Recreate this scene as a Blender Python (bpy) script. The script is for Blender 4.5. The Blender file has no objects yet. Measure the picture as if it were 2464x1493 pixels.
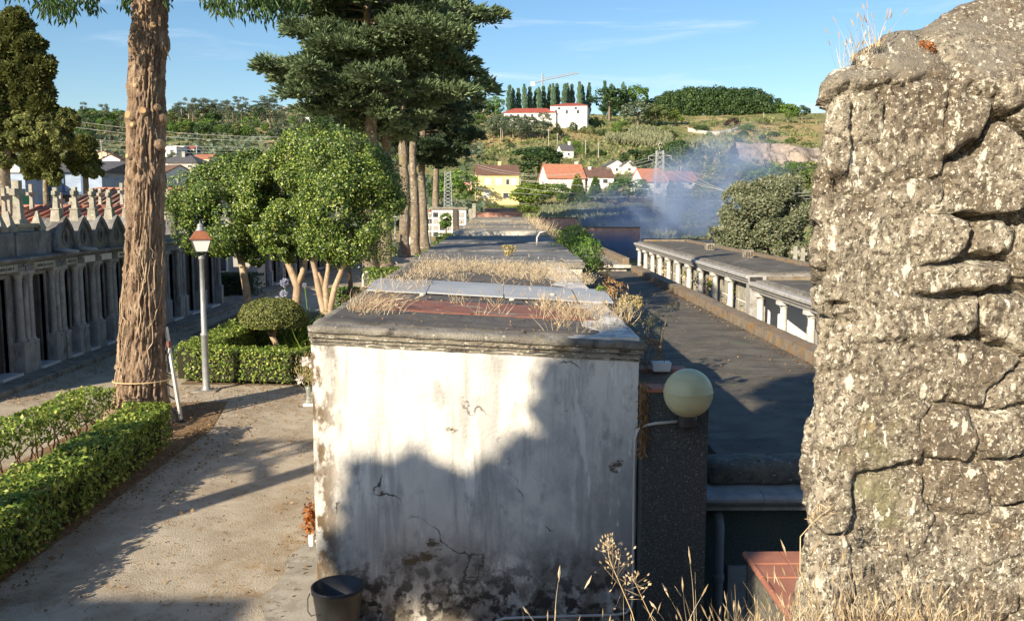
import bpy, math, random
import numpy as np
from mathutils import Vector, Matrix, Euler
random.seed(7)
RNG = np.random.default_rng(7)
C = bpy.context.scene.collection
R = math.radians

# ------------------------------------------------------------------ camera
CAMZ = 4.0
F = 2200.0 / 2464.0                      # focal length over image width
cam_d = bpy.data.cameras.new('camera'); cam = bpy.data.objects.new('camera', cam_d); C.objects.link(cam)
cam.location = (0, 0, CAMZ); cam.rotation_euler = (R(90 - 6.62), 0, R(-0.625))
cam_d.sensor_width = 36; cam_d.lens = 36 * F; cam_d.clip_start = 0.05; cam_d.clip_end = 6000
bpy.context.scene.camera = cam
CR = Euler((R(90 - 6.62), 0, R(-0.625))).to_matrix()

def ray(px, py):
    return CR @ Vector(((px - 1232) / 2200, (746.5 - py) / 2200, -1))
def at(px, py, y):                        # survey point of the photograph on the plane at distance y
    d = ray(px, py); t = y / d.y
    return Vector((d.x * t, y, CAMZ + d.z * t))
def on(px, py, z=0.0):                    # survey point on the level z
    d = ray(px, py); t = (z - CAMZ) / d.z
    return Vector((d.x * t, d.y * t, z))

# ------------------------------------------------------------------ noise
def _h(i, s):
    n = (i[:, 0] * 374761393 + i[:, 1] * 668265263 + i[:, 2] * 1442695041 + s * 974634533) & 0x7fffffff
    n = ((n ^ (n >> 13)) * 1274126177) & 0x7fffffff
    n = ((n ^ (n >> 16)) * 668265263) & 0x7fffffff
    return ((n ^ (n >> 15)) & 0xffff) / 65535.0
def vn(P, s=0):
    P = np.asarray(P, float); i = np.floor(P).astype(np.int64); f = P - i; u = f * f * (3 - 2 * f); r = 0
    for a in (0, 1):
        for b in (0, 1):
            for c in (0, 1):
                w = (u[:, 0] if a else 1 - u[:, 0]) * (u[:, 1] if b else 1 - u[:, 1]) * (u[:, 2] if c else 1 - u[:, 2])
                r = r + w * _h(i + np.array([a, b, c]), s)
    return r * 2 - 1
def fbm(P, s=0, o=4):
    r = 0; a = 1.0; P = np.asarray(P, float)
    for k in range(o):
        r = r + a * vn(P, s + k); P = P * 2.03 + 11.7; a *= 0.5
    return r
def sm(a, b, x):
    t = np.clip((x - a) / (b - a), 0, 1); return t * t * (3 - 2 * t)

# ------------------------------------------------------------------ materials
def new_mat(name):
    m = bpy.data.materials.new(name); m.use_nodes = True; nt = m.node_tree
    b = nt.nodes['Principled BSDF']; return m, nt, b
def col4(c): return (c[0], c[1], c[2], 1)
class NG:
    def __init__(s, nt): s.nt = nt; s.n = nt.nodes; s.l = nt.links; s._tc = None
    def tc(s, out='Object'):
        if s._tc is None: s._tc = s.n.new('ShaderNodeTexCoord')
        return s._tc.outputs[out]
    def map(s, scale=(1, 1, 1), loc=(0, 0, 0), out='Object', rot=(0, 0, 0)):
        m = s.n.new('ShaderNodeMapping'); s.l.new(s.tc(out), m.inputs[0])
        m.inputs['Scale'].default_value = scale; m.inputs['Location'].default_value = loc; m.inputs['Rotation'].default_value = rot
        return m.outputs[0]
    def noise(s, scale, detail=6, stretch=(1, 1, 1), seed=0, rough=.6, dist=0):
        t = s.n.new('ShaderNodeTexNoise'); s.l.new(s.map(stretch, (seed * 3.1, seed * 1.7, seed * 2.3)), t.inputs['Vector'])
        t.inputs['Scale'].default_value = scale; t.inputs['Detail'].default_value = detail
        t.inputs['Roughness'].default_value = rough; t.inputs['Distortion'].default_value = dist
        return t.outputs[0]
    def rng(s, v, a, b, c=0., d=1.):
        m = s.n.new('ShaderNodeMapRange'); m.interpolation_type = 'SMOOTHSTEP'; s.l.new(v, m.inputs[0])
        for i, x in enumerate((a, b, c, d)): m.inputs[i + 1].default_value = x
        return m.outputs[0]
    def math(s, op, a, b):
        m = s.n.new('ShaderNodeMath'); m.operation = op
        for i, x in enumerate((a, b)):
            if isinstance(x, (int, float)): m.inputs[i].default_value = x
            else: s.l.new(x, m.inputs[i])
        return m.outputs[0]
    def mix(s, f, a, b):
        m = s.n.new('ShaderNodeMix'); m.data_type = 'RGBA'
        for i, x in ((0, f), (6, a), (7, b)):
            if isinstance(x, (tuple, list)): m.inputs[i].default_value = col4(x)
            elif isinstance(x, (int, float)): m.inputs[i].default_value = x
            else: s.l.new(x, m.inputs[i])
        return m.outputs[2]
    def axis(s, k, out='Object'):
        p = s.n.new('ShaderNodeSeparateXYZ'); s.l.new(s.tc(out), p.inputs[0]); return p.outputs[k]
    def bump(s, h, strength, dist, prev=None):
        b = s.n.new('ShaderNodeBump'); s.l.new(h, b.inputs['Height']); b.inputs['Strength'].default_value = strength
        b.inputs['Distance'].default_value = dist
        if prev is not None: s.l.new(prev, b.inputs['Normal'])
        return b.outputs[0]
MATS = {}
def mat(name, c1, c2=None, scale=3, rough=.9, bump=.3, bscale=30, bdist=.02, layers=(), stretch=(1, 1, 1), metal=0, lo=.35, hi=.65, spec=None, randomise=0):
    """plain procedural surface: two colours mixed by noise, weathering layers, bump.
    layer = (colour, scale, lo, hi, stretch, [(axis, a, b), ...])"""
    m, nt, b = new_mat(name); g = NG(nt)
    c2 = c2 or c1
    c = g.mix(g.rng(g.noise(scale, 8, stretch), lo, hi), c1, c2)
    if randomise:
        oi = g.n.new('ShaderNodeObjectInfo')
        c = g.mix(g.math('MULTIPLY', oi.outputs['Random'], randomise), c, tuple(x * .45 for x in c1))
    for k, L in enumerate(layers):
        f = g.rng(g.noise(L[1], 7, L[4] if len(L) > 4 else (1, 1, 1), seed=k + 1, rough=.65), L[2], L[3])
        if len(L) > 5:
            for ax, a0, a1 in L[5]:
                f = g.math('MULTIPLY', f, g.rng(g.axis('XYZ'.index(ax)), a0, a1))
        c = g.mix(f, c, L[0])
    nt.links.new(c, b.inputs['Base Color'])
    b.inputs['Roughness'].default_value = rough; b.inputs['Metallic'].default_value = metal
    if spec is not None: b.inputs['Specular IOR Level'].default_value = spec
    if bump: nt.links.new(g.bump(g.noise(bscale, 6, stretch, seed=9), bump, bdist), b.inputs['Normal'])
    MATS[name] = m; return m
def leafmat(name, dark, mid, light, trans=.25, rough=.45, spec=.4, objvar=.5):
    m, nt, b = new_mat(name); g = NG(nt)
    geo = g.n.new('ShaderNodeNewGeometry'); oi = g.n.new('ShaderNodeObjectInfo')
    cr = g.n.new('ShaderNodeValToRGB'); e = cr.color_ramp.elements
    e[0].position = .1; e[0].color = col4(dark); e[1].position = .9; e[1].color = col4(light)
    k = e.new(.5); k.color = col4(mid)
    r = g.math('ADD', g.math('MULTIPLY', geo.outputs['Random Per Island'], 1 - .4 * objvar), g.math('MULTIPLY', oi.outputs['Random'], .4 * objvar))
    nt.links.new(r, cr.inputs[0]); c = cr.outputs[0]
    nt.links.new(c, b.inputs['Base Color']); b.inputs['Roughness'].default_value = rough; b.inputs['Specular IOR Level'].default_value = spec
    if trans:
        t = g.n.new('ShaderNodeBsdfTranslucent'); nt.links.new(g.mix(.5, c, light), t.inputs[0])
        x = g.n.new('ShaderNodeMixShader'); x.inputs[0].default_value = trans
        nt.links.new(b.outputs[0], x.inputs[1]); nt.links.new(t.outputs[0], x.inputs[2])
        nt.links.new(x.outputs[0], nt.nodes['Material Output'].inputs[0])
    MATS[name] = m; return m
def tilemat(name, c1, c2, c3, axis=1, freq=5.0):
    m, nt, b = new_mat(name); g = NG(nt)
    c = g.mix(g.rng(g.noise(1.6, 8), .35, .65), c1, c2)
    c = g.mix(g.rng(g.noise(9, 4, seed=3), .5, .75), c, c3)
    w = g.n.new('ShaderNodeTexWave'); w.wave_type = 'BANDS'; w.bands_direction = 'XYZ'[axis]
    nt.links.new(g.map(), w.inputs[0]); w.inputs['Scale'].default_value = freq; w.inputs['Distortion'].default_value = .4; w.inputs['Detail'].default_value = 1
    nt.links.new(c, b.inputs['Base Color']); b.inputs['Roughness'].default_value = .85
    nt.links.new(g.bump(w.outputs[1], 1.0, .06), b.inputs['Normal'])
    MATS[name] = m; return m

# ------------------------------------------------------------------ objects
def tag(o, label=None, cat=None, group=None, kind=None):
    if label: o['label'] = label
    if cat: o['category'] = cat
    if group: o['group'] = group
    if kind: o['kind'] = kind
    return o
def thing(name, label, cat, loc=(0, 0, 0), rz=0, group=None):
    o = bpy.data.objects.new(name, None); C.objects.link(o); o.location = loc; o.rotation_euler = (0, 0, rz)
    o.empty_display_size = .2
    return tag(o, label, cat, group)
def link(name, me, m, parent=None, world=False, smooth=False):
    o = bpy.data.objects.new(name, me); C.objects.link(o)
    for x in (m if isinstance(m, (list, tuple)) else [m]): me.materials.append(MATS[x] if isinstance(x, str) else x)
    if parent is not None:
        o.parent = parent
        if world:
            top = parent
            while top.parent: top = top.parent
            if parent is top: o.matrix_parent_inverse = Matrix.Translation(-Vector(top.location))
    if smooth: me.polygons.foreach_set('use_smooth', [True] * len(me.polygons))
    return o
def dup(root, loc, rz=None, label=None, group=None, scale=None):
    r = root.copy(); C.objects.link(r); r.location = loc
    if rz is not None: r.rotation_euler = (0, 0, rz)
    if scale is not None: r.scale = scale
    if label: r['label'] = label
    if group: r['group'] = group
    for ch in list(root.children):
        c = ch.copy(); C.objects.link(c); c.parent = r
        for q in list(ch.children):
            d = q.copy(); C.objects.link(d); d.parent = c
    return r
def mesh_np(name, V, Fq, mi=None):
    me = bpy.data.meshes.new(name); V = np.asarray(V, np.float32); Fq = np.asarray(Fq, np.int32); k = Fq.shape[1]
    me.vertices.add(len(V)); me.vertices.foreach_set('co', V.ravel())
    me.loops.add(Fq.size); me.loops.foreach_set('vertex_index', Fq.ravel())
    me.polygons.add(len(Fq)); me.polygons.foreach_set('loop_start', np.arange(0, Fq.size, k, dtype=np.int32))
    if mi is not None: me.polygons.foreach_set('material_index', np.asarray(mi, np.int32))
    me.update(calc_edges=True); me.validate(); return me
class MB:
    def __init__(s): s.v = []; s.f = []
    def add(s, vs, fs):
        n = len(s.v); s.v += [tuple(p) for p in vs]; s.f += [tuple(i + n for i in f) for f in fs]; return s
    def box(s, x0, x1, y0, y1, z0, z1):
        return s.add([(x0, y0, z0), (x1, y0, z0), (x1, y1, z0), (x0, y1, z0), (x0, y0, z1), (x1, y0, z1), (x1, y1, z1), (x0, y1, z1)],
                     [(3, 2, 1, 0), (4, 5, 6, 7), (0, 1, 5, 4), (1, 2, 6, 5), (2, 3, 7, 6), (3, 0, 4, 7)])
    def frust(s, x, y, z0, z1, a0, b0, a1, b1):
        vs = [(x + sx * a0, y + sy * b0, z0) for sx, sy in ((-1, -1), (1, -1), (1, 1), (-1, 1))] + [(x + sx * a1, y + sy * b1, z1) for sx, sy in ((-1, -1), (1, -1), (1, 1), (-1, 1))]
        return s.add(vs, [(3, 2, 1, 0), (4, 5, 6, 7), (0, 1, 5, 4), (1, 2, 6, 5), (2, 3, 7, 6), (3, 0, 4, 7)])
    def tube(s, pts, r, n=8, cap=True):
        pts = [Vector(p) for p in pts]; rs = r if isinstance(r, (list, tuple)) else [r] * len(pts); vs = []; fs = []
        up = None
        for i, p in enumerate(pts):
            d = (pts[min(i + 1, len(pts) - 1)] - pts[max(i - 1, 0)]).normalized()
            if up is None:
                up = Vector((1, 0, 0)) if abs(d.x) < .9 else Vector((0, 1, 0))
            a = (up - d * up.dot(d)).normalized(); b = d.cross(a); up = a
            for k in range(n):
                t = 2 * math.pi * k / n; vs.append(p + (a * math.cos(t) + b * math.sin(t)) * rs[i])
        for i in range(len(pts) - 1):
            for k in range(n):
                fs.append((i * n + k, i * n + (k + 1) % n, (i + 1) * n + (k + 1) % n, (i + 1) * n + k))
        if cap: fs.append(tuple(range(n))[::-1]); fs.append(tuple((len(pts) - 1) * n + k for k in range(n)))
        return s.add(vs, fs)
    def lathe(s, prof, x=0, y=0, z=0, n=16, cap=True):
        vs = [(x + r * math.cos(2 * math.pi * k / n), y + r * math.sin(2 * math.pi * k / n), z + h) for r, h in prof for k in range(n)]
        fs = [(i * n + k, i * n + (k + 1) % n, (i + 1) * n + (k + 1) % n, (i + 1) * n + k) for i in range(len(prof) - 1) for k in range(n)]
        if cap: fs.append(tuple(range(n))[::-1]); fs.append(tuple((len(prof) - 1) * n + k for k in range(n)))
        return s.add(vs, fs)
    def prism(s, poly, axis, a0, a1):      # poly in the two other axes, extruded along axis
        n = len(poly)
        def P(u, v, a): return {'x': (a, u, v), 'y': (u, a, v), 'z': (u, v, a)}[axis]
        vs = [P(u, v, a0) for u, v in poly] + [P(u, v, a1) for u, v in poly]
        return s.add(vs, [tuple(range(n))[::-1], tuple(range(n, 2 * n))] + [(i, (i + 1) % n, n + (i + 1) % n, n + i) for i in range(n)])
    def mesh(s, name):
        me = bpy.data.meshes.new(name); me.from_pydata(s.v, [], s.f); me.validate()
        import bmesh
        b = bmesh.new(); b.from_mesh(me); bmesh.ops.recalc_face_normals(b, faces=b.faces[:]); b.to_mesh(me); b.free()
        return me
    def build(s, name, m, parent=None, world=False, bevel=0, smooth=False):
        o = link(name, s.mesh(name), m, parent, world, smooth)
        if bevel:
            q = o.modifiers.new('bevel', 'BEVEL'); q.width = bevel; q.segments = 2; q.limit_method = 'ANGLE'; q.angle_limit = R(40)
        return o
def unit(v): return v / np.maximum(np.linalg.norm(v, axis=1, keepdims=True), 1e-9)
def leaves(P, N, size, aspect=.5, tilt=.8, var=.35, rng=RNG):
    """one small rhombic leaf face per point, roughly facing N"""
    n = len(P); nn = unit(N + tilt * rng.normal(size=(n, 3))); t = unit(np.cross(nn, rng.normal(size=(n, 3)))); b = np.cross(nn, t)
    L = (size * (1 + var * rng.normal(size=n)).clip(.4, 1.9))[:, None]; w = L * aspect
    V = np.stack([P - t * L * .5, P + b * w * .5 + nn * L * .08, P + t * L * .5, P - b * w * .5 + nn * L * .08], 1).reshape(-1, 3)
    return V, np.arange(4 * n).reshape(n, 4)
def blades(P, D, L, W, cross=True, rng=RNG):
    """narrow needle/grass blades from P along D"""
    n = len(P); D = unit(D); a = unit(np.cross(D, rng.normal(size=(n, 3)))); L = np.broadcast_to(np.asarray(L, float), (n,))[:, None]; W = np.broadcast_to(np.asarray(W, float), (n,))[:, None]
    out = []
    for s in ((a, np.cross(D, a)) if cross else (a,)):
        out.append(np.stack([P - s * W * .3, P + D * L * .5 - s * W * .5, P + D * L, P + D * L * .5 + s * W * .5], 1))
    V = np.concatenate(out, 0).reshape(-1, 3)
    return V, np.arange(len(V)).reshape(-1, 4)
def cat(parts):
    Vs = []; Fs = []; n = 0
    for V, Fq in parts: Vs.append(V); Fs.append(Fq + n); n += len(V)
    return np.concatenate(Vs), np.concatenate(Fs)
def rdir(n, rng=RNG): return unit(rng.normal(size=(n, 3)))
def crown(c, r, ncl, rc, n, lo=.55, rng=RNG, zmin=-1.0):
    d = rdir(ncl * 3, rng); d = d[d[:, 2] > zmin][:ncl]; k = len(d)
    cc = np.array(c) + d * np.array(r) * rng.uniform(lo, 1, (k, 1)); rr = rc * rng.uniform(.65, 1.3, k)
    i = rng.integers(0, k, n); e = rdir(n, rng)
    flip = (np.einsum('ij,ij->i', e, d[i]) < -.2); e[flip] *= -1
    P = cc[i] + e * (rr[i] * rng.uniform(.5, 1.0, n) ** .7 * np.where(rng.random(n) < .12, 1.35, 1.05))[:, None] * np.array([1, 1, .85])
    return P, unit(e + .4 * d[i])
# ------------------------------------------------------------------ materials used all over
mat('gravel', (.52, .45, .345), (.42, .36, .27), 2.2, .95, .9, 55, .02, layers=[((.25, .19, .125), 1.1, .52, .72), ((.62, .55, .44), 70, .55, .68), ((.16, .12, .08), 80, .57, .7), ((.30, .22, .11), 7, .54, .72), ((.33, .27, .19), .6, .46, .66), ((.34, .22, .1), 2.2, .5, .68, (1, 1, 1), [('X', -3.6, -2.3)])])
mat('soil', (.16, .105, .065), (.24, .165, .1), 3, 1, .8, 30, .05, layers=[((.3, .22, .14), 14, .55, .7)])
mat('litter_ground', (.2, .12, .06), (.3, .2, .11), 9, 1, .9, 40, .05, layers=[((.4, .28, .15), 30, .55, .7)])
mat('paving', (.4, .37, .31), (.28, .25, .2), 3, .9, .5, 40, .01, layers=[((.12, .1, .075), 5, .55, .72), ((.55, .52, .46), 11, .6, .7)])
mat('plaster', (.80, .765, .68), (.68, .655, .60), 2.0, .92, .6, 26, .02, layers=[
    ((.44, .43, .405), 3.0, .46, .64, (1.6, 1, .14)),
    ((.50, .49, .47), 1.7, .5, .66, (1, 1, .8)),
    ((.86, .84, .78), 4.5, .56, .66, (1.5, 1, .2)),
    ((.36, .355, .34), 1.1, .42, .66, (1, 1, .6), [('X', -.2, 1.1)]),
    ((.80, .78, .72), 3.1, .57, .62, (2.2, 1, .35), [('X', .3, .9)]),
    ((.40, .39, .37), 5, .54, .72, (1.2, 1, .6)),
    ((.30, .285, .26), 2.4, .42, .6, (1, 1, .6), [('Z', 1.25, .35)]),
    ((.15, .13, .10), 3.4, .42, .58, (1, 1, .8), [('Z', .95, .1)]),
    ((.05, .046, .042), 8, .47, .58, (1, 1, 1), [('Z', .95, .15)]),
    ((.15, .105, .06), 4.2, .44, .56, (1.3, 1, .7), [('X', -1.42, -1.74)]),
    ((.13, .095, .06), 2.2, .64, .69, (.8, 1, 1.3))])
m = MATS['plaster']; g = NG(m.node_tree); bs = m.node_tree.nodes['Principled BSDF']; vo = g.n.new('ShaderNodeTexVoronoi'); vo.feature = 'DISTANCE_TO_EDGE'; vo.inputs['Scale'].default_value = .85
mv = g.n.new('ShaderNodeVectorMath'); mv.operation = 'MULTIPLY_ADD'; nz_ = g.n.new('ShaderNodeTexNoise'); nz_.inputs['Scale'].default_value = 3.5; nz_.inputs['Detail'].default_value = 8; g.l.new(g.tc(), nz_.inputs['Vector'])
g.l.new(nz_.outputs['Color'], mv.inputs[0]); mv.inputs[1].default_value = (.45, .45, .45); g.l.new(g.tc(), mv.inputs[2]); g.l.new(mv.outputs[0], vo.inputs['Vector'])
cr_ = g.math('MULTIPLY', g.rng(vo.outputs['Distance'], .010, .003), g.rng(g.noise(1.3, 3, seed=6), .5, .6))
g.l.new(g.mix(cr_, bs.inputs['Base Color'].links[0].from_socket, (.10, .09, .075)), bs.inputs['Base Color'])
mat('concrete_old', (.17, .155, .13), (.28, .26, .22), 3, .95, .9, 40, .02, layers=[((.07, .06, .05), 6, .5, .7), ((.5, .48, .42), 14, .6, .68), ((.2, .14, .06), 4, .6, .75)])
mat('moulding', (.30, .27, .21), (.17, .15, .115), 6, .95, .9, 40, .02, layers=[((.6, .57, .5), 11, .55, .64, (1, 1, 2)), ((.06, .05, .04), 7, .52, .66), ((.2, .135, .06), 5, .6, .72)])
mat('bitumen', (.075, .07, .066), (.125, .115, .105), 4, .95, .6, 60, .01, layers=[((.2, .18, .155), 10, .56, .72), ((.16, .13, .085), 2, .56, .74), ((.05, .048, .046), 1.3, .5, .7)])
mat('roof_felt', (.075, .066, .052), (.135, .118, .092), 1.6, .9, .5, 60, .01, layers=[((.17, .155, .125), 3.2, .5, .74, (.5, 1.2, 1)), ((.035, .034, .033), 1.1, .5, .72, (.4, 1.5, 1)), ((.11, .13, .06), 1.4, .6, .75), ((.2, .18, .15), 40, .6, .72)])
mat('roof_sheet', (.2, .195, .185), (.1, .098, .095), 3, .75, .4, 20, .01, layers=[((.33, .32, .3), 4, .52, .68, (.4, 2.2, 1)), ((.07, .068, .065), 4, .55, .66, (.35, 2.5, 1)), ((.4, .38, .35), 22, .6, .7)])
mat('roof_stone', (.33, .3, .25), (.22, .2, .165), 2, .9, .7, 25, .02, layers=[((.12, .1, .08), 3, .5, .65, (.3, 2, 1)), ((.5, .47, .4), 6, .58, .68, (.4, 1.6, 1)), ((.3, .22, .11), 3, .58, .75)])
mat('red_paint', (.27, .105, .075), (.19, .085, .065), 3, .9, .5, 30, .01, layers=[((.32, .26, .21), 5, .55, .66, (.5, 1, 1)), ((.1, .085, .075), 8, .55, .7)])
mat('red_old', (.47, .235, .165), (.33, .17, .125), 2, .9, .6, 18, .02, layers=[((.62, .45, .37), 3, .52, .68, (.5, 1, 2)), ((.1, .075, .06), 4, .56, .7, (.4, 2, 1))])
mat('flashing', (.40, .42, .44), (.34, .36, .38), 2, .55, .08, 30, .005, layers=[((.5, .5, .48), 5, .6, .75), ((.25, .24, .22), 9, .65, .75)])
mat('white_flake', (.72, .68, .58), (.5, .46, .38), 5, .9, .8, 20, .03, layers=[((.16, .13, .1), 7, .55, .65)])
mat('terrazzo', (.035, .042, .042), (.075, .085, .082), 45, .7, .3, 90, .004, layers=[((.30, .32, .31), 75, .58, .66), ((.012, .014, .014), 60, .56, .66)])
mat('terrazzo_green', (.06, .085, .08), (.1, .13, .12), 40, .75, .25, 90, .004, layers=[((.28, .31, .29), 80, .6, .68), ((.12, .11, .08), 2, .55, .75)])
mat('granite_light', (.42, .41, .39), (.32, .31, .295), 6, .75, .2, 90, .003, layers=[((.1, .1, .1), 110, .6, .66), ((.6, .59, .57), 90, .6, .68), ((.2, .18, .14), 3, .58, .75)])
mat('moss_stone', (.2, .19, .15), (.12, .115, .1), 7, .95, .9, 50, .02, layers=[((.5, .48, .42), 25, .6, .68), ((.2, .17, .05), 5, .56, .7), ((.05, .045, .04), 12, .55, .7)])
mat('parapet_stone', (.24, .2, .15), (.15, .125, .095), 4, .95, .9, 60, .015, layers=[((.42, .38, .32), 30, .55, .7), ((.26, .145, .045), 3, .46, .66), ((.08, .07, .06), 5, .58, .72)])
mat('terracotta', (.42, .18, .115), (.34, .14, .09), 2.5, .75, .25, 30, .01, layers=[((.28, .12, .08), 8, .58, .7), ((.62, .35, .25), 14, .66, .75)])
mat('joint_dark', (.09, .075, .06), None, 3, 1, .3)
mat('bark', (.30, .21, .14), (.19, .13, .088), 3, .95, 1, 30, .03, layers=[((.44, .34, .24), 10, .5, .68, (1, 1, .3)), ((.06, .035, .022), 14, .54, .66, (1.4, 1.4, .16)), ((.3, .19, .11), 2, .55, .75)])
mat('bark_grey', (.24, .195, .145), (.16, .125, .09), 3, .95, 1, 20, .03, layers=[((.42, .42, .34), 5, .56, .64), ((.1, .075, .05), 10, .55, .68, (1, 1, .3)), ((.2, .17, .06), 1.5, .55, .75)])
mat('bark_pale', (.44, .33, .22), (.33, .24, .155), 4, .85, .6, 25, .02, layers=[((.58, .48, .36), 7, .55, .7), ((.17, .12, .08), 6, .6, .72)])
mat('twig', (.22, .15, .09), (.14, .09, .055), 5, .95, .5, 30)
mat('cut_wood', (.5, .34, .17), (.38, .23, .11), 8, .8, .3, 40, .005, layers=[((.3, .16, .07), 14, .58, .7)])
mat('galvanised', (.34, .36, .37), (.27, .285, .29), 6, .5, .15, 40, .003, metal=.3, layers=[((.2, .19, .175), 5, .6, .75)])
mat('copper_paint', (.30, .115, .06), (.24, .095, .05), 5, .5, .15, 30, .004, layers=[((.4, .2, .12), 8, .6, .75)])
mat('lamp_glass', (.86, .85, .81), None, 3, .25, 0, spec=.6)
mat('aluminium', (.6, .59, .56), (.5, .49, .47), 8, .4, .05, 40, .002, metal=.5)
mat('iron_dark', (.03, .03, .032), (.06, .05, .045), 8, .6, .2, 30, .004)
mat('black_plastic', (.022, .024, .028), (.03, .032, .036), 5, .45, .08, 20, .004, layers=[((.12, .11, .1), 4, .62, .8)])
mat('white_pvc', (.62, .6, .55), (.54, .52, .47), 5, .5, .1, 20, .003, layers=[((.3, .27, .22), 6, .6, .75)])
mat('grey_pvc', (.3, .31, .32), (.25, .255, .26), 5, .5, .1, 20, .003, layers=[((.55, .52, .46), 4, .62, .72)])
mat('tomb_stone', (.27, .265, .26), (.165, .162, .16), 2, .95, .7, 30, .02, layers=[((.12, .115, .11), 3, .48, .68, (1, 1, .35)), ((.09, .085, .08), 2, .5, .66, (1, 1, .6), [('Z', 2.6, 3.3)]), ((.5, .49, .43), 16, .62, .7), ((.1, .085, .065), 6, .58, .72)], randomise=.35)
mat('cross_stone', (.42, .40, .33), (.28, .265, .215), 5, .95, .7, 40, .02, layers=[((.16, .15, .12), 7, .56, .7), ((.64, .61, .52), 16, .58, .7), ((.35, .32, .17), 4, .6, .75)], randomise=.25)
mat('white_stone', (.66, .64, .6), (.56, .54, .5), 5, .8, .3, 60, .004, layers=[((.4, .38, .34), 3, .55, .75)])
mat('marble', (.6, .6, .6), (.5, .5, .51), 4, .5, .1, 20, .003)
mat('door_dark', (.035, .032, .03), (.06, .055, .05), 6, .6, .3, 20, .01, stretch=(1, 1, .2))
mat('door_brown', (.1, .075, .055), (.07, .055, .04), 6, .7, .3, 20, .01, stretch=(1, 1, .2))
mat('lettering', (.05, .05, .05), None, 3, .8, 0)
mat('white_paint', (.78, .76, .72), (.7, .68, .64), 1.5, .9, .2, 10, .01, layers=[((.5, .47, .43), 1.1, .6, .8, (1, 1, .4))])
mat('white_stained', (.76, .72, .68), (.62, .57, .53), 1.2, .9, .2, 10, .01, layers=[((.5, .3, .25), .8, .52, .7, (1, 1, .4))])
mat('yellow_paint', (.80, .66, .30), (.74, .6, .27), 1, .9, .2, 10, .01, layers=[((.6, .5, .3), .9, .62, .8, (1, 1, .4))])
mat('cream_paint', (.72, .61, .42), (.66, .55, .38), 1, .9, .2, 10, .01)
mat('bluish_wall', (.34, .42, .55), (.27, .34, .46), .9, .85, .3, 3, .03, layers=[((.17, .22, .31), 1.4, .55, .66, (.3, .3, 3))])
mat('blue_trim', (.09, .14, .24), None, 1, .8, .1)
mat('grey_wall', (.42, .4, .37), (.34, .33, .31), 1, .9, .3, 10)
mat('window_dark', (.045, .05, .06), (.08, .085, .095), 2, .15, 0, spec=.6)
mat('window_blind', (.62, .62, .6), (.54, .54, .53), 2, .6, .1)
mat('roof_dark', (.075, .075, .08), (.11, .11, .115), 2, .8, .4, 10)
tilemat('tile_orange', (.74, .30, .15), (.62, .24, .12), (.8, .46, .3))
tilemat('tile_orange_x', (.6, .24, .14), (.5, .2, .115), (.68, .36, .24), 0, 3)
tilemat('tile_brown', (.22, .115, .08), (.165, .095, .07), (.3, .19, .14), 0, 3)
tilemat('tile_old', (.36, .2, .14), (.27, .165, .125), (.42, .32, .24))
tilemat('tile_old_x', (.44, .24, .16), (.32, .19, .14), (.5, .37, .28), 0, 3)
mat('column_stone', (.40, .39, .375), (.29, .285, .275), 3, .95, .6, 30, .02, layers=[((.15, .145, .135), 4, .52, .7, (1, 1, .35)), ((.1, .085, .065), 7, .6, .73)], randomise=.3)
mat('tile_red', (.36, .085, .06), (.3, .07, .05), .6, .85, .3, 5)
mat('brick', (.6, .34, .27), (.5, .27, .21), 1.2, .9, .6, 14, .03, layers=[((.55, .42, .36), 5, .52, .66), ((.2, .1, .08), 9, .58, .7)])
mat('steel_white', (.42, .43, .44), None, 3, .5, .0)
mat('wire', (.5, .5, .48), None, 3, .5, 0)
mat('wood_pole', (.42, .38, .33), (.33, .3, .26), 4, .9, .3)
mat('straw', (.66, .50, .28), (.52, .37, .18), 7, .9, .2, 30)
mat('rock_face', (.36, .3, .25), (.25, .2, .165), .35, .95, 1, 1.2, .6, layers=[((.12, .1, .085), .5, .52, .62, (1, 1, .4)), ((.46, .4, .33), .9, .55, .7)])
leafmat('leaf_camellia', (.02, .05, .011), (.085, .155, .026), (.40, .47, .10), .12, .4, .45)
leafmat('leaf_hedge', (0.052, 0.111, 0.019), (0.156, 0.247, 0.039), (0.468, 0.520, 0.117), .25, .42, .3)
leafmat('leaf_hedge_fine', (0.030, 0.075, 0.018), (0.090, 0.173, 0.030), (0.255, 0.345, 0.060), .2, .45, .35)
leafmat('leaf_topiary', (0.065, 0.091, 0.023), (0.156, 0.182, 0.052), (0.338, 0.351, 0.117), .2, .5, .3)
leafmat('needle_spruce', (.045, .08, .036), (.16, .23, .11), (.39, .47, .26), .2, .55, .3)
leafmat('needle_shaded', (.03, .055, .03), (.08, .125, .07), (.19, .25, .15), .15, .55, .25)  # spruce needles with the shade put into the colour, for the right crowns
leafmat('needle_olive', (.04, .055, .018), (.12, .145, .045), (.29, .30, .10), .2, .6, .2)
leafmat('needle_cedar', (.018, .042, .016), (.04, .085, .03), (.13, .21, .06), .2, .5, .3)
leafmat('leaf_dark', (.018, .042, .014), (.038, .078, .024), (.09, .145, .042), .12, .5, .3)
leafmat('leaf_mid', (0.045, 0.096, 0.022), (0.096, 0.184, 0.035), (0.208, 0.320, 0.064), .2, .5, .3)
leafmat('leaf_light', (0.081, 0.135, 0.027), (0.162, 0.243, 0.043), (0.297, 0.378, 0.081), .25, .5, .3)
leafmat('leaf_eucalyptus', (0.046, 0.078, 0.046), (0.101, 0.139, 0.085), (0.202, 0.240, 0.155), .15, .5, .3)
leafmat('leaf_poplar', (0.065, 0.130, 0.078), (0.117, 0.208, 0.130), (0.208, 0.312, 0.195), .2, .5, .3)
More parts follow.
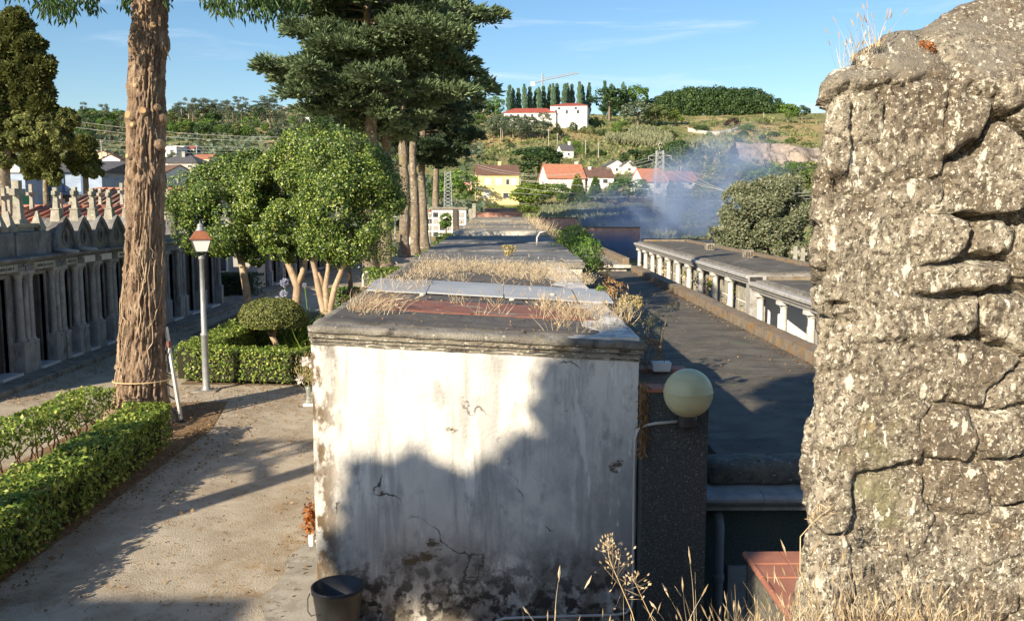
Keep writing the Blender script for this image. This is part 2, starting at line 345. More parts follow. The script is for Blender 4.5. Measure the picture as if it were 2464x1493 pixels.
leafmat('leaf_willow', (0.072, 0.098, 0.052), (0.156, 0.182, 0.098), (0.429, 0.429, 0.286), .2, .45, .4)
leafmat('leaf_scrub', (.08, .12, .04), (.17, .22, .08), (.3, .31, .13), .25, .6, .2)
leafmat('leaf_cane', (.17, .2, .11), (.29, .31, .18), (.42, .42, .27), .3, .6, .2)
leafmat('leaf_purple', (.03, .018, .02), (.06, .03, .03), (.1, .05, .045), .1, .6, .2)
leafmat('leaf_rust', (.2, .065, .02), (.33, .12, .035), (.45, .2, .07), .2, .7, .1)
leafmat('leaf_dry', (.16, .085, .035), (.28, .165, .075), (.46, .31, .16), .1, .8, .1)
leafmat('grass_dry', (.34, .25, .14), (.55, .43, .27), (.76, .65, .46), .25, .6, .2)
leafmat('grass_green', (.07, .11, .03), (.14, .18, .05), (.27, .27, .1), .2, .6, .2)
leafmat('leaf_seed', (.3, .24, .1), (.45, .37, .18), (.62, .53, .3), .2, .7, .1)

# ------------------------------------------------------------------ terrain
def H(x, y):
    x = np.asarray(x, float); y = np.asarray(y, float)
    s = sm(-.8, .8, x); near = -.06 * (1 - s) - 1.26 * s
    far = np.interp(y, [70, 100, 180, 452, 520, 700, 2500], [-.8, .2, 4.0, 48.0, 50.0, 40.0, 10.0])
    k = sm(62, 82, y); h = near * (1 - k) + far * k
    P = np.stack([x.ravel() * .012, y.ravel() * .012, np.zeros(x.size)], 1)
    n = (fbm(P, 3, 4) * 5).reshape(x.shape) * sm(150, 260, y) * (1 - .7 * sm(420, 460, y))
    q = np.hypot(x - 97, y - 372)          # rocky bank on the right of the hill
    side = 1 - .75 * sm(700, 1500, np.abs(x))
    return h * np.where(y > 100, side, 1) + n
def H1(x, y): return float(H(np.array([x]), np.array([y]))[0])
def hill(px, py, d0=95., d1=900.):
    d = ray(px, py); ys = np.arange(d0, d1, 1.5); xs = d.x / d.y * ys; zs = CAMZ + d.z / d.y * ys
    h = H(xs, ys); i = np.argmax(h >= zs)
    if h[i] < zs[i]: i = int(np.argmin(np.where(ys > 300, zs - h, 1e9)))
    return Vector((xs[i], ys[i], h[i]))
def axis_lines(a, b, near, step0, grow):
    out = [0.0]; st = step0
    while out[-1] < b: out.append(out[-1] + st); st = step0 if out[-1] < near else st * grow
    neg = [0.0]; st = step0
    while neg[-1] > a: neg.append(neg[-1] - st); st = step0 if -neg[-1] < near else st * grow
    return np.array(sorted(set(neg[1:] + out)))
gx = axis_lines(-2500, 2500, 6, .5, 1.09); gx = np.array(sorted(set(list(gx) + list(np.arange(-260, 261, 4.)))))
gy = np.array(sorted(set(list(np.arange(-60, 80, 4.)) + list(np.arange(80, 560, 4.)) + list(np.geomspace(560, 3000, 24)))))
GX, GY = np.meshgrid(gx, gy); GZ = H(GX, GY)
nx, ny = len(gx), len(gy)
idx = (np.arange(ny - 1)[:, None] * nx + np.arange(nx - 1)[None, :]).ravel()
me = mesh_np('ground', np.stack([GX.ravel(), GY.ravel(), GZ.ravel()], 1), np.stack([idx, idx + 1, idx + nx + 1, idx + nx], 1))
mat('hill_ground', (.34, .25, .115), (.16, .175, .055), .022, 1, .8, .25, .8, lo=.42, hi=.58, layers=[
    ((.09, .12, .035), .05, .5, .62), ((.44, .33, .17), .035, .56, .68), ((.42, .33, .22), .2, .62, .72), ((.07, .1, .03), .45, .52, .7)])
tag(link('ground', me, 'hill_ground', smooth=True), kind='structure')

def sheet(name, poly, z, m, kind='structure', step=None):
    b = MB(); b.add([(x, y, z) for x, y in poly], [tuple(range(len(poly)))])
    o = b.build(name, m); return tag(o, kind=kind)
sheet('path', [(-11.6, -8), (1.25, -8), (1.25, 8.95), (-1.2, 8.96), (-1.2, 74), (-11.6, 74)], 0.0, 'gravel')
sheet('courtyard', [(1.2, 4), (30, 4), (30, 72), (1.2, 72)], -1.2, 'gravel')
# concrete apron along the near block with a broken edge
ys = np.linspace(6.0, 14.5, 40)
edge = [(-2.38 - .10 * float(v) + (.3 if y > 11.3 else 0) * (y - 11.3) * .5, y) for y, v in zip(ys, fbm(np.stack([ys * 1.9, ys * 0, ys * 0], 1), 5, 4))]
sheet('pavement', edge + [(-1.75, 14.5), (-1.75, 6.0)], .022, 'paving')
b = MB(); b.box(-11.6, -10.35, 8, 75, -.1, .13); tag(b.build('sidewalk', 'concrete_old', bevel=.03), kind='structure')

def rough_box(x0, x1, y0, y1, z0, z1, step=.1, amp=.02, fr=6, seed=1, rnd=.0):
    Vs = []; Fs = []; n = 0; lo = np.array([x0, y0, z0], float); hi = np.array([x1, y1, z1], float)
    for ax in range(3):
        u, v = [k for k in range(3) if k != ax]
        nu = max(2, int((hi[u] - lo[u]) / step) + 1); nv = max(2, int((hi[v] - lo[v]) / step) + 1)
        U, W = np.meshgrid(np.linspace(lo[u], hi[u], nu), np.linspace(lo[v], hi[v], nv)); 
        for side in (lo, hi):
            P = np.zeros((U.size, 3)); P[:, u] = U.ravel(); P[:, v] = W.ravel(); P[:, ax] = side[ax]
            i = (np.arange(nv - 1)[:, None] * nu + np.arange(nu - 1)[None, :]).ravel()
            q = np.stack([i, i + 1, i + nu + 1, i + nu], 1)
            if (side is hi) == (ax == 1): q = q[:, ::-1]
            Vs.append(P); Fs.append(q + n); n += len(P)
    V = np.concatenate(Vs)
    if rnd:                                 # round the corners: pull in points near two faces at once
        d = np.minimum(V - lo, hi - V); k = np.clip(1 - d / rnd, 0, 1); s = np.sort(k, 1)
        ctr = (lo + hi) / 2; off = np.sign(ctr - V) * k * (s[:, 1:2]) * rnd * .35; V = V + off
    D = np.stack([fbm(V * fr, seed, 3), fbm(V * fr + 31, seed + 5, 3), fbm(V * fr + 67, seed + 9, 3)], 1)
    return V + amp * D, np.concatenate(Fs)

# ------------------------------------------------------------------ long row of burial blocks down the middle
XL, XR = at(757, 1150, 8.43).x, at(1532, 1150, 8.43).x
def tilt(V, k=.055):
    V = np.array(V, float); V[:, 2] -= np.where(V[:, 2] > 1.5, k * (V[:, 0] - XL), 0); return V
def tilted(b): b.v = [tuple(p) for p in tilt(b.v)]; return b
blk = thing('burial_block', 'near white plaster burial block with flaking end wall, weedy flat roof and dark cornice', 'tomb block', ((XL + XR) / 2, 8.43, 0), group='burial blocks in the long middle row')
V, Fq = rough_box(XL, XR, 8.43, 17.9, -1.3, 2.77, .1, .007, 3, 2)
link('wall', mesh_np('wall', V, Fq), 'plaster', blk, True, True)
V, Fq = rough_box(XL - .03, XR + .075, 8.345, 17.95, 2.815, 2.90, .035, .009, 9, 4, .05)
link('cornice', mesh_np('cornice', tilt(V), Fq), 'concrete_old', blk, True, True)
for k, (z0, z1, o) in enumerate(((2.776, 2.83, .05), (2.738, 2.773, .034), (2.70, 2.735, .018))):
    V, Fq = rough_box(XL - o * .5, XR + o, 8.43 - o, 17.94 - .001 * k, z0, z1, .05, .005, 12, 20 + k, .02)
    link('moulding', mesh_np('moulding', tilt(V), Fq), 'moulding', blk, True, True)
def deck(name, x0, x1, y0, y1, z, m, parent, th=.006, amp=.004, step=.12, tl=True):
    V, Fq = rough_box(x0, x1, y0, y1, z - .03, z + th, step, amp, 3, 31)
    V = tilt(V) if tl else V
    return link(name, mesh_np(name, V, Fq), m, parent, True, True)
deck('roof_deck', XL + .1, XR - .05, 8.58, 17.75, 2.908, 'bitumen', blk)
deck('painted_strip', XL + .2, XR + .02, 9.65, 10.75, 2.921, 'red_paint', blk)
fx = [XL + .07, -.95, .02, .95, XR + .13]
for i in range(4):
    V, Fq = rough_box(fx[i] + .008, fx[i + 1] - .008, 11.45, 13.2, 2.93, 2.946 + .004 * (i % 2), .2, .006, 2, 40 + i)
    V[:, 2] += .05 * np.sin(np.clip((V[:, 1] - 11.45) / 1.75, 0, 1) * math.pi)
    link('flashing_panel', mesh_np('flashing_panel', tilt(V), Fq), 'flashing', blk, True, True)
# small stones that hold the sheets down
for (px, py) in ((1017, 741), (1330, 722), (1232, 741)):
    p = on(px, py, 2.77); b = MB(); b.lathe([(.0, 0), (.035, .0), (.04, .015), (.015, .03)], p.x, p.y, 2.965 - .055 * (p.x - XL), 7)
    tag(b.build('pebble', 'white_flake', smooth=True), 'small pale stone lying on the grey sheet of the weedy roof', 'stone', 'stones on the grey roof sheet')
def block(y0, y1, x0, x1, z, label, deckm, wall='white_flake', lip=.14):
    t = thing('burial_block', label, 'tomb block', ((x0 + x1) / 2, y0, 0), group='burial blocks in the long middle row')
    V, Fq = rough_box(x0 + .08, x1 - .08, y0 + .06, y1, -1.3, z - lip + .02, .4, .01, 3, int(y0)); link('wall', mesh_np('wall', V, Fq), wall, t, True, True)
    V, Fq = rough_box(x0, x1, y0, y1 - .02, z - lip, z, .15, .015, 5, int(y0) + 3, .05); link('slab', mesh_np('slab', V, Fq), 'white_flake' if lip > .14 else 'concrete_old', t, True, True)
    return t
t = block(17.98, 31.1, -1.87, 1.66, 2.87, 'second burial block of the row, roofed in dark grey sheets with a bent pipe', 'roof_sheet')
for k, (ya, yb, zz) in enumerate(((18.15, 21.8, 2.885), (21.6, 25.6, 2.915), (25.4, 30.9, 2.94))):
    deck('roof_sheet', -1.8 + .03 * k, 1.6 - .02 * k, ya, yb, zz, 'roof_sheet', t, .012, .012, .2, False)
q = at(1303, 590, 24.3); b = MB(); b.tube([(q.x - .12, q.y, 2.92), (q.x - .12, q.y, 3.12), (q.x - .05, q.y, 3.25), (q.x + .1, q.y, 3.28)], .025, 8); b.build('vent_pipe', 'white_pvc', t, True, smooth=True)
t = block(31.2, 46.6, -1.68, 1.5, 3.08, 'third burial block, with a flaking white edge and a bare stony roof', 'roof_stone', lip=.22)
deck('roof_deck', -1.6, 1.42, 31.5, 46.5, 3.09, 'roof_stone', t, .01, .02, .3, False)
deck('roof_patch', -1.2, 1.2, 38.5, 41, 3.105, 'roof_sheet', t, .01, .02, .3, False)
t = block(46.9, 57.4, -1.7, 1.35, 3.2, 'fourth burial block, with a rough red painted upstand on its roof', 'roof_stone')
deck('roof_deck', -1.62, 1.3, 47.2, 57.3, 3.21, 'roof_stone', t, .01, .02, .3, False)
V, Fq = rough_box(-1.6, 1.2, 56.6, 57.3, 3.2, 3.5, .15, .03, 3, 8); link('upstand', mesh_np('upstand', V, Fq), 'red_old', t, True, True)
t = block(57.6, 66.5, -1.5, 1.3, 3.44, 'fifth burial block, low and dark with a brown roof edge', 'roof_stone', wall='red_old')
deck('roof_deck', -1.45, 1.25, 57.9, 66.4, 3.45, 'red_old', t, .01, .02, .3, False)
t = block(66.7, 74, -1.3, 1.2, 3.66, 'last burial block of the row, roofed in faded orange', 'roof_stone', wall='red_old')
deck('roof_deck', -1.25, 1.15, 67, 73.9, 3.67, 'red_old', t, .02, .02, .3, False)

# ------------------------------------------------------------------ lower block on the right, dark felt roof
lb = thing('burial_block', 'low burial block on the right with a wide dark felt roof and brown stone parapet', 'tomb block', (3.6, 9.5, -1.2))
b = MB(); b.box(1.50, 5.72, 9.45, 38.6, -1.25, 1.12); b.build('wall', 'terrazzo_green', lb, True)
deck('roof_deck', 2.47, 5.5, 9.72, 38.5, 1.2, 'roof_felt', lb, .004, .012, .25, False)
b = MB(); rq = np.random.default_rng(6)
deck('gutter_strip', 1.47, 2.36, 9.5, 38.5, 1.12, 'bitumen', lb, .004, .01, .3, False)
b = MB(); b.box(2.36, 2.47, 9.72, 38.5, 1.0, 1.27); b.build('kerb', 'bitumen', lb, True, .01)
V, Fq = rough_box(5.46, 5.84, 9.3, 38.7, 1.05, 1.42, .08, .010, 6, 61, .025); link('parapet', mesh_np('parapet', V, Fq), 'parapet_stone', lb, True, True)
x0 = at(1706, 1150, 9.3).x
V, Fq = rough_box(x0, 5.44, 9.33, 9.72, 1.05, 1.32, .04, .014, 9, 62, .08); link('coping', mesh_np('coping', V, Fq), 'moss_stone', lb, True, True)
x1 = at(1699, 1215, 9.1).x; xs = at(1838, 1215, 9.1).x
b = MB()
for (a, c) in ((x1, xs - .004), (xs, 5.9)):
    b.prism([(9.5, 1.06), (9.12, 1.02), (9.08, .99), (9.08, .955), (9.13, .945), (9.13, .925), (9.2, .87), (9.2, .83), (9.5, .83)], 'x', a, c)
b.build('cornice', 'granite_light', lb, True, .006)
b = MB(); b.box(at(1752, 1400, 9.4).x, at(1797, 1400, 9.4).x, 9.42, 9.6, -1.2, at(1770, 1361, 9.42).z); b.build('base_panel', 'granite_light', lb, True, .004)
xp = at(1733, 1300, 9.2).x; zt = at(1733, 1262, 9.2).z
b = MB(); b.tube([(xp, 9.42, zt + .06), (xp, 9.3, zt + .05), (xp, 9.24, zt - .03), (xp, 9.24, -1.2)], .052, 14); dp = b.build('downpipe', 'grey_pvc', lb, True, smooth=True)
b = MB(); zb = at(1733, 1400, 9.2).z; b.lathe([(.06, 0), (.063, .02), (.063, .06), (.06, .08)], xp, 9.24, zb, 14); b.build('pipe_collar', 'grey_pvc', dp, True, smooth=True)
# further block behind it, pale stony roof with white edge
fb = thing('burial_block', 'far low burial block on the right with bare stony roof and white front edge', 'tomb block', (3.6, 39, -1.2))
b = MB(); b.box(1.9, 5.35, 39.2, 72, -1.25, 1.3); b.build('wall', 'white_flake', fb, True)
V, Fq = rough_box(1.7, 5.55, 39.0, 72.2, 1.28, 1.42, .2, .01, 4, 66, .04); link('slab', mesh_np('slab', V, Fq), 'white_flake', fb, True, True)
deck('roof_deck', 1.75, 5.15, 39.25, 72, 1.43, 'roof_stone', fb, .006, .02, .4, False)
V, Fq = rough_box(5.18, 5.5, 39.3, 72, 1.4, 1.72, .15, .02, 5, 67, .05); link('parapet', mesh_np('parapet', V, Fq), 'parapet_stone', fb, True, True)

# ------------------------------------------------------------------ terrazzo pier with globe lamp
pr = thing('stone_pier', 'dark speckled terrazzo pier with a terracotta rim beside the white wall', 'pier', (1.6, 8.2, -1.2))
px0, px1 = XR + .01, at(1700, 1200, 8.2).x
zt = at(1600, 936, 8.2).z
b = MB(); b.box(px0, px1, 8.2, 9.35, -1.25, zt - .03); b.build('shaft', 'terrazzo', pr, True, .004)
b = MB()
for k in range(3):
    w = (px1 - px0) / 3
    b.box(px0 + k * w + .003, px0 + (k + 1) * w - .003, 8.175, 8.4, zt - .028, zt + .012)
b.build('tile_rim', 'terracotta', pr, True, .006)
b = MB()
for k in range(3): b.box(px0 + k * w + .003, px0 + (k + 1) * w - .003, 9.15, 9.38, zt - .028, zt + .012)
b.build('tile_rim', 'terracotta', pr, True, .006)
b = MB(); b.box(px0 + .01, px1 - .01, 8.41, 9.14, zt - .1, zt - .02); b.build('soil_bed', 'soil', pr, True)
p = at(1590, 884, 9.1); b = MB(); b.frust(p.x, p.y, zt + .004, zt + .1, .085, .06, .10, .07)
tag(b.build('plastic_tub', 'white_paint', bevel=.01), 'small white plastic tub lying on the pier among dry stems', 'tub')
gl = at(1656, 945, 7.9)
lt = thing('globe_lamp', 'yellowish frosted globe lamp on a dark bracket against the terrazzo pier', 'lamp', (gl.x, gl.y, gl.z - .32))
m, nt, bb = new_mat('globe_plastic'); g = NG(nt)
nt.links.new(g.mix(g.rng(g.noise(3, 5, (1, 1, 4)), .35, .7), (.62, .60, .36), (.5, .5, .3)), bb.inputs['Base Color'])
bb.inputs['Roughness'].default_value = .35; bb.inputs['Subsurface Weight'].default_value = .3; bb.inputs['Subsurface Radius'].default_value = (.2, .2, .1); bb.inputs['Transmission Weight'].default_value = .12
MATS['globe_plastic'] = m
r = .216; prof = [(r * math.sin(t), -r * math.cos(t)) for t in np.linspace(.3, math.pi / 2 + .02, 14)] + [(r * 1.012, .012), (r * 1.012, .0 + .018)] + [(r * math.sin(t), -r * math.cos(t)) for t in np.linspace(math.pi / 2 + .12, math.pi - .02, 16)]
b = MB(); b.lathe(prof, gl.x, gl.y, gl.z, 48); b.build('globe', 'globe_plastic', lt, True, smooth=True)
b = MB(); b.lathe([(.06, -.30), (.075, -.29), (.085, -.225), (.07, -.2)], gl.x, gl.y, gl.z, 20); b.box(gl.x - .03, gl.x + .03, gl.y, 8.2, gl.z - .36, gl.z - .30); b.box(gl.x - .05, gl.x + .05, 8.18, 8.2, gl.z - .40, gl.z - .24)
b.build('bracket', 'iron_dark', lt, True, .004)
yc = 8.165
cp = [(1630, 1013), (1575, 1018), (1548, 1024), (1534, 1036), (1529, 1056)] + [(1527, 1120), (1525, 1250), (1523, 1440), (1519, 1462), (1506, 1474), (1480, 1478), (1300, 1483), (1215, 1486), (1195, 1492), (1188, 1506)]
b = MB(); b.tube([at(x, y, yc if i < 5 else 8.40) for i, (x, y) in enumerate(cp)], .014, 8)
tag(b.build('conduit', 'white_pvc', smooth=True), 'thin white cable conduit running from the globe lamp down the wall edge', 'conduit')

# ------------------------------------------------------------------ bucket at the foot of the white wall
bk = at(812, 1412, 8.12)
bt = thing('bucket', 'dark charcoal plastic bucket standing at the foot of the white wall', 'bucket', (bk.x, bk.y, 0))
hz = bk.z
b = MB(); b.lathe([(.165, .0), (.175, .01), (.228, hz - .06), (.24, hz - .055), (.243, hz - .005), (.236, hz), (.225, hz - .004), (.17, .03), (.0001, .03)], bk.x, bk.y, .022, 40, False); b.build('body', 'black_plastic', bt, True, smooth=True)
b = MB(); ear = Vector((bk.x - .243, bk.y - .06, hz - .03))
b.tube([ear, ear + Vector((-.02, -.01, -.05)), ear + Vector((-.012, -.05, -.15)), ear + Vector((.03, -.1, -.17)), ear + Vector((.09, -.15, -.13))], .006, 6)
b.build('handle', 'iron_dark', bt, True, smooth=True)

# ------------------------------------------------------------------ tile-capped low wall at lower right
z = .82; c0 = on(1792, 1328, z); c1 = on(1990, 1326, z); yN = on(1880, 1493, z).y - 1.2
tw = thing('low_wall', 'low mossy wall capped with worn terracotta tiles beside the rough stone wall', 'wall', (c0.x, yN, -1.2))
V, Fq = rough_box(c0.x + .03, c0.x + .95, yN, c0.y - .02, -1.22, z - .03, .1, .008, 8, 71); link('wall', mesh_np('wall', V, Fq), 'moss_stone', tw, True, True)
b = MB(); ny_ = 9; dy = (c0.y - yN) / ny_
for i in range(ny_):
    for k in range(3):
        if (i, k) in ((5, 2), (6, 2), (6, 1)): continue
        x = c0.x + k * .32 + .14 * (i % 2) * (k > 0); b.box(x + .003, min(x + .317 + (.14 if k == 0 and i % 2 else 0), c0.x + .97), yN + i * dy + .004, yN + (i + 1) * dy - .004, z - .028, z + .006 * ((i * 7 + k * 3) % 3))
for i in range(ny_):
    b.tube([(c0.x + .004, yN + i * dy + .004, z - .012), (c0.x + .004, yN + (i + 1) * dy - .004, z - .012)], .028, 10)
b.build('tile_cap', 'terracotta', tw, True, .004)
b = MB(); b.box(c0.x + .035, c0.x + .945, yN + .01, c0.y - .03, z - .04, z - .032); b.build('mortar_bed', 'joint_dark', tw, True)
# ------------------------------------------------------------------ terrace under the viewer and the rough stone wall on it
V, Fq = rough_box(-3.5, 12, -9, 3.36, -1.3, 2.33, .3, .03, 1.5, 80); tag(link('terrace', mesh_np('terrace', V, Fq), 'soil', smooth=True), kind='structure')
V, Fq = rough_box(1.5, 9, 3.2, 4.4, -1.3, 2.1, .12, .03, 3, 81); tag(link('terrain', mesh_np('terrain', V, Fq), 'soil', smooth=True), kind='structure')
DW = 4.0
def wz(py): return at(1960, py, DW).z
def wx(px): return at(px, 700, DW).x
SEEDS = [(1985, 330, 35, 110), (2058, 285, 40, 60), (2058, 405, 40, 55), (2165, 315, 75, 125), (2295, 285, 55, 90), (2340, 205, 45, 32), (2430, 200, 60, 60),
 (2370, 400, 110, 90), (2180, 445, 60, 38), (2040, 605, 105, 140), (2250, 570, 70, 45), (2375, 575, 80, 50), (2300, 660, 150, 42), 
 (2000, 755, 35, 26), (2000, 832, 40, 42), (2225, 755, 92, 50), (2430, 775, 60, 75), (2110, 790, 58, 36), (2110, 885, 55, 62), (2230, 895, 60, 72), (2370, 880, 72, 72),
 (2440, 935, 40, 45), (2015, 980, 60, 100), (2150, 1060, 80, 110), (2310, 1060, 90, 60), (2410, 1050, 70, 60), (2010, 1200, 55, 110), (2150, 1230, 90, 100), (2310, 1180, 90, 60), (2440, 1150, 50, 60), (2300, 1300, 80, 70),
 (2000, 1370, 60, 90), (2140, 1390, 70, 80), (2430, 1290, 70, 60), (2280, 1430, 90, 60), (2430, 1420, 70, 70), (2060, 178, 100, 40), (2190, 130, 90, 62), (2330, 95, 90, 52), (2440, 60, 70, 60)]
rs = np.random.default_rng(5)
for i in range(30): SEEDS.append((2500 + rs.uniform(0, 700), rs.uniform(-50, 1500), rs.uniform(50, 100), rs.uniform(40, 90)))
for i in range(16): SEEDS.append((rs.uniform(1550, 1935), rs.uniform(150, 1500), rs.uniform(50, 90), rs.uniform(40, 90)))
S = np.array([(wx(a), wz(b), c * DW / 2200, d * DW / 2200) for a, b, c, d in SEEDS])
zc = 4.53
za = np.arange(1.9, zc + .62, .0105); aa = np.concatenate([np.arange(-1.5, -.3, .025), np.arange(-.3, 1.75, .0105), np.arange(1.75, 5.0, .03)])
A, Z = np.meshgrid(aa, za); k = np.maximum(Z - zc, 0)
xl = np.interp(k, [0, .08, .16, .27, .43, .5, .65], [1.365, 1.46, 1.585, 1.80, 2.22, 2.55, 3.2]); xl = xl + .022 + .022 * np.interp(Z, [2.0, 2.6, 3.1, 3.4, 3.6, 3.9, 4.05, 4.5], [1.2, 1.3, .9, 1.2, 1.1, .3, .1, .2])
yf = DW + k * .9
rc = .09; ang = np.clip((A + rc) / (2 * rc), 0, 1) * math.pi / 2
bk_ = np.maximum(-A - rc, 0); X = np.where(A > rc, xl + A, np.where(A < -rc, xl + .46 * bk_, xl + rc - rc * np.cos(ang))); Y = np.where(A > rc, yf, np.where(A < -rc, yf - A, yf + rc - rc * np.sin(ang)))
NX = -np.cos(ang); NY = -np.sin(ang); NZ = .8 * np.clip(k * 12, 0, 1); ln = np.sqrt(NX ** 2 + NY ** 2 + NZ ** 2); NX /= ln; NY /= ln; NZ /= ln
U = (np.where(k > 0, X, 1.365 + A)).ravel(); W = Z.ravel()
P3 = np.stack([X.ravel(), Y.ravel(), Z.ravel()], 1)
wp = np.stack([U, W, U * 0], 1); wu = U + .030 * fbm(wp * 3.2, 11, 3) + .010 * fbm(wp * 14, 12, 3); ww = W + .030 * fbm(wp * 3.2, 15, 3) + .010 * fbm(wp * 14, 16, 3)
f1 = np.full(len(U), 1e9); f2 = f1.copy(); i1 = np.zeros(len(U), int); vj = np.zeros(len(U), bool)
for i, (sx, sz, hx, hz_) in enumerate(S):
    d = (np.abs((wu - sx) / hx) ** 3.2 + np.abs((ww - sz - .12 * (wu - sx)) / hz_) ** 3.2) ** (1 / 3.2); sc = min(hx, hz_)
    nw = d < f1; f2 = np.where(nw, f1, np.minimum(f2, d)); i1 = np.where(nw, i, i1); vj = np.where(nw, np.abs((wu - sx) / hx) > np.abs((ww - sz) / hz_), vj); f1 = np.where(nw, d, f1)
e = (f2 - f1) * np.minimum(S[i1, 2], S[i1, 3]) * .6       # metres to the joint
off = rs.uniform(-.5, .5, len(S)); open_ = np.where(vj, .45, 1) * sm(-.45, .25, fbm(wp * 1.7, 21, 3)) * np.interp(W, [2.3, 3.2, 3.4, 4.6, 5], [.45, .5, 1, 1, .55])
wd = .007 + .019 * open_ * (1 + .6 * vn(wp * 6, 2))
tx, tz = rs.uniform(-.09, .09, len(S)), rs.uniform(-.04, .14, len(S)); kk = np.clip(1 - (Z.ravel() - 4.40) * 7, .08, 1); disp = kk * (off[i1] * .05 + tx[i1] * (U - S[i1, 0]) - tz[i1] * (W - S[i1, 1])) * (1 - .8 * np.exp(-(e / .012) ** 2)) - np.maximum(kk, .3) * (.010 + .16 * open_) * np.exp(-(e / wd) ** 2) 
st = fbm(np.stack([U * 3 + W * 1.2, W * 14 - U * 5, U * 0], 1), 25, 4)
disp = disp + .008 * fbm(P3 * 3, 31, 3) + .008 * st + .006 * fbm(P3 * 13, 41, 4) + .0075 * fbm(P3 * 34, 51, 3) + .005 * vn(P3 * 80, 61)
P3 = P3 + np.stack([NX.ravel(), NY.ravel(), NZ.ravel()], 1) * disp[:, None]
na = len(aa); ii = (np.arange(len(za) - 1)[:, None] * na + np.arange(na - 1)[None, :]).ravel()
me = mesh_np('stone_wall', P3, np.stack([ii, ii + 1, ii + na + 1, ii + na], 1))
mat('granite_rough', (.345, .305, .235), (.22, .188, .14), 4.5, .95, 1, 75, .014, layers=[
    ((.155, .122, .085), 2.2, .43, .62), ((.075, .06, .042), 40, .49, .6), ((.11, .09, .065), 16, .56, .66, (1, 1, .6)), ((.64, .60, .48), 55, .555, .63), ((.10, .08, .06), 6, .55, .68, (1, 1, .6)), ((.46, .42, .33), 28, .57, .66),
    ((.42, .27, .1), 2.1, .62, .76), ((.2, .18, .145), 3.0, .42, .6, (1, 1, 1), [('Z', 4.42, 4.6)]), ((.2, .19, .1), 1.6, .58, .72), ((.62, .59, .48), 9.0, .59, .63, (1.4, 1, .65)), ((.74, .71, .6), 22, .63, .655, (1.2, 1, .6)), ((.05, .04, .03), 90, .6, .66)])
o = link('stone_wall', me, 'granite_rough', smooth=True); tag(o, 'huge rough granite boulder wall with white lichen along the right edge', 'wall')
# dry grasses on the terrace lip and on top of the wall
def tufts(name, spots, hgt, wid, m, label=None, catn=None, kind='stuff', lean=.45, seed=1, droop=0., heads=0):
    rg = np.random.default_rng(seed); P = []; D = []; L = []
    for (x, y, z, r, n, hs) in spots:
        q = rg.normal(size=(n, 2)) * r * .55; P.append(np.stack([x + q[:, 0], y + q[:, 1], np.full(n, z)], 1))
        d = rg.normal(size=(n, 3)) * lean; d[:, 2] = 1; d[:, :2] += q / max(r, .01) * .35; D.append(d); L.append(hgt * hs * rg.uniform(.45, 1.2, n))
    P = np.concatenate(P); D = unit(np.concatenate(D)); L = np.concatenate(L); n = len(P)
    side = unit(np.cross(D, rg.normal(size=(n, 3)))) * wid * .5; bend = rg.normal(size=(n, 3)) * .16; bend[:, 2] = -droop * rg.uniform(.3, 1, n)
    if droop: bend[:, 0] += droop * .8
    k = 4; ring = []
    for j in range(k + 1):
        t = j / k; c = P + D * (L * t)[:, None] + bend * (L * t * t)[:, None]; w = (1 - t * .85)
        ring.append((c - side * w, c + side * w))
    V = np.concatenate([np.stack([a, b_], 1).reshape(-1, 3) for a, b_ in ring]); Fs = []
    for j in range(k):
        a = 2 * n * j + 2 * np.arange(n); b_ = 2 * n * (j + 1) + 2 * np.arange(n); Fs.append(np.stack([a, a + 1, b_ + 1, b_], 1))
    parts = [(V, np.concatenate(Fs))]
    if heads:
        sel = rg.random(n) < heads; c = P + D * (L * .97)[:, None] + bend * (L * .94)[:, None]
        parts.append(blades(c[sel], D[sel] + 1.6 * bend[sel], L[sel] * .2 + .015, wid * 2.1, True, rg))
    V, Fq = cat(parts); o = link(name, mesh_np(name, V, Fq), m)
    return tag(o, label, catn, None, kind)
rg = np.random.default_rng(3)
sp = []
for i in range(170):
    px = rg.uniform(1760, 2470); y = rg.uniform(3.0, 3.34); x = (px - 1208) / 2200 * y; sp.append((x, y, 2.32, .07, 12, rg.uniform(.55, 1.15) * (1 if 1900 < px < 2300 else .8)))
for px in np.linspace(1260, 1800, 40): y = rg.uniform(3.1, 3.3); sp.append(((px - 1208) / 2200 * y, y, 2.3, .05, 4, rg.uniform(.4, .7)))
tufts('dry_grass', sp, .23, .0028, 'grass_dry', lean=.28, heads=.3, seed=3)
sp = [((px - 1208) / 2200 * y, y, 2.3, .03, n, hh) for (px, y, n, hh) in ((1350, 3.35, 3, 1.2), (1660, 3.35, 4, 1.1), (1705, 3.35, 4, 1.5), (2060, 3.6, 5, 1.1), (2240, 3.7, 6, 1.2), (1945, 3.5, 5, 1.5))]
tufts('tall_grass', sp, .21, .0045, 'grass_dry', lean=.22, heads=.9, seed=9)
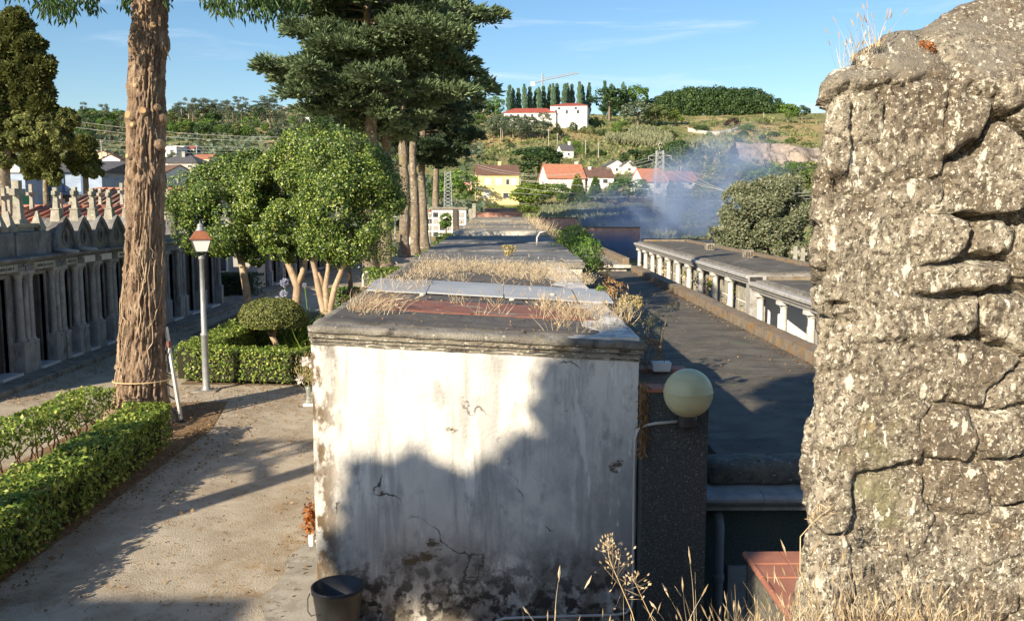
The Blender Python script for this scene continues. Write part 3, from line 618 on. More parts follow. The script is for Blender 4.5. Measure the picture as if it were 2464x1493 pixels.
# the oat-like stalk and the long bent straw of the foreground
def stalk(name, pts, r, m, label, catn, spk=None, seed=1, ln=.03, mh='grass_dry', n=60, spread=.8, wid=.008, t0=.55):
    t = thing(name, label, catn, pts[0]); b = MB(); b.tube(pts, [r * (1 - .6 * i / (len(pts) - 1)) for i in range(len(pts))], 6); b.build('stem', m, t, True, smooth=True)
    rg = np.random.default_rng(seed); P = np.array([list(p) for p in pts]); s = np.linspace(0, 1, len(P)); q = rg.uniform(t0, 1, n)
    c = np.stack([np.interp(q, s, P[:, i]) for i in range(3)], 1); d = rg.normal(size=(n, 3)); d[:, 2] += .6; d = unit(d)
    c2 = c + d * (spread * rg.uniform(.2, 1, n) * (1.15 - q))[:, None] * .15
    Vb, Fb = blades(c2, d + np.array([0, 0, .5]), ln, wid, True, rg); Vs, Fs = blades(c, c2 - c, np.linalg.norm(c2 - c, axis=1), .0016, False, rg)
    V, Fq = cat([(Vb, Fb), (Vs, Fs)]); link('seed_head', mesh_np('seed_head', V, Fq), mh, t, True); return t
stalk('grass_stalk', [at(1545, 1560, 3.3), at(1520, 1470, 3.3), at(1490, 1400, 3.3), at(1466, 1345, 3.3), at(1462, 1312, 3.3)], .0022, 'straw', 'tall dry oat stalk with open seed sprays before the white wall', 'grass stalk', seed=4, n=70, spread=1.5, ln=.016, t0=.3)
stalk('grass_stalk', [at(1610, 1570, 3.3), at(1565, 1480, 3.3), at(1530, 1405, 3.3), at(1522, 1390, 3.3)], .0018, 'straw', 'shorter dry grass stalk leaning left beside the cable conduit', 'grass stalk', seed=6, n=26, spread=.8, ln=.016)
bt_ = [at(1985, 1500, 3.5), at(1938, 1405, 3.45), at(1925, 1372, 3.45), at(1926, 1290, 3.45), at(1965, 1245, 3.5), at(2010, 1215, 3.55)]
stalk('bent_straw', bt_, .003, 'straw', 'long bent straw leaning across the corner of the granite wall', 'straw', seed=8, n=30, spread=.3, ln=.05, wid=.006, t0=.7)
sp = [at(px, py, 4.06 + .0016 * (2110 - px)) for px, py in ((2035, 128), (2045, 120), (2052, 112), (2062, 108), (2075, 100), (2090, 92), (2112, 80), (2118, 76), (2122, 74))]
tufts('dry_grass', [(p.x, p.y + .04, p.z - .06, .025, 7, 1) for p in sp], .15, .003, 'grass_dry', lean=.18, seed=12, heads=.5)
p = at(2228, 118, 4.18); P, N = crown((p.x, p.y - .03, p.z), (.035, .02, .05), 12, .02, 220); V, Fq = leaves(P, N, .014, .7)
tag(link('rusty_plant', mesh_np('rusty_plant', V, Fq), 'leaf_rust'), 'small rust coloured plant growing from the top of the granite wall', 'plant')

# ------------------------------------------------------------------ weeds on the burial blocks
def roofspots(n, pxr, pyr, z, r, nb, seed, hs=(.6, 1.2)):
    rg = np.random.default_rng(seed); out = []
    for i in range(n):
        p = on(rg.uniform(*pxr), rg.uniform(*pyr), z); out.append((p.x, p.y, 2.9 - .055 * max(0, p.x - XL), r, nb, rg.uniform(*hs)))
    return out
sp = roofspots(17, (845, 960), (742, 772), 2.83, .09, 16, 1)
tufts('dry_grass', sp, .36, .005, 'grass_dry', lean=.3, droop=.55, seed=21, heads=.3)
sp = roofspots(46, (1290, 1520), (738, 768), 2.78, .12, 15, 2) + roofspots(12, (905, 1020), (700, 722), 2.83, .1, 26, 3) + roofspots(14, (1060, 1330), (700, 765), 2.81, .05, 7, 4) + roofspots(10, (1330, 1500), (785, 800), 2.77, .08, 12, 6)
tufts('dry_grass', sp, .23, .006, 'grass_dry', lean=.55, seed=22, heads=.25)
rg = np.random.default_rng(5); sp = []
for i in range(330):
    x = rg.uniform(-1.45, 1.45); y = rg.uniform(14.2, 17.6); 
    if fbm(np.array([[x * 1.1, y * .9, 0]]), 8, 3)[0] > -.25 - .5 * (y > 15.4): sp.append((x, y, 2.905 - .055 * (x - XL), .13, 13, rg.uniform(.5, 1.2)))
for i in range(12): sp.append((rg.uniform(-1.5, 1.4), rg.uniform(13.4, 14.6), 2.83, .12, 25, rg.uniform(.4, .9)))
tufts('dry_grass', sp, .19, .005, 'grass_dry', lean=.7, seed=23, heads=.35)
sp = [(1.55 + rg.uniform(-.15, .25), y, 2.85, .2, 40, rg.uniform(.5, 1.3)) for y in np.linspace(30, 56, 30)]
tufts('dry_grass', sp, .5, .02, 'grass_dry', lean=.4, seed=24)
sp = [(rg.uniform(-1.6, 1.5), rg.uniform(34, 46), 3.1, .3, 14, rg.uniform(.3, .6)) for y in range(24)]
tufts('dry_grass', sp, .3, .015, 'grass_dry', lean=.5, seed=25)
def shrub(name, label, c, r, n, leaf, m, ncl=14, rc=.3, stem=None, ms='twig', catn='shrub', group=None, aspect=.5, zmin=-.6):
    t = thing(name, label, catn, (c[0], c[1], stem if stem is not None else c[2] - r[2]), group=group)
    P, N = crown(c, r, ncl, rc, n, zmin=zmin); V, Fq = leaves(P, N, leaf, aspect); link('foliage', mesh_np('foliage', V, Fq), m, t, True)
    if stem is not None:
        b = MB(); rg = np.random.default_rng(int(abs(c[0] * 97 + c[1] * 31)))
        for i in range(6):
            q = (c[0] + rg.normal() * r[0] * .5, c[1] + rg.normal() * r[1] * .4, c[2] + rg.uniform(-.3, .4) * r[2]); s0 = (c[0] + rg.normal() * .04, c[1] + rg.normal() * .04, stem)
            b.tube([s0, ((s0[0] + q[0]) / 2 + rg.normal() * .04, (s0[1] + q[1]) / 2, (s0[2] + q[2]) / 2), q], [max(.006, r[0] * .03), max(.005, r[0] * .022), .003], 5)
        b.build('stems', ms, t, True, smooth=True)
    return t
p = at(1518, 735, 11.6); shrub('dry_shrub', 'yellowish dried shrub with seed heads hanging over the roof edge near the grey sheet', (p.x, p.y, p.z), (.16, .25, .12), 700, .035, 'leaf_seed', 16, .06, stem=2.45, ms='straw')
p = at(1480, 700, 13.2); shrub('dry_shrub', 'sparse brown dried shrub on the roof edge behind the grey sheet', (p.x, p.y, p.z), (.14, .5, .18), 500, .035, 'leaf_dry', 16, .07, stem=2.4, ms='straw')
p = at(1445, 740, 12.4); shrub('green_weed', 'small pale green weed sprouting beside the right end of the grey sheet', (p.x, p.y, 2.8), (.07, .12, .13), 260, .03, 'leaf_light', 8, .04, stem=2.68, ms='straw', catn='weed')
p = at(1225, 640, 19.6); shrub('green_weed', 'pale bushy weed at the far edge of the dry grass on the roof', (p.x, p.y, 3.0), (.14, .14, .13), 380, .05, 'leaf_seed', 9, .07, stem=2.8, ms='straw', catn='weed')
p = at(1374, 612, 23); shrub('wild_fennel', 'dark feathery bush growing between the roofs at the right of the second block', (1.95, 23.5, 2.6), (.42, 3.2, .7), 5200, .09, 'leaf_mid', 34, .3, stem=1.2, ms='twig', catn='bush', aspect=.25)
p = at(1420, 610, 25); shrub('brown_bush', 'thin brown leaved bush spreading over the pale far roof edge', (2.6, 27, 1.9), (.5, 3.0, .5), 1800, .08, 'leaf_dry', 22, .25, stem=1.1, catn='bush', aspect=.3)
shrub('green_bush', 'small bright green bush at the foot of the pink brick wall', (2.4, 46, 2.2), (.6, 1.4, .7), 1200, .14, 'leaf_light', 14, .35, stem=1.2, catn='bush')
for (px, py, yy, s, lb_) in ((1560, 800, 9.5, .2, 'tangle of fine dry stems hanging behind the cornice corner'), (1563, 850, 9.1, .14, 'clump of grey withered stems on top of the pier')):
    p = at(px, py, yy); shrub('withered_weed', lb_, (p.x, p.y, p.z), (s, .2, s * 1.3), 420, .028, 'leaf_seed' if s > .15 else 'leaf_dry', 12, .08, stem=1.9, ms='twig', catn='weed', aspect=.35)
stalk('flower_stalk', [at(1585, 865, 9.9), at(1592, 815, 9.9), at(1597, 790, 9.9), at(1607, 760, 9.9), at(1622, 738, 9.9), at(1630, 742, 9.9)], .012, 'straw', 'single tall dried flower stalk curving over the dark felt roof', 'flower stalk', seed=14, n=26, spread=.9, ln=.06, wid=.015, t0=.6, mh='leaf_seed')
p = at(1540, 985, 8.2); P = np.stack([RNG.normal(XR + .01, .018, 260), RNG.uniform(8.13, 8.2, 260), RNG.uniform(at(1540, 1090, 8.2).z, at(1540, 915, 8.2).z, 260)], 1); V, Fq = blades(P, np.stack([RNG.normal(size=260) * .5, -np.ones(260) * .2, -np.ones(260)], 1), .07, .012)
tag(link('dried_creeper', mesh_np('dried_creeper', V, Fq), 'leaf_dry'), 'brown dried creeper clinging to the joint of white wall and pier', 'creeper')

# ------------------------------------------------------------------ big trunk on the left
T1 = on(340, 1012, 0); TY = T1.y
zs = np.linspace(-.15, 13.5, 560)
tk = [at(px, py, TY) for px, py in ((338, 1000), (342, 900), (345, 750), (347, 600), (349, 450), (351, 300), (357, 150), (362, 0))]
cpx = np.interp(zs, [p.z for p in tk] + [13.5], [p.x for p in tk] + [tk[-1].x + .1])
rad = np.interp(zs, [-.2, .1, .45, .9, 2.0, 3.2, 4.2, 5.2, 5.6, 7.8, 13.5], [.64, .54, .46, .41, .355, .325, .305, .305, .285, .285, .2])
nT = 170; th = np.arange(nT) * 2 * math.pi / nT; TH, ZZ = np.meshgrid(th, zs); RR = np.repeat(rad[:, None], nT, 1)
Q = np.stack([np.cos(TH).ravel() * 3.0, np.sin(TH).ravel() * 3.0, ZZ.ravel() * 1.7], 1)
wob = fbm(np.stack([Q[:, 0] * .6, Q[:, 1] * .6, ZZ.ravel() * 1.6], 1), 3, 3)
rid = 1 - np.abs(fbm(Q * np.array([1.9, 1.9, 1.15]) + .35 * wob[:, None], 8, 4)) * 1.5; knot = np.clip(fbm(np.stack([Q[:, 0] * .5, Q[:, 1] * .5, ZZ.ravel() * 1.3], 1), 17, 3) - .35, 0, 1)
ds = .06 * (rid - .55) + .022 * wob + .07 * knot * (ZZ.ravel() > 1.0) + .018 * fbm(Q * 6, 12, 3) + np.exp(-np.clip(ZZ.ravel(), 0, 9) / .35) * .14 * np.cos(TH.ravel() * 5 + 1)
zn = ZZ.ravel(); ds += .05 * np.exp(-((zn - 5.55) / .12) ** 2) + .03 * np.exp(-((zn - 4.4) / .1) ** 2) + .03 * np.exp(-((zn - 6.8) / .14) ** 2)
r_ = RR.ravel() + ds
V = np.stack([np.repeat(cpx, nT) + np.cos(TH.ravel()) * r_, TY + np.sin(TH.ravel()) * r_, zn], 1)
i0 = (np.arange(len(zs) - 1)[:, None] * nT + np.arange(nT)[None, :]).ravel(); i1_ = (np.arange(len(zs) - 1)[:, None] * nT + (np.arange(nT)[None, :] + 1) % nT).ravel()
tr = thing('cedar_tree', 'tall bare brown trunk with sawn branch stubs and drooping green sprays high above', 'tree', (T1.x, TY, 0))
link('trunk', mesh_np('trunk', V, np.stack([i0, i1_, i1_ + nT, i0 + nT], 1)), 'bark', tr, True, True)
for (px, py, r, out) in ((317, 283, .075, .12), (346, 273, .06, .1), (322, 306, .045, .07), (389, 288, .08, .1), (375, 352, .085, .1), (362, 172, .042, .07), (327, 211, .04, .06), (358, 5, .06, .09), (310, 381, .045, .07), (341, 47, .03, .05), (340, 32, .03, .05), (322, 65, .06, .06), (366, 65, .05, .05), (372, 262, .06, .06)):
    ax = float(np.interp(at(px, py, TY).z, zs, cpx)); p = at(px, py, TY - .3); R0 = float(np.interp(p.z, zs, rad)); dx = max(-.97, min(.97, (p.x - ax) / (R0 + .02))); dy = -math.sqrt(1 - dx * dx)
    n = Vector((dx, dy, .12)).normalized(); s0 = Vector((ax, TY, p.z)) + n * (R0 * .75); e_ = Vector((ax, TY, p.z)) + n * (R0 + out)
    b = MB(); b.tube([s0, s0.lerp(e_, .5), e_], [r * 1.9, r * 1.35, r * 1.04], 12); so = b.build('branch_stub', 'bark', tr, True, smooth=True)
    b = MB(); b.tube([e_ - n * .004, e_ + n * .006], [r * .86, r * .84], 12); b.build('cut_face', 'cut_wood', so, True)
b = MB()
p0 = at(392, 100, TY - .1); b.tube([Vector((T1.x + .35, TY - .1, p0.z + .12)), p0, at(402, 125, TY - .2), at(410, 146, TY - .25)], [.014, .012, .009, .004], 6)
b.build('dead_twig', 'twig', tr, True, smooth=True)
b = MB(); rv = np.random.default_rng(3)
for i in range(13):
    a = rv.uniform(3.6, 6.0); z0 = rv.uniform(.2, 2.2); pts = []
    for j in range(14):
        z = z0 + j * rv.uniform(.1, .17); a += rv.normal() * .09; R0 = float(np.interp(z, zs, rad)) + .05; pts.append((float(np.interp(z, zs, cpx)) + math.cos(a) * R0, TY + math.sin(a) * R0, z))
    b.tube(pts, [.011] * 8 + [.006] * 6, 5)
b.build('ivy_stems', 'bark_pale', tr, True, smooth=True)
b = MB(); z = .78; b.tube([(float(np.interp(z, zs, cpx)) + math.cos(a) * .50, TY + math.sin(a) * .50, z - .02 * math.sin(a)) for a in np.linspace(0, 2 * math.pi, 40)], .012, 6)
tag(b.build('rope', 'straw', smooth=True), 'thin rope tied round the foot of the big brown trunk', 'rope')
# branches above the frame with sprays that hang into it
Ps = []; Ds = []; Ls = []; bb_ = MB(); rg = np.random.default_rng(77)
for (pxa, pxb, pyb, yy, n) in ((72, 150, 30, 15.5, 240), (110, 170, 62, 15, 260), (160, 235, 40, 16, 300), (292, 322, 34, 17, 170), (385, 412, 26, 17.5, 60), (478, 540, 20, 16, 230), (520, 600, 52, 15.2, 380), (590, 690, 55, 15.6, 420), (640, 735, 40, 16.4, 360), (0, 70, -10, 16, 120)):
    nd = 26
    for j in range(nd):
        px = rg.uniform(pxa, pxb); tip = pyb * (1 - (2 * (px - pxa) / (pxb - pxa) - 1) ** 2 * .6) * rg.uniform(.55, 1.05); p = at(px, tip, yy + rg.normal() * .5); hgt = rg.uniform(.5, 1.0)
        m_ = max(4, n // nd); t = rg.uniform(0, 1, m_); Ps.append(np.stack([p.x + rg.normal(size=m_) * .05 * (1.2 - t), p.y + rg.normal(size=m_) * .06, p.z + t * hgt], 1))
        d = rg.normal(size=(m_, 3)) * .42; d[:, 2] = -1; Ds.append(d); Ls.append(rg.uniform(.08, .2, m_))
    mid = at((pxa + pxb) / 2, -60, yy); s0 = Vector((T1.x + .12, TY, 9.4 + rg.uniform(-.3, .8)))
    bb_.tube([s0, s0.lerp(mid, .5) + Vector((0, 0, .35)), mid], [.08, .05, .02], 7)
bb_.build('branch', 'bark', tr, True, smooth=True)
V, Fq = blades(np.concatenate(Ps), np.concatenate(Ds), np.concatenate(Ls), .035, True, rg)
P, N = crown((T1.x, TY, 9.7), (2.2, 2.2, .8), 50, .5, 5500); V2, F2 = blades(P, N + np.array([0, 0, -.8]), .35, .09, True)
V, Fq = cat([(V, Fq), (V2, F2)]); link('crown', mesh_np('crown', V, Fq), 'needle_cedar', tr, True)
# ladder leaning on the trunk
la = thing('ladder', 'folded aluminium ladder leaning against the right side of the brown trunk', 'ladder', tuple(on(412, 990, 0)))
f0, f1_, t0_, t1_ = at(408, 985, 17.2), at(436, 995, 16.6), at(390, 782, 17.1), at(399, 786, 16.8); f0.z = f1_.z = .0
for a_, c_ in ((f0, t0_), (f1_, t1_)):
    d = (c_ - a_).normalized(); b = MB(); w_ = Vector((.022, 0, 0)); h_ = Vector((0, .05, 0)); vs = [a_ - w_ - h_, a_ + w_ - h_, a_ + w_ + h_, a_ - w_ + h_, c_ - w_ - h_, c_ + w_ - h_, c_ + w_ + h_, c_ - w_ + h_]
    b.add(vs, [(3, 2, 1, 0), (4, 5, 6, 7), (0, 1, 5, 4), (1, 2, 6, 5), (2, 3, 7, 6), (3, 0, 4, 7)]); b.build('rail', 'aluminium', la, True, .006)
    b = MB(); b.frust(a_.x, a_.y, -.0, .06, .03, .06, .03, .06); b.build('foot', 'black_plastic', la, True, .004)
for i in range(7):
    t = .1 + i * .125; b = MB(); b.tube([f0.lerp(t0_, t), f1_.lerp(t1_, t)], .016, 8); b.build('rung', 'aluminium', la, True, smooth=True)
b = MB(); q = f1_.lerp(t1_, .82); b.box(q.x - .02, q.x + .05, q.y - .07, q.y + .02, q.z - .06, q.z + .06); b.build('hinge_cover', 'red_paint', la, True, .008)

# ------------------------------------------------------------------ lamps
def lamp(base, s, label, rz=.35):
    t = thing('street_lamp', label, 'street lamp', base, rz, 'grey posts with copper roofed lanterns')
    b = MB(); b.lathe([(.13, 0), (.13, .02), (.085, .05), (.075, .12), (.07, 1.2), (.085, 1.215), (.085, 1.25), (.062, 1.27), (.05, 2.2), (.042, 2.83), (.06, 2.84), (.06, 2.9), (.045, 2.92)], n=16); b.build('post', 'galvanised', t, smooth=True)
    b = MB()
    for k in range(4): a = k * math.pi / 2 + math.pi / 4; b.tube([(.03 * math.cos(a), .03 * math.sin(a), 2.9), (.11 * math.cos(a), .11 * math.sin(a), 2.93), (.145 * math.cos(a), .145 * math.sin(a), 3.0)], .011, 6)
    b.box(-.13, .13, -.13, .13, 2.995, 3.012)
    for sx in (-1, 1):
        for sy in (-1, 1): b.tube([(sx * .123, sy * .123, 3.0), (sx * .2, sy * .2, 3.262)], .008, 6)
    b.build('lantern_frame', 'iron_dark', t)
    b = MB(); b.frust(0, 0, 3.013, 3.255, .118, .118, .19, .19); b.build('lantern_glass', 'lamp_glass', t)
    b = MB(); b.frust(0, 0, 3.26, 3.28, .222, .222, .222, .222); b.frust(0, 0, 3.28, 3.44, .21, .21, .1, .1); b.build('lantern_roof', 'copper_paint', t, bevel=.006)
    b = MB(); b.lathe([(.1, 3.44), (.095, 3.47), (.07, 3.49), (.06, 3.54), (.066, 3.55), (.05, 3.585), (.02, 3.6), (.004, 3.65)], n=14); b.build('finial', 'galvanised', t, smooth=True)
    t.scale = (s, s, s); return t
lb0 = on(497, 940, 0); L0 = lamp(lb0, 1.0, 'grey lamp post with copper roofed lantern standing before the box hedge ring')
b = MB(); b.frust(lb0.x, lb0.y, -.05, .03, .28, .2, .25, .18); o = b.build('footing', 'concrete_old', bevel=.02); tag(o, 'small concrete footing under the nearest lamp post', 'footing')
p = on(952, 617, 0); dup(L0, p, .3, 'distant grey lamp post between the mossy conifer trunks')
p = on(1035, 588, 0); dup(L0, (p.x, p.y, 0), .3, 'farthest lamp post, before the white niche wall')

# ------------------------------------------------------------------ hedges
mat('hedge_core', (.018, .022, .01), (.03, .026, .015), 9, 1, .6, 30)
def hedge(label, pts, w, h, n, leaf, m='leaf_hedge', z0=0.06, stems=0, group='clipped box hedges', core=True, seed=1, amp=.07):
    rg = np.random.default_rng(seed); pts = [Vector((p[0], p[1], 0)) for p in pts]; seg = [(pts[i + 1] - pts[i]).length for i in range(len(pts) - 1)]; tot = sum(seg)
    t = thing('hedge', label, 'hedge', (pts[0].x, pts[0].y, 0), group=group)
    q = rg.uniform(-w * .4, tot + w * .4, n); C_ = np.zeros((n, 2)); T_ = np.zeros((n, 2)); acc = 0
    for i, L in enumerate(seg):
        lo_ = -9 if i == 0 else acc; hi_ = 1e9 if i == len(seg) - 1 else acc + L; k = (q >= lo_) & (q < hi_); d = (pts[i + 1] - pts[i]) / L
        C_[k] = np.array([pts[i].x, pts[i].y]) + (q[k] - acc)[:, None] * np.array([d.x, d.y]); T_[k] = (d.x, d.y); acc += L
    Nn = np.stack([-T_[:, 1], T_[:, 0]], 1); a = rg.uniform(-1, 1, n); pr_ = rg.random(n); top = pr_ < .5 * w / (w * .5 + h * .75) ; 
    u = np.where(top, a * w / 2, np.sign(a) * w / 2); z = np.where(top, h, z0 + (h - z0) * rg.random(n) ** .8)
    bump_ = fbm(np.stack([C_[:, 0] * 2.2 + u, C_[:, 1] * 2.2, z * 2.2], 1), seed, 3) * amp; inn = rg.exponential(.035, n)
    u = u + np.sign(u) * np.where(top, 0, bump_ - inn); z = z + np.where(top, bump_ - inn + rg.exponential(.012, n), 0)
    e2 = np.where(z > h - .1, 1, 0); P = np.stack([C_[:, 0] + Nn[:, 0] * u, C_[:, 1] + Nn[:, 1] * u, z], 1)
    N = np.stack([Nn[:, 0] * np.sign(u) * (~top), Nn[:, 1] * np.sign(u) * (~top), top * 1.0 + .25], 1)
    endk = (q < 0) | (q > tot); N[endk] += np.concatenate([T_[endk] * np.where(q[endk] < 0, -1, 1)[:, None], np.zeros((endk.sum(), 1))], 1)
    V, Fq = leaves(P, N, leaf * .92, .55, .85, .45, rg); link('foliage', mesh_np('foliage', V, Fq), m, t, True)
    b = MB()
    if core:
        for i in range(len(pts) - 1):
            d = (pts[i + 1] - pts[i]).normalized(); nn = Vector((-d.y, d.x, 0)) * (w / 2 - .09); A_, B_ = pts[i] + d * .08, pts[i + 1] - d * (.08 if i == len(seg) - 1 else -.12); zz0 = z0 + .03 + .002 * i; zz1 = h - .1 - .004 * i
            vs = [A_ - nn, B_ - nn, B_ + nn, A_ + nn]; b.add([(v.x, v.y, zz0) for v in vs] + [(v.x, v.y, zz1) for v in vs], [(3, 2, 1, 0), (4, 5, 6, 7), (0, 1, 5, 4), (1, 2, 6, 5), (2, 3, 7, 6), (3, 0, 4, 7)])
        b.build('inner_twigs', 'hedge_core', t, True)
    if stems:
        b = MB()
        for s in np.linspace(.1, tot - .1, stems):
            acc = 0
            for i, L in enumerate(seg):
                if acc <= s <= acc + L: c = pts[i].lerp(pts[i + 1], (s - acc) / L)
                acc += L
            for j in range(4): b.tube([(c.x + rg.normal() * .02, c.y + rg.normal() * .02, 0), (c.x + rg.normal() * .07, c.y + rg.normal() * .08, z0 * .6), (c.x + rg.normal() * .2, c.y + rg.normal() * .25, z0 + .14)], [.02, .014, .007], 5)
        b.build('twigs', 'twig', t, True, smooth=True)
    return t
hB = hedge('long leafy hedge slanting across the lower left beside the gravel path', [(-5.55, 6.0), (-5.62, 9.5), (-5.72, 12.5), (-5.82, 14.7)], .70, .72, 25000, .062, seed=2, z0=.05)
hA = hedge('thin leggy hedge with bare stems left of the big trunk', [(-7.35, 9.5), (-7.25, 12.5), (-7.05, 15.6)], .62, .82, 11000, .06, seed=3, z0=.42, stems=15, core=False)
c0 = on(412, 925, 0); c1 = on(750, 930, 0)
ring = hedge('box hedge ring round the planting bed behind the nearest lamp post', [(-7.0, 27.5), (-7.15, 24.5), (-7.05, 20.55), (-4.3, 20.2), (-3.9, 20.5), (-3.7, 27)], .72, .80, 34000, .058, seed=4, z0=.06, stems=24)
sheet('soil', [(-7.2, 20.2), (-3.6, 20.0), (-3.4, 34), (-9.8, 34), (-9.6, 28), (-7.3, 27)], .008, 'soil')
sheet('soil', [(-7.5, 9), (-5.4, 5), (-5.2, 16), (-5.6, 18.4), (-7.6, 18.2)], .009, 'litter_ground')
far_h = [((-6.2, 34.5), (-3.4, 34.5), .9, .85, 'low box hedge beside the small dark trunk behind the flowering trees'), ((-5.6, 41), (-3.2, 41), .8, .85, 'box hedge around the small arched headstone'), ((-6.4, 44.5), (-4.3, 44.5), .8, .9, 'box hedge touching the broad foot of the mossy conifer'), ((-5.0, 57), (-3.6, 57), .9, .9, 'box hedge on the left of the dark sheeted roof'),
         ((-5.3, 79), (-3.4, 79), 1.4, .8, 'short hedge beside the white boxes far down the path'), ((-6.3, 97), (-3.6, 97), 1.6, .9, 'pale green hedge before the white niche wall'), ((-6.0, 90), (-4.2, 90), 1.2, .8, 'hedge strip just behind the white boxes')]
for k, (a, c, w, h, l) in enumerate(far_h): hedge(l, [a, c], w, h, 2600, .11, 'leaf_hedge_fine', seed=30 + k)
hedge('dark shaded hedge under the white framed window', [(-12.8, 39.6), (-10.8, 39.6)], 1.0, 1.05, 3000, .09, 'leaf_dark', seed=50)
# topiary ball on a gnarled stem
tb = at(655, 765, 24.6)
t = thing('topiary', 'clipped mushroom shaped bush on a gnarled stem inside the hedge ring', 'topiary', (tb.x, tb.y, 0))
n = 15000; d = rdir(n); d[:, 2] = np.where(d[:, 2] < -.35, -.35 + .1 * RNG.random(n), d[:, 2]); rr = (1 + .06 * fbm(d * 3, 6, 3) - RNG.exponential(.03, n))[:, None]
V, Fq = leaves(np.array([tb.x, tb.y, tb.z]) + d * rr * np.array([.92, .9, .56]), d, .05, .55, .8); link('foliage', mesh_np('foliage', V, Fq), 'leaf_topiary', t, True)
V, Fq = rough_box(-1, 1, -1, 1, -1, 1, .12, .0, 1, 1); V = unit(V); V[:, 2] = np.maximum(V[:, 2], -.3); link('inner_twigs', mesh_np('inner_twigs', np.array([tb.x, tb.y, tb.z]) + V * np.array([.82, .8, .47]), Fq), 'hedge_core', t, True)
b = MB(); b.tube([(tb.x + .05, tb.y - .1, 0), (tb.x + .12, tb.y - .12, .25), (tb.x + .02, tb.y - .1, .45), (tb.x + .1, tb.y, .75)], [.11, .085, .09, .06], 10); b.tube([(tb.x + .03, tb.y - .1, .4), (tb.x - .2, tb.y - .1, .7)], [.05, .03], 8); b.build('trunk', 'bark_pale', t, True, smooth=True)
tufts('dry_grass', [(tb.x + .1, tb.y - .3, 0, .3, 60, 1), (tb.x - .2, tb.y - .5, 0, .2, 40, .7)], .3, .01, 'leaf_dry', seed=31)

# ------------------------------------------------------------------ round headed camellia trees
def roundtree(label, stems, blobs, n, leaf, m, y0, zb=0., mt='bark_pale', name='camellia_tree'):
    b0 = stems[0][0]; t = thing(name, label, 'tree', (b0[0], b0[1], zb))
    b = MB()
    for s in stems:
        k = len(s); b.tube([p[:3] for p in s], [p[3] for p in s], 9)
    b.build('trunk', mt, t, True, smooth=True)
    Ps = []; Ns = []
    for (c, r, w) in blobs:
        P, N = crown(c, r, 46, min(r) * .36, int(n * w), .62); Ps.append(P); Ns.append(N)
    V, Fq = leaves(np.concatenate(Ps), np.concatenate(Ns) + np.array([-.15, -.2, .15]), leaf, .55, .7); link('crown', mesh_np('crown', V, Fq), m, t, True); return t
def pt(px, py, y, r): v = at(px, py, y); return (v.x, v.y, v.z, r)
def E(px, py, y, rx, rz, ry=None): v = at(px, py, y); k = y / 2200; return ((v.x, v.y, v.z), (rx * k, (ry or rx) * k, rz * k))
y = 28; g0 = on(596, 800, 0)
roundtree('leftmost round camellia tree with a single pale leaning trunk', [[pt(600, 800, y, .15), pt(597, 735, y, .13), pt(592, 690, y, .115), pt(583, 640, y, .105), pt(574, 600, y, .1), pt(566, 560, y, .07), pt(556, 500, y, .05)], [pt(576, 605, y, .06), pt(600, 570, y, .04), pt(625, 520, y, .03)], [pt(586, 652, y, .03), pt(605, 640, y, .02), pt(620, 625, y, .015)]],
          [E(535, 500, y, 104, 108) + (.55,), E(600, 470, y, 80, 100) + (.35,), E(470, 500, y, 50, 60) + (.07,), E(612, 620, y - .3, 24, 22) + (.04,), E(630, 520, y, 50, 80) + (.15,), E(545, 585, y, 70, 34) + (.2,)], 66000, .066, 'leaf_camellia', y)
y = 27
roundtree('middle camellia tree whose forked trunk rises behind the clipped bush', [[pt(715, 800, y, .15), pt(713, 730, y, .13), pt(716, 690, y, .12), pt(700, 650, y, .1), pt(685, 615, y, .08), pt(672, 590, y, .06), pt(660, 540, y, .04)], [pt(716, 690, y, .1), pt(728, 655, y, .08), pt(735, 610, y, .06), pt(745, 560, y, .04)]],
          [E(690, 490, y, 95, 120) + (.7,), E(745, 390, y, 70, 75) + (.3,), E(700, 585, y, 75, 38) + (.22,)], 58000, .064, 'leaf_camellia', y)
y = 25.5
roundtree('rightmost camellia tree with several pale stems fanning from one foot', [[pt(783, 800, y, .11), pt(780, 750, y, .1), pt(768, 700, y, .09), pt(758, 650, y, .075), pt(748, 610, y, .06), pt(735, 570, y, .04)], [pt(786, 800, y, .1), pt(786, 740, y, .09), pt(783, 690, y, .08), pt(789, 650, y, .06), pt(792, 600, y, .05), pt(795, 540, y, .04)], [pt(790, 800, y, .1), pt(795, 740, y, .09), pt(806, 690, y, .08), pt(820, 655, y, .07), pt(832, 610, y, .05), pt(842, 560, y, .04)], [pt(778, 690, y, .05), pt(772, 668, y, .045), pt(765, 655, y, .04)]],
          [E(835, 500, y, 118, 125) + (.55,), E(815, 400, y, 90, 85) + (.33,), E(890, 440, y, 62, 80) + (.12,), E(800, 585, y, 80, 36) + (.16,)], 72000, .062, 'leaf_camellia', y)
y = 33
roundtree('small dark stemmed tree half hidden behind the rightmost camellia', [[pt(846, 720, y, .1), pt(843, 680, y, .09), pt(838, 640, y, .08), pt(836, 600, y, .05)]], [E(843, 602, y, 24, 22) + (1,)], 1800, .085, 'leaf_dark', y, mt='bark')
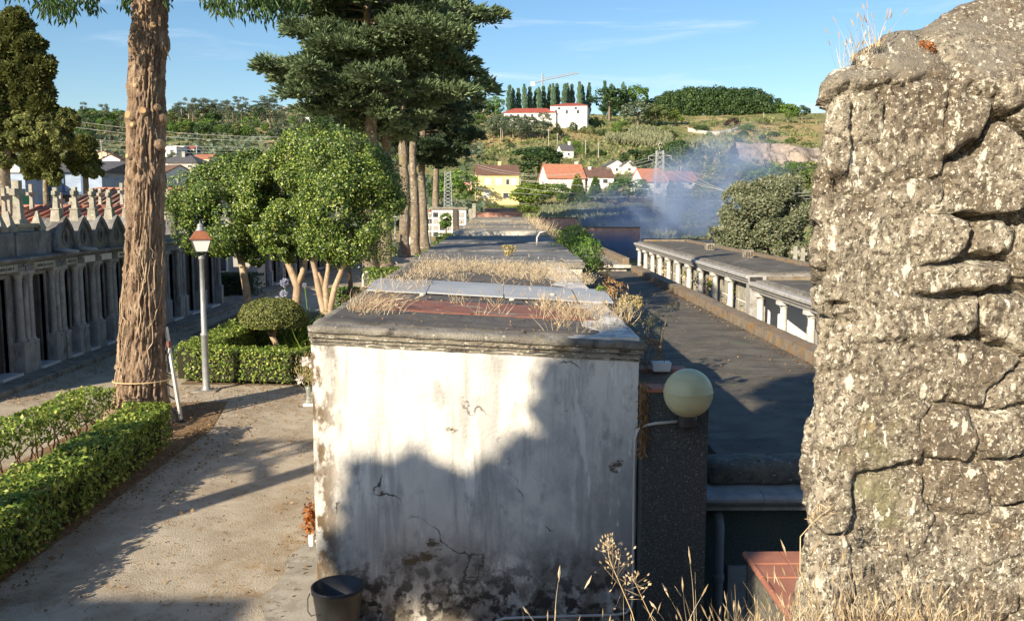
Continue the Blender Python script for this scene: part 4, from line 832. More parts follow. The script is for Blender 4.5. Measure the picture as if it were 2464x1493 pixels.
# agapanthus in the bed
rg = np.random.default_rng(12)
for i, (px, py, s, l) in enumerate(((684, 680, 1.1, 'tallest pale blue agapanthus flower beside the camellia trunk'), (683, 706, 1, 'middle agapanthus flower of the left three'), (668, 722, 1, 'lowest agapanthus flower, nearest the clipped bush'), (733, 686, .6, 'small agapanthus flower head right of the forked trunk'))):
    h = at(px, py, 25.8); f = (h.x + .1, h.y, 0); t = thing('agapanthus', l, 'flower', f, group='agapanthus in the planting bed'); b = MB(); b.tube([f, ((f[0] + h.x) / 2 + .02, h.y, h.z * .55), tuple(h)], .012, 6); b.build('stem', 'leaf_light', t, True, smooth=True)
    d = rdir(70, rg); V, Fq = blades(np.array(h) + d * .03 * s, d, .1 * s, .05 * s, True, rg)
    if 'petal_blue' not in MATS: leafmat('petal_blue', (.35, .37, .5), (.5, .52, .66), (.68, .69, .78), .3, .6, .2); leafmat('petal_white', (.72, .6, .6), (.82, .76, .74), (.86, .84, .82), .3, .5, .3)
    link('flower_head', mesh_np('flower_head', V, Fq), 'petal_blue', t, True)
def strap(label, c, n, L, seed):
    t = thing('strap_plant', label, 'plant', (c[0], c[1], 0)); rg = np.random.default_rng(seed); tufts_ = []
    o = tufts('leaf_clump', [(c[0], c[1], 0, .5, n, 1)], L, .05, 'leaf_hedge_fine', seed=seed, lean=.55, droop=.3, kind=None); o.parent = t; o.matrix_parent_inverse = Matrix.Translation(-t.location); return t
p = at(742, 760, 25.2); strap('strap leaved clump of agapanthus leaves at the foot of the camellias', (p.x, p.y), 420, 1.2, 5)
p = at(700, 740, 26.2); strap('second strap leaved clump behind the clipped bush', (p.x, p.y), 200, 1.0, 6)
# vase of lilies fixed to the near left corner of the white block
vx, vy = at(742, 940, 9.5).x, 9.5; z0 = at(742, 968, 9.5).z; z1 = at(742, 928, 9.5).z
t = thing('flower_vase', 'clear fluted glass vase of lilies on the side ledge of the white block', 'vase', (vx, vy, z0))
m, nt, bb = new_mat('vase_glass'); bb.inputs['Base Color'].default_value = (.75, .78, .7, 1); bb.inputs['Roughness'].default_value = .08; bb.inputs['Transmission Weight'].default_value = .75; bb.inputs['IOR'].default_value = 1.3; MATS['vase_glass'] = m
h = z1 - z0; b = MB(); b.lathe([(.034, 0), (.034, .012), (.02, .05 * h / .17), (.02, .6 * h), (.04, h), (.036, h), (.016, .6 * h), (.016, .02)], vx, vy, z0, 16, False); b.build('vase', 'vase_glass', t, True, smooth=True)
n = 520; rg = np.random.default_rng(2); c = np.array([vx + .02, vy + .02, z1 + .16]); P = c + rg.normal(size=(n, 3)) * np.array([.07, .08, .085]); V, Fq = blades(P, (P - np.array([vx, vy, z0])) , .03, .008, True, rg); link('sea_lavender', mesh_np('sea_lavender', V, Fq), 'leaf_seed', t, True)
for i in range(7): b = MB(); q = c + rg.normal(size=3) * np.array([.06, .06, .07]); b.tube([(vx, vy, z0 + .03), (vx + rg.normal() * .012, vy, z1), tuple(q)], .0025, 4); b.build('stem', 'leaf_mid', t, True)
for (px, py) in ((724, 912), (735, 868), (752, 872)):
    q = np.array(at(px, py, vy - .06)); a = np.linspace(0, 2 * math.pi, 7)[:-1]; d = np.stack([np.cos(a), -.45 * np.ones(6), np.sin(a)], 1); V, Fq = blades(np.repeat(q[None], 6, 0), d, .068, .04, False, rg); link('lily', mesh_np('lily', V, Fq), 'petal_white', t, True)
b = MB(); b.box(vx - .05, XL + .02, vy - .06, vy + .06, z0 - .03, z0 - .001); tag(b.build('ledge', 'marble', bevel=.003), 'small marble ledge jutting from the side of the white block', 'ledge')
p = at(747, 1245, 9.5); P = np.array([p.x, p.y, p.z]) + RNG.normal(size=(240, 3)) * np.array([.03, .1, .09]); V, Fq = leaves(P, rdir(240), .045, .6, 1); t = thing('bouquet', 'withered orange bouquet hanging at the left corner of the white block', 'bouquet', tuple(p)); link('foliage', mesh_np('foliage', V, Fq), 'leaf_rust', t, True)
p = at(750, 1298, 9.4); b = MB(); b.lathe([(.03, -.06), (.032, -.05), (.036, .05), (.034, .055)], p.x, p.y, p.z, 14); b.box(p.x - .02, XL + .01, p.y - .008, p.y + .008, p.z - .02, p.z); tag(b.build('grave_candle', 'white_paint'), 'white candle holder fixed below the withered bouquet', 'candle holder')
# fallen leaves
def litter(name, boxes, size, m, seed):
    rg = np.random.default_rng(seed); P = np.concatenate([np.stack([rg.uniform(x0, x1, n), rg.uniform(y0, y1, n), rg.uniform(.012, .04, n)], 1) for x0, x1, y0, y1, n in boxes]); N = np.zeros_like(P); N[:, 2] = 1
    V, Fq = leaves(P, N, size, .6, .35, .4, rg); tag(link(name, mesh_np(name, V, Fq), m), kind='stuff')
litter('fallen_leaves', [(-5.5, -5.0, 7, 16, 900), (-5.4, -4.4, 12, 17, 500), (-10.4, -9.5, 18, 36, 1800), (-7, -4, 17.5, 20, 700), (-7.6, -6.6, 9, 16, 500), (-5, -2, 8, 20, 200), (-2.5, -1.85, 9.5, 14, 160), (-6.6, -5.2, 15.5, 18, 400)], .042, 'leaf_dry', 3)
litter('needle_litter', [(-5.4, -2, 8, 20, 1500), (-6.5, -3, 14, 20, 1500)], .03, 'leaf_dry', 4)

rgl = np.random.default_rng(15); P = np.concatenate([np.stack([rgl.uniform(2.5, 5.4, 700), rgl.uniform(9.9, 38, 700), rgl.uniform(1.225, 1.24, 700)], 1), np.stack([5.4 - rgl.exponential(.12, 900), rgl.uniform(9.9, 38, 900), rgl.uniform(1.225, 1.25, 900)], 1)]); N = np.zeros_like(P); N[:, 2] = 1
V, Fq = leaves(P, N, .04, .5, .4, .5, rgl); tag(link('roof_debris', mesh_np('roof_debris', V, Fq), 'leaf_dry'), kind='stuff')
P = np.stack([rgl.uniform(XL, XR, 1500), rgl.uniform(8.5, 17.6, 1500)], 1); P = np.concatenate([P, (2.925 - .055 * (P[:, :1] - XL))], 1); N = np.zeros_like(P); N[:, 2] = 1
V, Fq = leaves(P, N, .03, .4, .5, .5, rgl); tag(link('roof_debris', mesh_np('roof_debris', V, Fq), 'leaf_dry'), kind='stuff')
# ------------------------------------------------------------------ street of mausoleums on the left (fronts face +X)
FX = -11.2
def cross_parts(t, x, y, z0, h, m='cross_stone', w=None, th=.13):
    w = w or h * .55; b = MB(); b.frust(x, y, z0, z0 + h * .5, th * .62, th * .62, th * .46, th * .46); b.frust(x, y, z0 + h * .5 - .01, z0 + h, th * .44, th * .46, th * .5, th * .52)
    b.box(x - th * .42, x + th * .42, y - w / 2, y + w / 2, z0 + h * .62, z0 + h * .62 + th * .95); b.build('cross', m, t, True, .012)
def column(t, x, y, z0, z1, r, ped=.7):
    b = MB(); b.box(x - r * 1.5, x + r * 1.5, y - r * 1.5, y + r * 1.5, z0, z0 + ped); b.frust(x, y, z0 + ped - .002, z0 + ped + .05, r * 1.7, r * 1.7, r * 1.5, r * 1.5)
    h = z1 - z0 - ped; b.lathe([(r * 1.3, .04), (r * 1.35, .08), (r * 1.05, .12), (r, .16), (r * .9, h - .26), (r * 1.05, h - .25), (r * .95, h - .2), (r * 1.3, h - .1), (r * 1.4, h - .08)], x, y, z0 + ped, 14); b.box(x - r * 1.5, x + r * 1.5, y - r * 1.5, y + r * 1.5, z1 - .085, z1)
    b.build('column', 'column_stone', t, True, .008)
def mausoleum(y0, y1, label, style='arch', top=4.35, plate='stone', door='door_dark', ch=.55, cz=2.64, depth=2.3, twin=False, spout=False):
    c = (y0 + y1) / 2; w = y1 - y0; t = thing('mausoleum', label, 'mausoleum', (FX, c, 0), group='stone mausoleums along the left lane')
    jw = w * .27; V, Fq = rough_box(FX - depth, FX - .22, y0 + .01, y1 - .01, .0, 2.66, .3, .008, 3, int(y0 * 7)); link('wall', mesh_np('wall', V, Fq), 'tomb_stone', t, True, True)
    b = MB(); b.box(FX - .23, FX, y0 + .012, y0 + jw, .1, cz); b.box(FX - .23, FX, y1 - jw, y1 - .012, .1, cz); b.box(FX - .229, FX - .004, y0 + jw - .01, y1 - jw + .01, 2.32, cz - .003)
    for a, s in ((y0 + jw, 1), (y1 - jw, -1)): b.box(FX - .1, FX + .035, min(a, a - s * .07), max(a, a - s * .07), .18, 2.36)
    b.box(FX - .1, FX + .04, y0 + jw - .075, y1 - jw + .075, 2.34, 2.42); b.box(FX - .2, FX + .02, y0 + .02, y0 + jw - .08, .09, .62); b.box(FX - .2, FX + .02, y1 - jw + .08, y1 - .02, .09, .62)
    b.build('facade', 'tomb_stone', t, True, .008)
    b = MB(); b.box(FX - .2, FX - .14, y0 + jw - .004, y1 - jw + .004, .18, 2.335)
    for k in range(2):
        for q in range(3): a = y0 + jw + .03 + k * (w - 2 * jw) / 2; b.box(FX - .145, FX - .125, a, a + (w - 2 * jw) / 2 - .05, .26 + q * .7, .26 + q * .7 + .6)
    dd = b.build('door', door, t, True, .006)
    b = MB(); b.box(FX - .125, FX - .09, c + .02, c + .045, 1.05, 1.25); b.build('handle', 'galvanised', dd, True, .004)
    b = MB(); b.box(FX - .21, FX + .3, y0 + jw - .04, y1 - jw + .04, .1, .19); b.build('step', 'marble', t, True, .008)
    for y in ((y0 + .13, y1 - .13) if not twin else (y0 + .1, y0 + .32, y1 - .32, y1 - .1)): column(t, FX + .13, y, .1, cz - .16, .085 if not twin else .07)
    b = MB(); b.prism([(FX - .3, cz - .17), (FX + .24, cz - .17), (FX + .24, cz - .06), (FX + .2, cz - .05), (FX + .2, cz + .0), (FX + .3, cz + .08), (FX + .34, cz + .09), (FX + .34, cz + .15), (FX - .3, cz + .19)], 'y', y0 + .004, y1 - .004); b.build('cornice', 'tomb_stone', t, True, .006)
    if plate:
        pm = {'stone': 'cross_stone', 'enamel': 'marble', 'old': 'white_flake'}[plate]; b = MB(); b.box(FX + .2, FX + .265, c - w * .3, c + w * .3, cz - .155, cz + .045 - .03); pl = b.build('name_plate', pm, t, True, .004)
        if plate != 'enamel':
            b = MB(); rp = np.random.default_rng(int(y0 * 10)); y = c - w * .22
            while y < c + w * .2: l = rp.uniform(.025, .05); b.box(FX + .262, FX + .268, y, y + l, cz - .1, cz - .045); y += l + rp.choice([.012, .012, .04])
            b.build('lettering', 'lettering', pl, True)
    zb = cz + .1
    if style == 'arch':
        a = .96 * w / 2; zt_ = zb + .92; z_s = zb + .12; n_ = 9
        right = [(a * math.cos(q) ** 1.0 if 1 else 0, z_s + (zt_ - z_s) * math.sin(q)) for q in np.linspace(0, math.pi / 2, n_)]; right = [(a * (1 - (i / (n_ - 1)) ** 2.5), z_s + (zt_ - z_s) * (i / (n_ - 1))) for i in range(n_)]
        poly = [(c - a, zb)] + [(c - u, z) for u, z in right[:-1]] + [(c, zt_)] + [(c + u, z) for u, z in right[:-1]][::-1] + [(c + a, zb)]
        b = MB(); b.prism(poly, 'x', FX - .5, FX + .1); b.build('gable', 'tomb_stone', t, True, .01)
        sc = 1.09; poly2 = [(c + (u - c) * sc, zb + (z - zb) * 1.05) for u, z in poly]; b = MB(); ring = []
        n2 = len(poly)
        for (xa, xb) in ((FX + .07, FX + .17),):
            vs = [(xa, u, z) for u, z in poly2] + [(xb, u, z) for u, z in poly2] + [(xa, c + (u - c) * .9, zb + (z - zb) * .9) for u, z in poly] + [(xb, c + (u - c) * .9, zb + (z - zb) * .9) for u, z in poly]; fs = []
            for i in range(n2 - 1): fs += [(i, i + 1, n2 + i + 1, n2 + i), (2 * n2 + i, 3 * n2 + i, 3 * n2 + i + 1, 2 * n2 + i + 1), (n2 + i, n2 + i + 1, 3 * n2 + i + 1, 3 * n2 + i), (i, 2 * n2 + i, 2 * n2 + i + 1, i + 1)]
            b.add(vs, fs)
        b.build('arch_moulding', 'tomb_stone', t, True)
        b = MB(); zr = zb + .42; b.tube([(FX + .125, c + .12 * math.cos(q), zr + .17 * math.sin(q)) for q in np.linspace(0, 2 * math.pi, 20)], .022, 6); ro = b.build('rosette', 'tomb_stone', t, True, smooth=True)
        b = MB(); b.tube([(FX + .1, c, zr), (FX + .108, c, zr)], .1, 14); b.build('rosette_glass', 'door_dark', ro, True)
        b = MB(); b.frust(FX - .06, c, zt_ - .12, zt_ + .2, .13, .13, .1, .1); b.frust(FX - .06, c, zt_ + .2, zt_ + .24, .12, .12, .12, .12); b.build('pedestal', 'cross_stone', t, True, .015); cross_parts(t, FX - .06, c, zt_ + .235, top - zt_ - .235, th=.12)
        b = MB(); b.box(FX - .28, FX + .02, y0 + .01, y1 - .01, zb - .03, zb + .13); b.build('parapet', 'tomb_stone', t, True, .01)
    elif style == 'flat':
        V, Fq = rough_box(FX - .4, FX + .06, y0 + .01, y1 - .01, zb - .04, zb + .62, .1, .012, 6, int(y0 * 3), .05); link('parapet', mesh_np('parapet', V, Fq), 'tomb_stone', t, True, True)
        b = MB(); zq = zb + .6; b.frust(FX - .3, c, zq, zq + .1, .16, .38, .16, .38); b.frust(FX - .3, c, zq + .1, zq + .2, .2, .46, .24, .52); b.frust(FX - .3, c, zq + .2, zq + .3, .14, .24, .12, .2); b.build('pedestal', 'cross_stone', t, True, .012)
        cross_parts(t, FX - .3, c, zq + .29, top - zq - .29, th=.17)
        for y in (y0 + .18, y1 - .18): b = MB(); b.frust(FX - .2, y, zq - .02, zq + .12, .12, .12, .15, .15); b.frust(FX - .2, y, zq + .12, zq + .5, .13, .13, .02, .02); b.build('obelisk', 'cross_stone', t, True, .008)
    else:
        b = MB(); b.box(FX - .8, FX + .04, y0 + .01, y1 - .01, zb - .03, zb + .25); b.build('parapet', 'tomb_stone', t, True, .012)
        if style == 'tall':
            for y in (y0 + .2, y1 - .2):
                b = MB(); b.box(FX - .2, FX + .12, y - .14, y + .14, zb + .2, zb + 1.05); b.frust(FX - .04, y, zb + 1.05, zb + 1.12, .22, .2, .22, .2); b.frust(FX - .04, y, zb + 1.12, zb + 1.2, .12, .12, .02, .02); b.build('pinnacle', 'tomb_stone', t, True, .01)
        else:
            b = MB(); b.lathe([(.1, 0), (.14, .05), (.06, .12), (.15, .3), (.17, .42), (.1, .5), (.03, .58)], FX - .1, c, zb + .24, 12); b.build('urn', 'tomb_stone', t, True, smooth=True)
    if spout: b = MB(); b.tube([(FX + .15, y1 - .1, zb + .14), (FX + .75, y1 - .15, zb + .1)], .05, 8); b.build('spout', 'grey_pvc', t, True, smooth=True)
    return t
mausoleum(17.6, 19.3, 'front-most left mausoleum, cut by the photo edge', 'flat', 4.5)
mausoleum(19.35, 21.1, 'mausoleum at the left edge with a low parapet of small obelisks', 'flat', 4.3)
mausoleum(21.15, 22.85, 'dark mausoleum with the largest cross, two obelisks and a tall open black doorway', 'flat', 4.56, spout=True, twin=True)
mausoleum(22.88, 23.88, 'mausoleum with the palest pointed gable and lettered lintel', 'arch', 4.42, spout=True)
mausoleum(23.9, 24.9, 'pointed gable mausoleum with a blank white plate over brown door', 'arch', 4.45, 'enamel', 'door_brown')
mausoleum(24.92, 25.96, 'pointed gable mausoleum with a blank white plate and dark door, second from trunk', 'arch', 4.44, 'enamel')
mausoleum(25.98, 27.05, 'pointed gable mausoleum nearest the big trunk, with a tarnished plate', 'arch', 4.42, 'old')
mausoleum(27.1, 28.4, 'mausoleum hidden mostly by the trunk, on its left', 'arch', 4.3, 'old')
mausoleum(28.45, 29.9, 'mausoleum hidden mostly by the trunk, with pinnacles above', 'tall', plate=None)
mausoleum(29.95, 31.6, 'tall mausoleum with clustered pillars just right of the big trunk', 'tall', plate=None, twin=True)
mausoleum(31.65, 33.6, 'mausoleum with a narrow black doorway behind the ladder', 'urn', plate=None)
mausoleum(33.65, 35.9, 'last mausoleum before the lane bends, with a brown door and pale handle', 'urn', plate=None, door='door_brown')
for k, y in enumerate((43.5, 46, 48.6, 51.2, 54, 57, 60, 63.2)):
    mausoleum(y, y + 2.45 + .1 * k, 'bluish shaded mausoleum beyond the camellias, ' + ('first', 'second', 'third', 'fourth', 'fifth', 'sixth', 'seventh', 'last')[k] + ' past the white framed window', ('urn', 'tall', 'urn', 'arch')[k % 4], 4.4, plate=None)
# second row behind: tiled vaults and crosses
def vault(x0, x1, y0, y1, ze, zr, label, m='tile_orange', cat_='vault'):
    t = thing('tomb_vault', label, cat_, ((x0 + x1) / 2, (y0 + y1) / 2, 0), group='tiled vaults behind the mausoleums'); xm = (x0 + x1) / 2
    b = MB(); b.prism([(x0 + .15, 0), (x1 - .15, 0), (x1 - .15, ze), (xm, zr - .06), (x0 + .15, ze)], 'y', y0 + .1, y1 - .1); b.build('wall', 'white_flake', t, True)
    b = MB()
    for s, xe in ((-1, x0), (1, x1)): b.prism([(xm, zr), (xe, ze - .02), (xe, ze - .1), (xm, zr - .1)], 'y', y0, y1)
    ro = b.build('roof', m, t, True)
    b = MB(); b.tube([(xm, y0 - .02, zr), (xm, y1 + .02, zr)], .09, 8); b.build('ridge', 'terracotta' if 'orange' in m else 'tile_old', ro, True, smooth=True); return t
def vault_x(x0, x1, y0, y1, ze, zr, label, m='tile_orange_x'):
    t = thing('tomb_vault', label, 'vault', ((x0 + x1) / 2, y0, 0), group='tiled vaults behind the mausoleums'); ym = (y0 + y1) / 2
    b = MB(); b.prism([(y0 + .15, 0), (y1 - .15, 0), (y1 - .15, ze), (ym, zr - .06), (y0 + .15, ze)], 'x', x0 + .1, x1 - .1); b.build('wall', 'white_flake', t, True)
    b = MB()
    for ye in (y0, y1): b.prism([(ym, zr), (ye, ze - .02), (ye, ze - .1), (ym, zr - .1)], 'x', x0, x1)
    ro = b.build('roof', m, t, True)
    b = MB(); b.tube([(x0 - .02, ym, zr), (x1 + .02, ym, zr)], .09, 8); b.build('ridge', 'terracotta', ro, True, smooth=True)
    rv = np.random.default_rng(int(y0)); b = MB()
    for i in range(int((x1 - x0) / .36)):
        x = x0 + .18 + i * .36; b.tube([(x, y0, ze + .02), (x, ym, zr + .02)], .07, 6)
    b.build('cover_tile', m, ro, True, smooth=True); return t
vault_x(-22, -13.55, 30.5, 38.5, 3.12, 3.9, 'long orange tiled vault roof behind the crosses')
vault_x(-19.5, -13.6, 40, 49, 3.7, 4.72, 'weathered brown tiled vault roof behind the right crosses', 'tile_old_x')
vault(-16.5, -13.55, 19, 29.5, 2.7, 3.0, 'low tiled vault roof directly behind the nearest mausoleums')
for k, (px, top, y, h, l) in enumerate(((8, 452, 30, 1.0, 'small cross at the left photo edge'), (19, 448, 33, 1.0, 'thin cross second from the left photo edge'), (74 + 0, 443, 34, 1.1, 'grey cross behind the largest cross'), (144, 463, 33, .9, 'slender white cross on a pointed white base'), (172, 476, 36, .7, 'smallest stone cross among the gables'), (220, 468, 36, .8, 'little cross tucked behind the third gable'), (292, 440, 37, 1.1, 'tall narrow cross standing before the brown tiled roof'), (405, 455, 38, .9, 'cross just right of the big trunk'), (240, 452, 41, .9, 'dark cross before the blue warehouse'))):
    p = at(px, top, y); t = thing('grave_cross', l, 'cross', (p.x, p.y, 0), group='stone crosses behind the mausoleums'); b = MB(); b.frust(p.x, p.y, 0, 2.6, .34, .34, .3, .3); b.frust(p.x, p.y, 2.6, p.z - h + .01, .24, .24, .14, .14); b.build('pillar', 'cross_stone', t, True, .02); cross_parts(t, p.x, p.y, p.z - h, h)
# house with the white framed window at the bend
hx0, hx1 = at(512, 600, 42).x, FX - .02
t = thing('chapel', 'grey rendered chapel wall with one white framed window behind the lamp', 'chapel', (hx0, 42, 0))
V, Fq = rough_box(hx0 - 1.2, hx1, 42, 43.4, 0, 3.7, .4, .01, 2, 9); link('wall', mesh_np('wall', V, Fq), 'grey_wall', t, True, True)
w0, w1 = at(521, 592, 41.95), at(549, 655, 41.95)
b = MB(); fr = .07; b.box(w0.x, w1.x, 41.9, 42.02, w1.z, w0.z); win = b.build('window', 'white_paint', t, True, .01)
b = MB(); mz = w1.z + (w0.z - w1.z) * .62; b.box(w0.x + fr, w1.x - fr, 41.885, 41.93, w1.z + fr, mz - .03); mx = (w0.x + w1.x) / 2; b.box(w0.x + fr, mx - .02, 41.885, 41.93, mz + .03, w0.z - fr); b.box(mx + .02, w1.x - fr, 41.885, 41.93, mz + .03, w0.z - fr); b.build('pane', 'window_dark', win, True)
# boxes, arched headstone
p = on(886, 690, 0); y = p.y
t = thing('headstone', 'small dark arched headstone framed in white before the mossy conifer', 'headstone', (p.x, y, 0))
def archpoly(x, w, z0, h): return [(x - w, z0), (x - w, z0 + h - w)] + [(x - w * math.cos(a), z0 + h - w + w * math.sin(a)) for a in np.linspace(.2, math.pi - .2, 9)] + [(x + w, z0 + h - w), (x + w, z0)]
b = MB(); b.prism(archpoly(p.x, .3, 0, .78), 'y', y, y + .2); b.build('frame', 'white_paint', t, True, .015)
b = MB(); b.prism(archpoly(p.x, .225, .04, .66), 'y', y - .03, y + .05); b.build('plate', 'iron_dark', t, True)
b = MB(); b.box(p.x - .02, p.x + .02, y - .04, y - .02, .22, .55); b.box(p.x - .09, p.x + .09, y - .041, y - .021, .4, .44); b.build('cross_relief', 'galvanised', t, True)
for px, w, h, m, l in ((984, .5, .5, 'white_paint', 'white painted block standing on the hedge border far down the row'), (1001, .36, .42, 'parapet_stone', 'pale stone block beside the white painted block')):
    q = on(px, 592, 0); t = thing('grave_marker', l, 'grave marker', (q.x, q.y, 0)); b = MB(); b.frust(q.x, q.y, 0, .12, w + .12, .4, w + .08, .38); b.build('base', 'concrete_old', t, True, .02); b = MB(); b.box(q.x - w, q.x + w, q.y - .3, q.y + .3, .12, .12 + h * 1.5); b.build('block', m, t, True, .03)
# white columbarium wall at the end of the path
y = 104; a, c = at(1022, 503, y), at(1122, 570, y)
t = thing('niche_wall', 'white columbarium wall with a grid of burial niches at the end of the path', 'niche wall', ((a.x + c.x) / 2, y, 0)); b = MB(); b.box(a.x, c.x, y, y + 2.5, .0, a.z); b.build('wall', 'white_paint', t, True, .02)
b = MB(); b.box(a.x - .15, c.x + .2, y - .2, y + 2.6, a.z - .02, a.z + .22); b.build('coping', 'concrete_old', t, True, .03)
nx_ = 6; nz_ = 4
for i in range(nx_):
    for j in range(nz_):
        x0 = a.x + .2 + i * (c.x - a.x - .3) / nx_; z0 = .35 + j * (a.z - .5) / nz_; b = MB(); ww = (c.x - a.x) / nx_ * .72; hh = (a.z - .5) / nz_ * .7; b.box(x0, x0 + ww, y - .05, y + .01, z0, z0 + hh)
        if (i + j) % 3 == 1: b.box(x0 + .1, x0 + ww * .5, y - .14, y - .04, z0 + .05, z0 + hh * .6)
        b.build('niche', ('grey_wall', 'granite_light', 'window_dark')[(i * 2 + j) % 3], t, True)
b = MB(); b.box(c.x - 1.5, c.x - 1.0, y - .3, y - .001, 0, a.z - .05); b.build('pier', 'joint_dark', t, True)
for k, (px, ya, yb) in enumerate(((1132, 505, 560), (1141, 492, 535), (1128, 540, 575))):
    q = at(px, yb, 80); b = MB(); z1 = at(px, ya, 80).z; b.box(q.x - .16, q.x + .16, 79.85, 80.15, q.z - 1.5, z1); b.frust(q.x, 80, z1, z1 + .1, .2, .2, .1, .1); tag(b.build('stone_post', 'cross_stone', bevel=.02), ('left pale stone post', 'taller pale stone post', 'short rough stone post')[k] + ' near the far end of the block row', 'post', 'posts at the end of the row')

# ------------------------------------------------------------------ columned galleries on the right
GXC = 7.5; ZF = -1.2
def gallery(y0, y1, z, cols, label, xb=10.3, vents=()):
    t = thing('gallery', label, 'niche gallery', (GXC, y0, ZF))
    V, Fq = rough_box(GXC - .05, xb, y0 + .08, y1, z - .16, z, .14, .012, 5, int(y0), .03); link('roof', mesh_np('roof', V, Fq), 'concrete_old', t, True, True)
    V, Fq = rough_box(GXC + .22, xb - .3, y0 + .35, y1 - .3, z - .1, z + .012, .3, .012, 3, 7); link('roof_deck', mesh_np('roof_deck', V, Fq), 'roof_felt', t, True, True)
    for i, (xa, xc, ya, yb) in enumerate(((xb - .28, xb - .02, y0 + .1, y1 - .02), (GXC + .24, xb - .3, y1 - .28, y1 - .03))): V, Fq = rough_box(xa, xc, ya, yb, z - .05, z + .12, .15, .015, 5, 12 + i, .03); link('upstand', mesh_np('upstand', V, Fq), 'parapet_stone', t, True, True)
    b = MB()
    for y_a, y_b in ((y0, y1 + .1),): b.prism([(GXC + .2, z - .06), (GXC - .22, z - .06), (GXC - .26, z - .10), (GXC - .26, z - .16), (GXC - .18, z - .19), (GXC - .18, z - .24), (GXC - .12, z - .32), (GXC - .12, z - .36), (GXC + .2, z - .36)], 'y', y_a, y_b)
    b.box(GXC + .19, xb, y0 + .0, y0 + .16, z - .21, z - .075); b.box(GXC + .19, xb, y0 + .03, y0 + .15, z - .345, z - .2); b.build('cornice', 'granite_light', t, True, .008)
    for y in cols:
        b = MB(); h = z - .36 - ZF; b.box(GXC - .15, GXC + .15, y - .15, y + .15, ZF, ZF + .2); b.lathe([(.13, .18), (.11, .24), (.105, .3), (.09, h - .2), (.095, h - .19), (.11, h - .16), (.14, h - .1)], GXC, y, ZF, 16); b.box(GXC - .17, GXC + .17, y - .17, y + .17, z - .46, z - .358); b.build('column', 'white_stone', t, True, .008)
    return t
cols1 = [29.8, 32.0, 34.3, 36.5, 38.8, 41, 43.2, 45.4, 47.6, 49.8]
g1 = gallery(27.0, 50.2, 1.97, cols1, 'farther white columned burial gallery with flowers on its niches')
g2 = gallery(9.0, 26.7, 1.80, [26.3, 24.1, 21.9, 19.7, 17.5, 15.3, 13.1, 10.9], 'nearer columned burial gallery running behind the granite wall')
NX_ = 7.74
b = MB(); b.box(NX_, 10.1, 27.2, 49.9, ZF - .05, 1.7); b.build('back_wall', 'white_paint', g1, True)
b = MB(); rg = np.random.default_rng(4); ws = 0
for i in range(26):
    for j in range(4):
        y = 27.9 + i * .84; z = ZF + .12 + j * .68; b.box(NX_ - .035, NX_ + .01, y, y + .78, z, z + .62)
o = b.build('niche_fronts', 'cross_stone', g1, True, .01)
b = MB()
for i in range(26):
    for j in range(4):
        if rg.random() < .3: y = 27.9 + i * .84 + rg.uniform(.08, .3); z = ZF + .22 + j * .68 + rg.uniform(0, .2); b.box(NX_ - .045, NX_ - .02, y, y + rg.uniform(.15, .35), z, z + rg.uniform(.12, .3))
b.build('plaque', 'joint_dark', o, True)
b = MB(); b.box(8.5, 10.1, 9.2, 25.2, ZF - .05, 1.6); b.build('back_wall', 'white_stone', g2, True)
b = MB()
for y in (24.4, 23.0, 21.6, 20.2, 18.8, 17): b.box(8.44, 8.51, y - .8, y + .5, ZF + .1, 1.3)
b.build('marble_slab', 'grey_wall', g2, True, .01)
b = MB(); b.box(8.41, 8.45, 24.3, 24.45, .0, .15); b.build('red_votive', 'red_paint', g2, True, .01)
# pier with plaque and dark banded end wall of the first gallery
xa, xc = at(1804, 700, 27.1).x, at(1841, 700, 27.1).x
t = thing('end_pier', 'white granite pier with a small dark plaque where the two galleries meet', 'pier', (xa, 27.1, ZF)); b = MB(); b.box(xa, xc, 27.02, 27.5, ZF, 1.62); b.build('shaft', 'granite_light', t, True, .01)
q = at(1815, 679, 27.0); b = MB(); b.box(q.x - .14, q.x + .24, 26.985, 27.02, q.z - .16, q.z + .16); b.build('plaque', 'iron_dark', t, True, .004)
xd, xe = at(1843, 700, 27.3).x, at(1876, 700, 27.3).x
t = thing('banded_wall', 'end wall with three dark stone panels between pale bands', 'wall', (xd, 27.3, ZF)); b = MB(); b.box(xd, xe, 27.3, 27.6, ZF, 1.55); b.build('wall', 'granite_light', t, True)
for (ya, yb) in ((688, 707), (724, 743), (760, 779)): z1, z0 = at(1850, ya, 27.28).z, at(1850, yb, 27.28).z; b = MB(); b.box(xd + .01, xe - .01, 27.27, 27.31, z0, z1); b.build('panel', 'terrazzo_green', t, True, .004)
for (px, py, l) in ((1707, 600, 'farther white louvred vent on the gallery roof'), (1799, 618, 'nearer white louvred vent on the gallery roof')):
    q = on(px, py, 2.0); t = thing('roof_vent', l, 'vent', (q.x, q.y, 1.97), group='roof vents'); b = MB(); b.box(q.x - .17, q.x + .17, q.y - .2, q.y + .2, 1.95, 2.24); b.frust(q.x, q.y, 2.24, 2.28, .2, .22, .18, .2); b.build('body', 'moulding', t, True, .01)
    b = MB()
    for k in range(3): b.box(q.x - .13 + k * .1, q.x - .07 + k * .1, q.y - .215, q.y - .18, 2.02, 2.2)
    b.build('louvre', 'joint_dark', t, True)
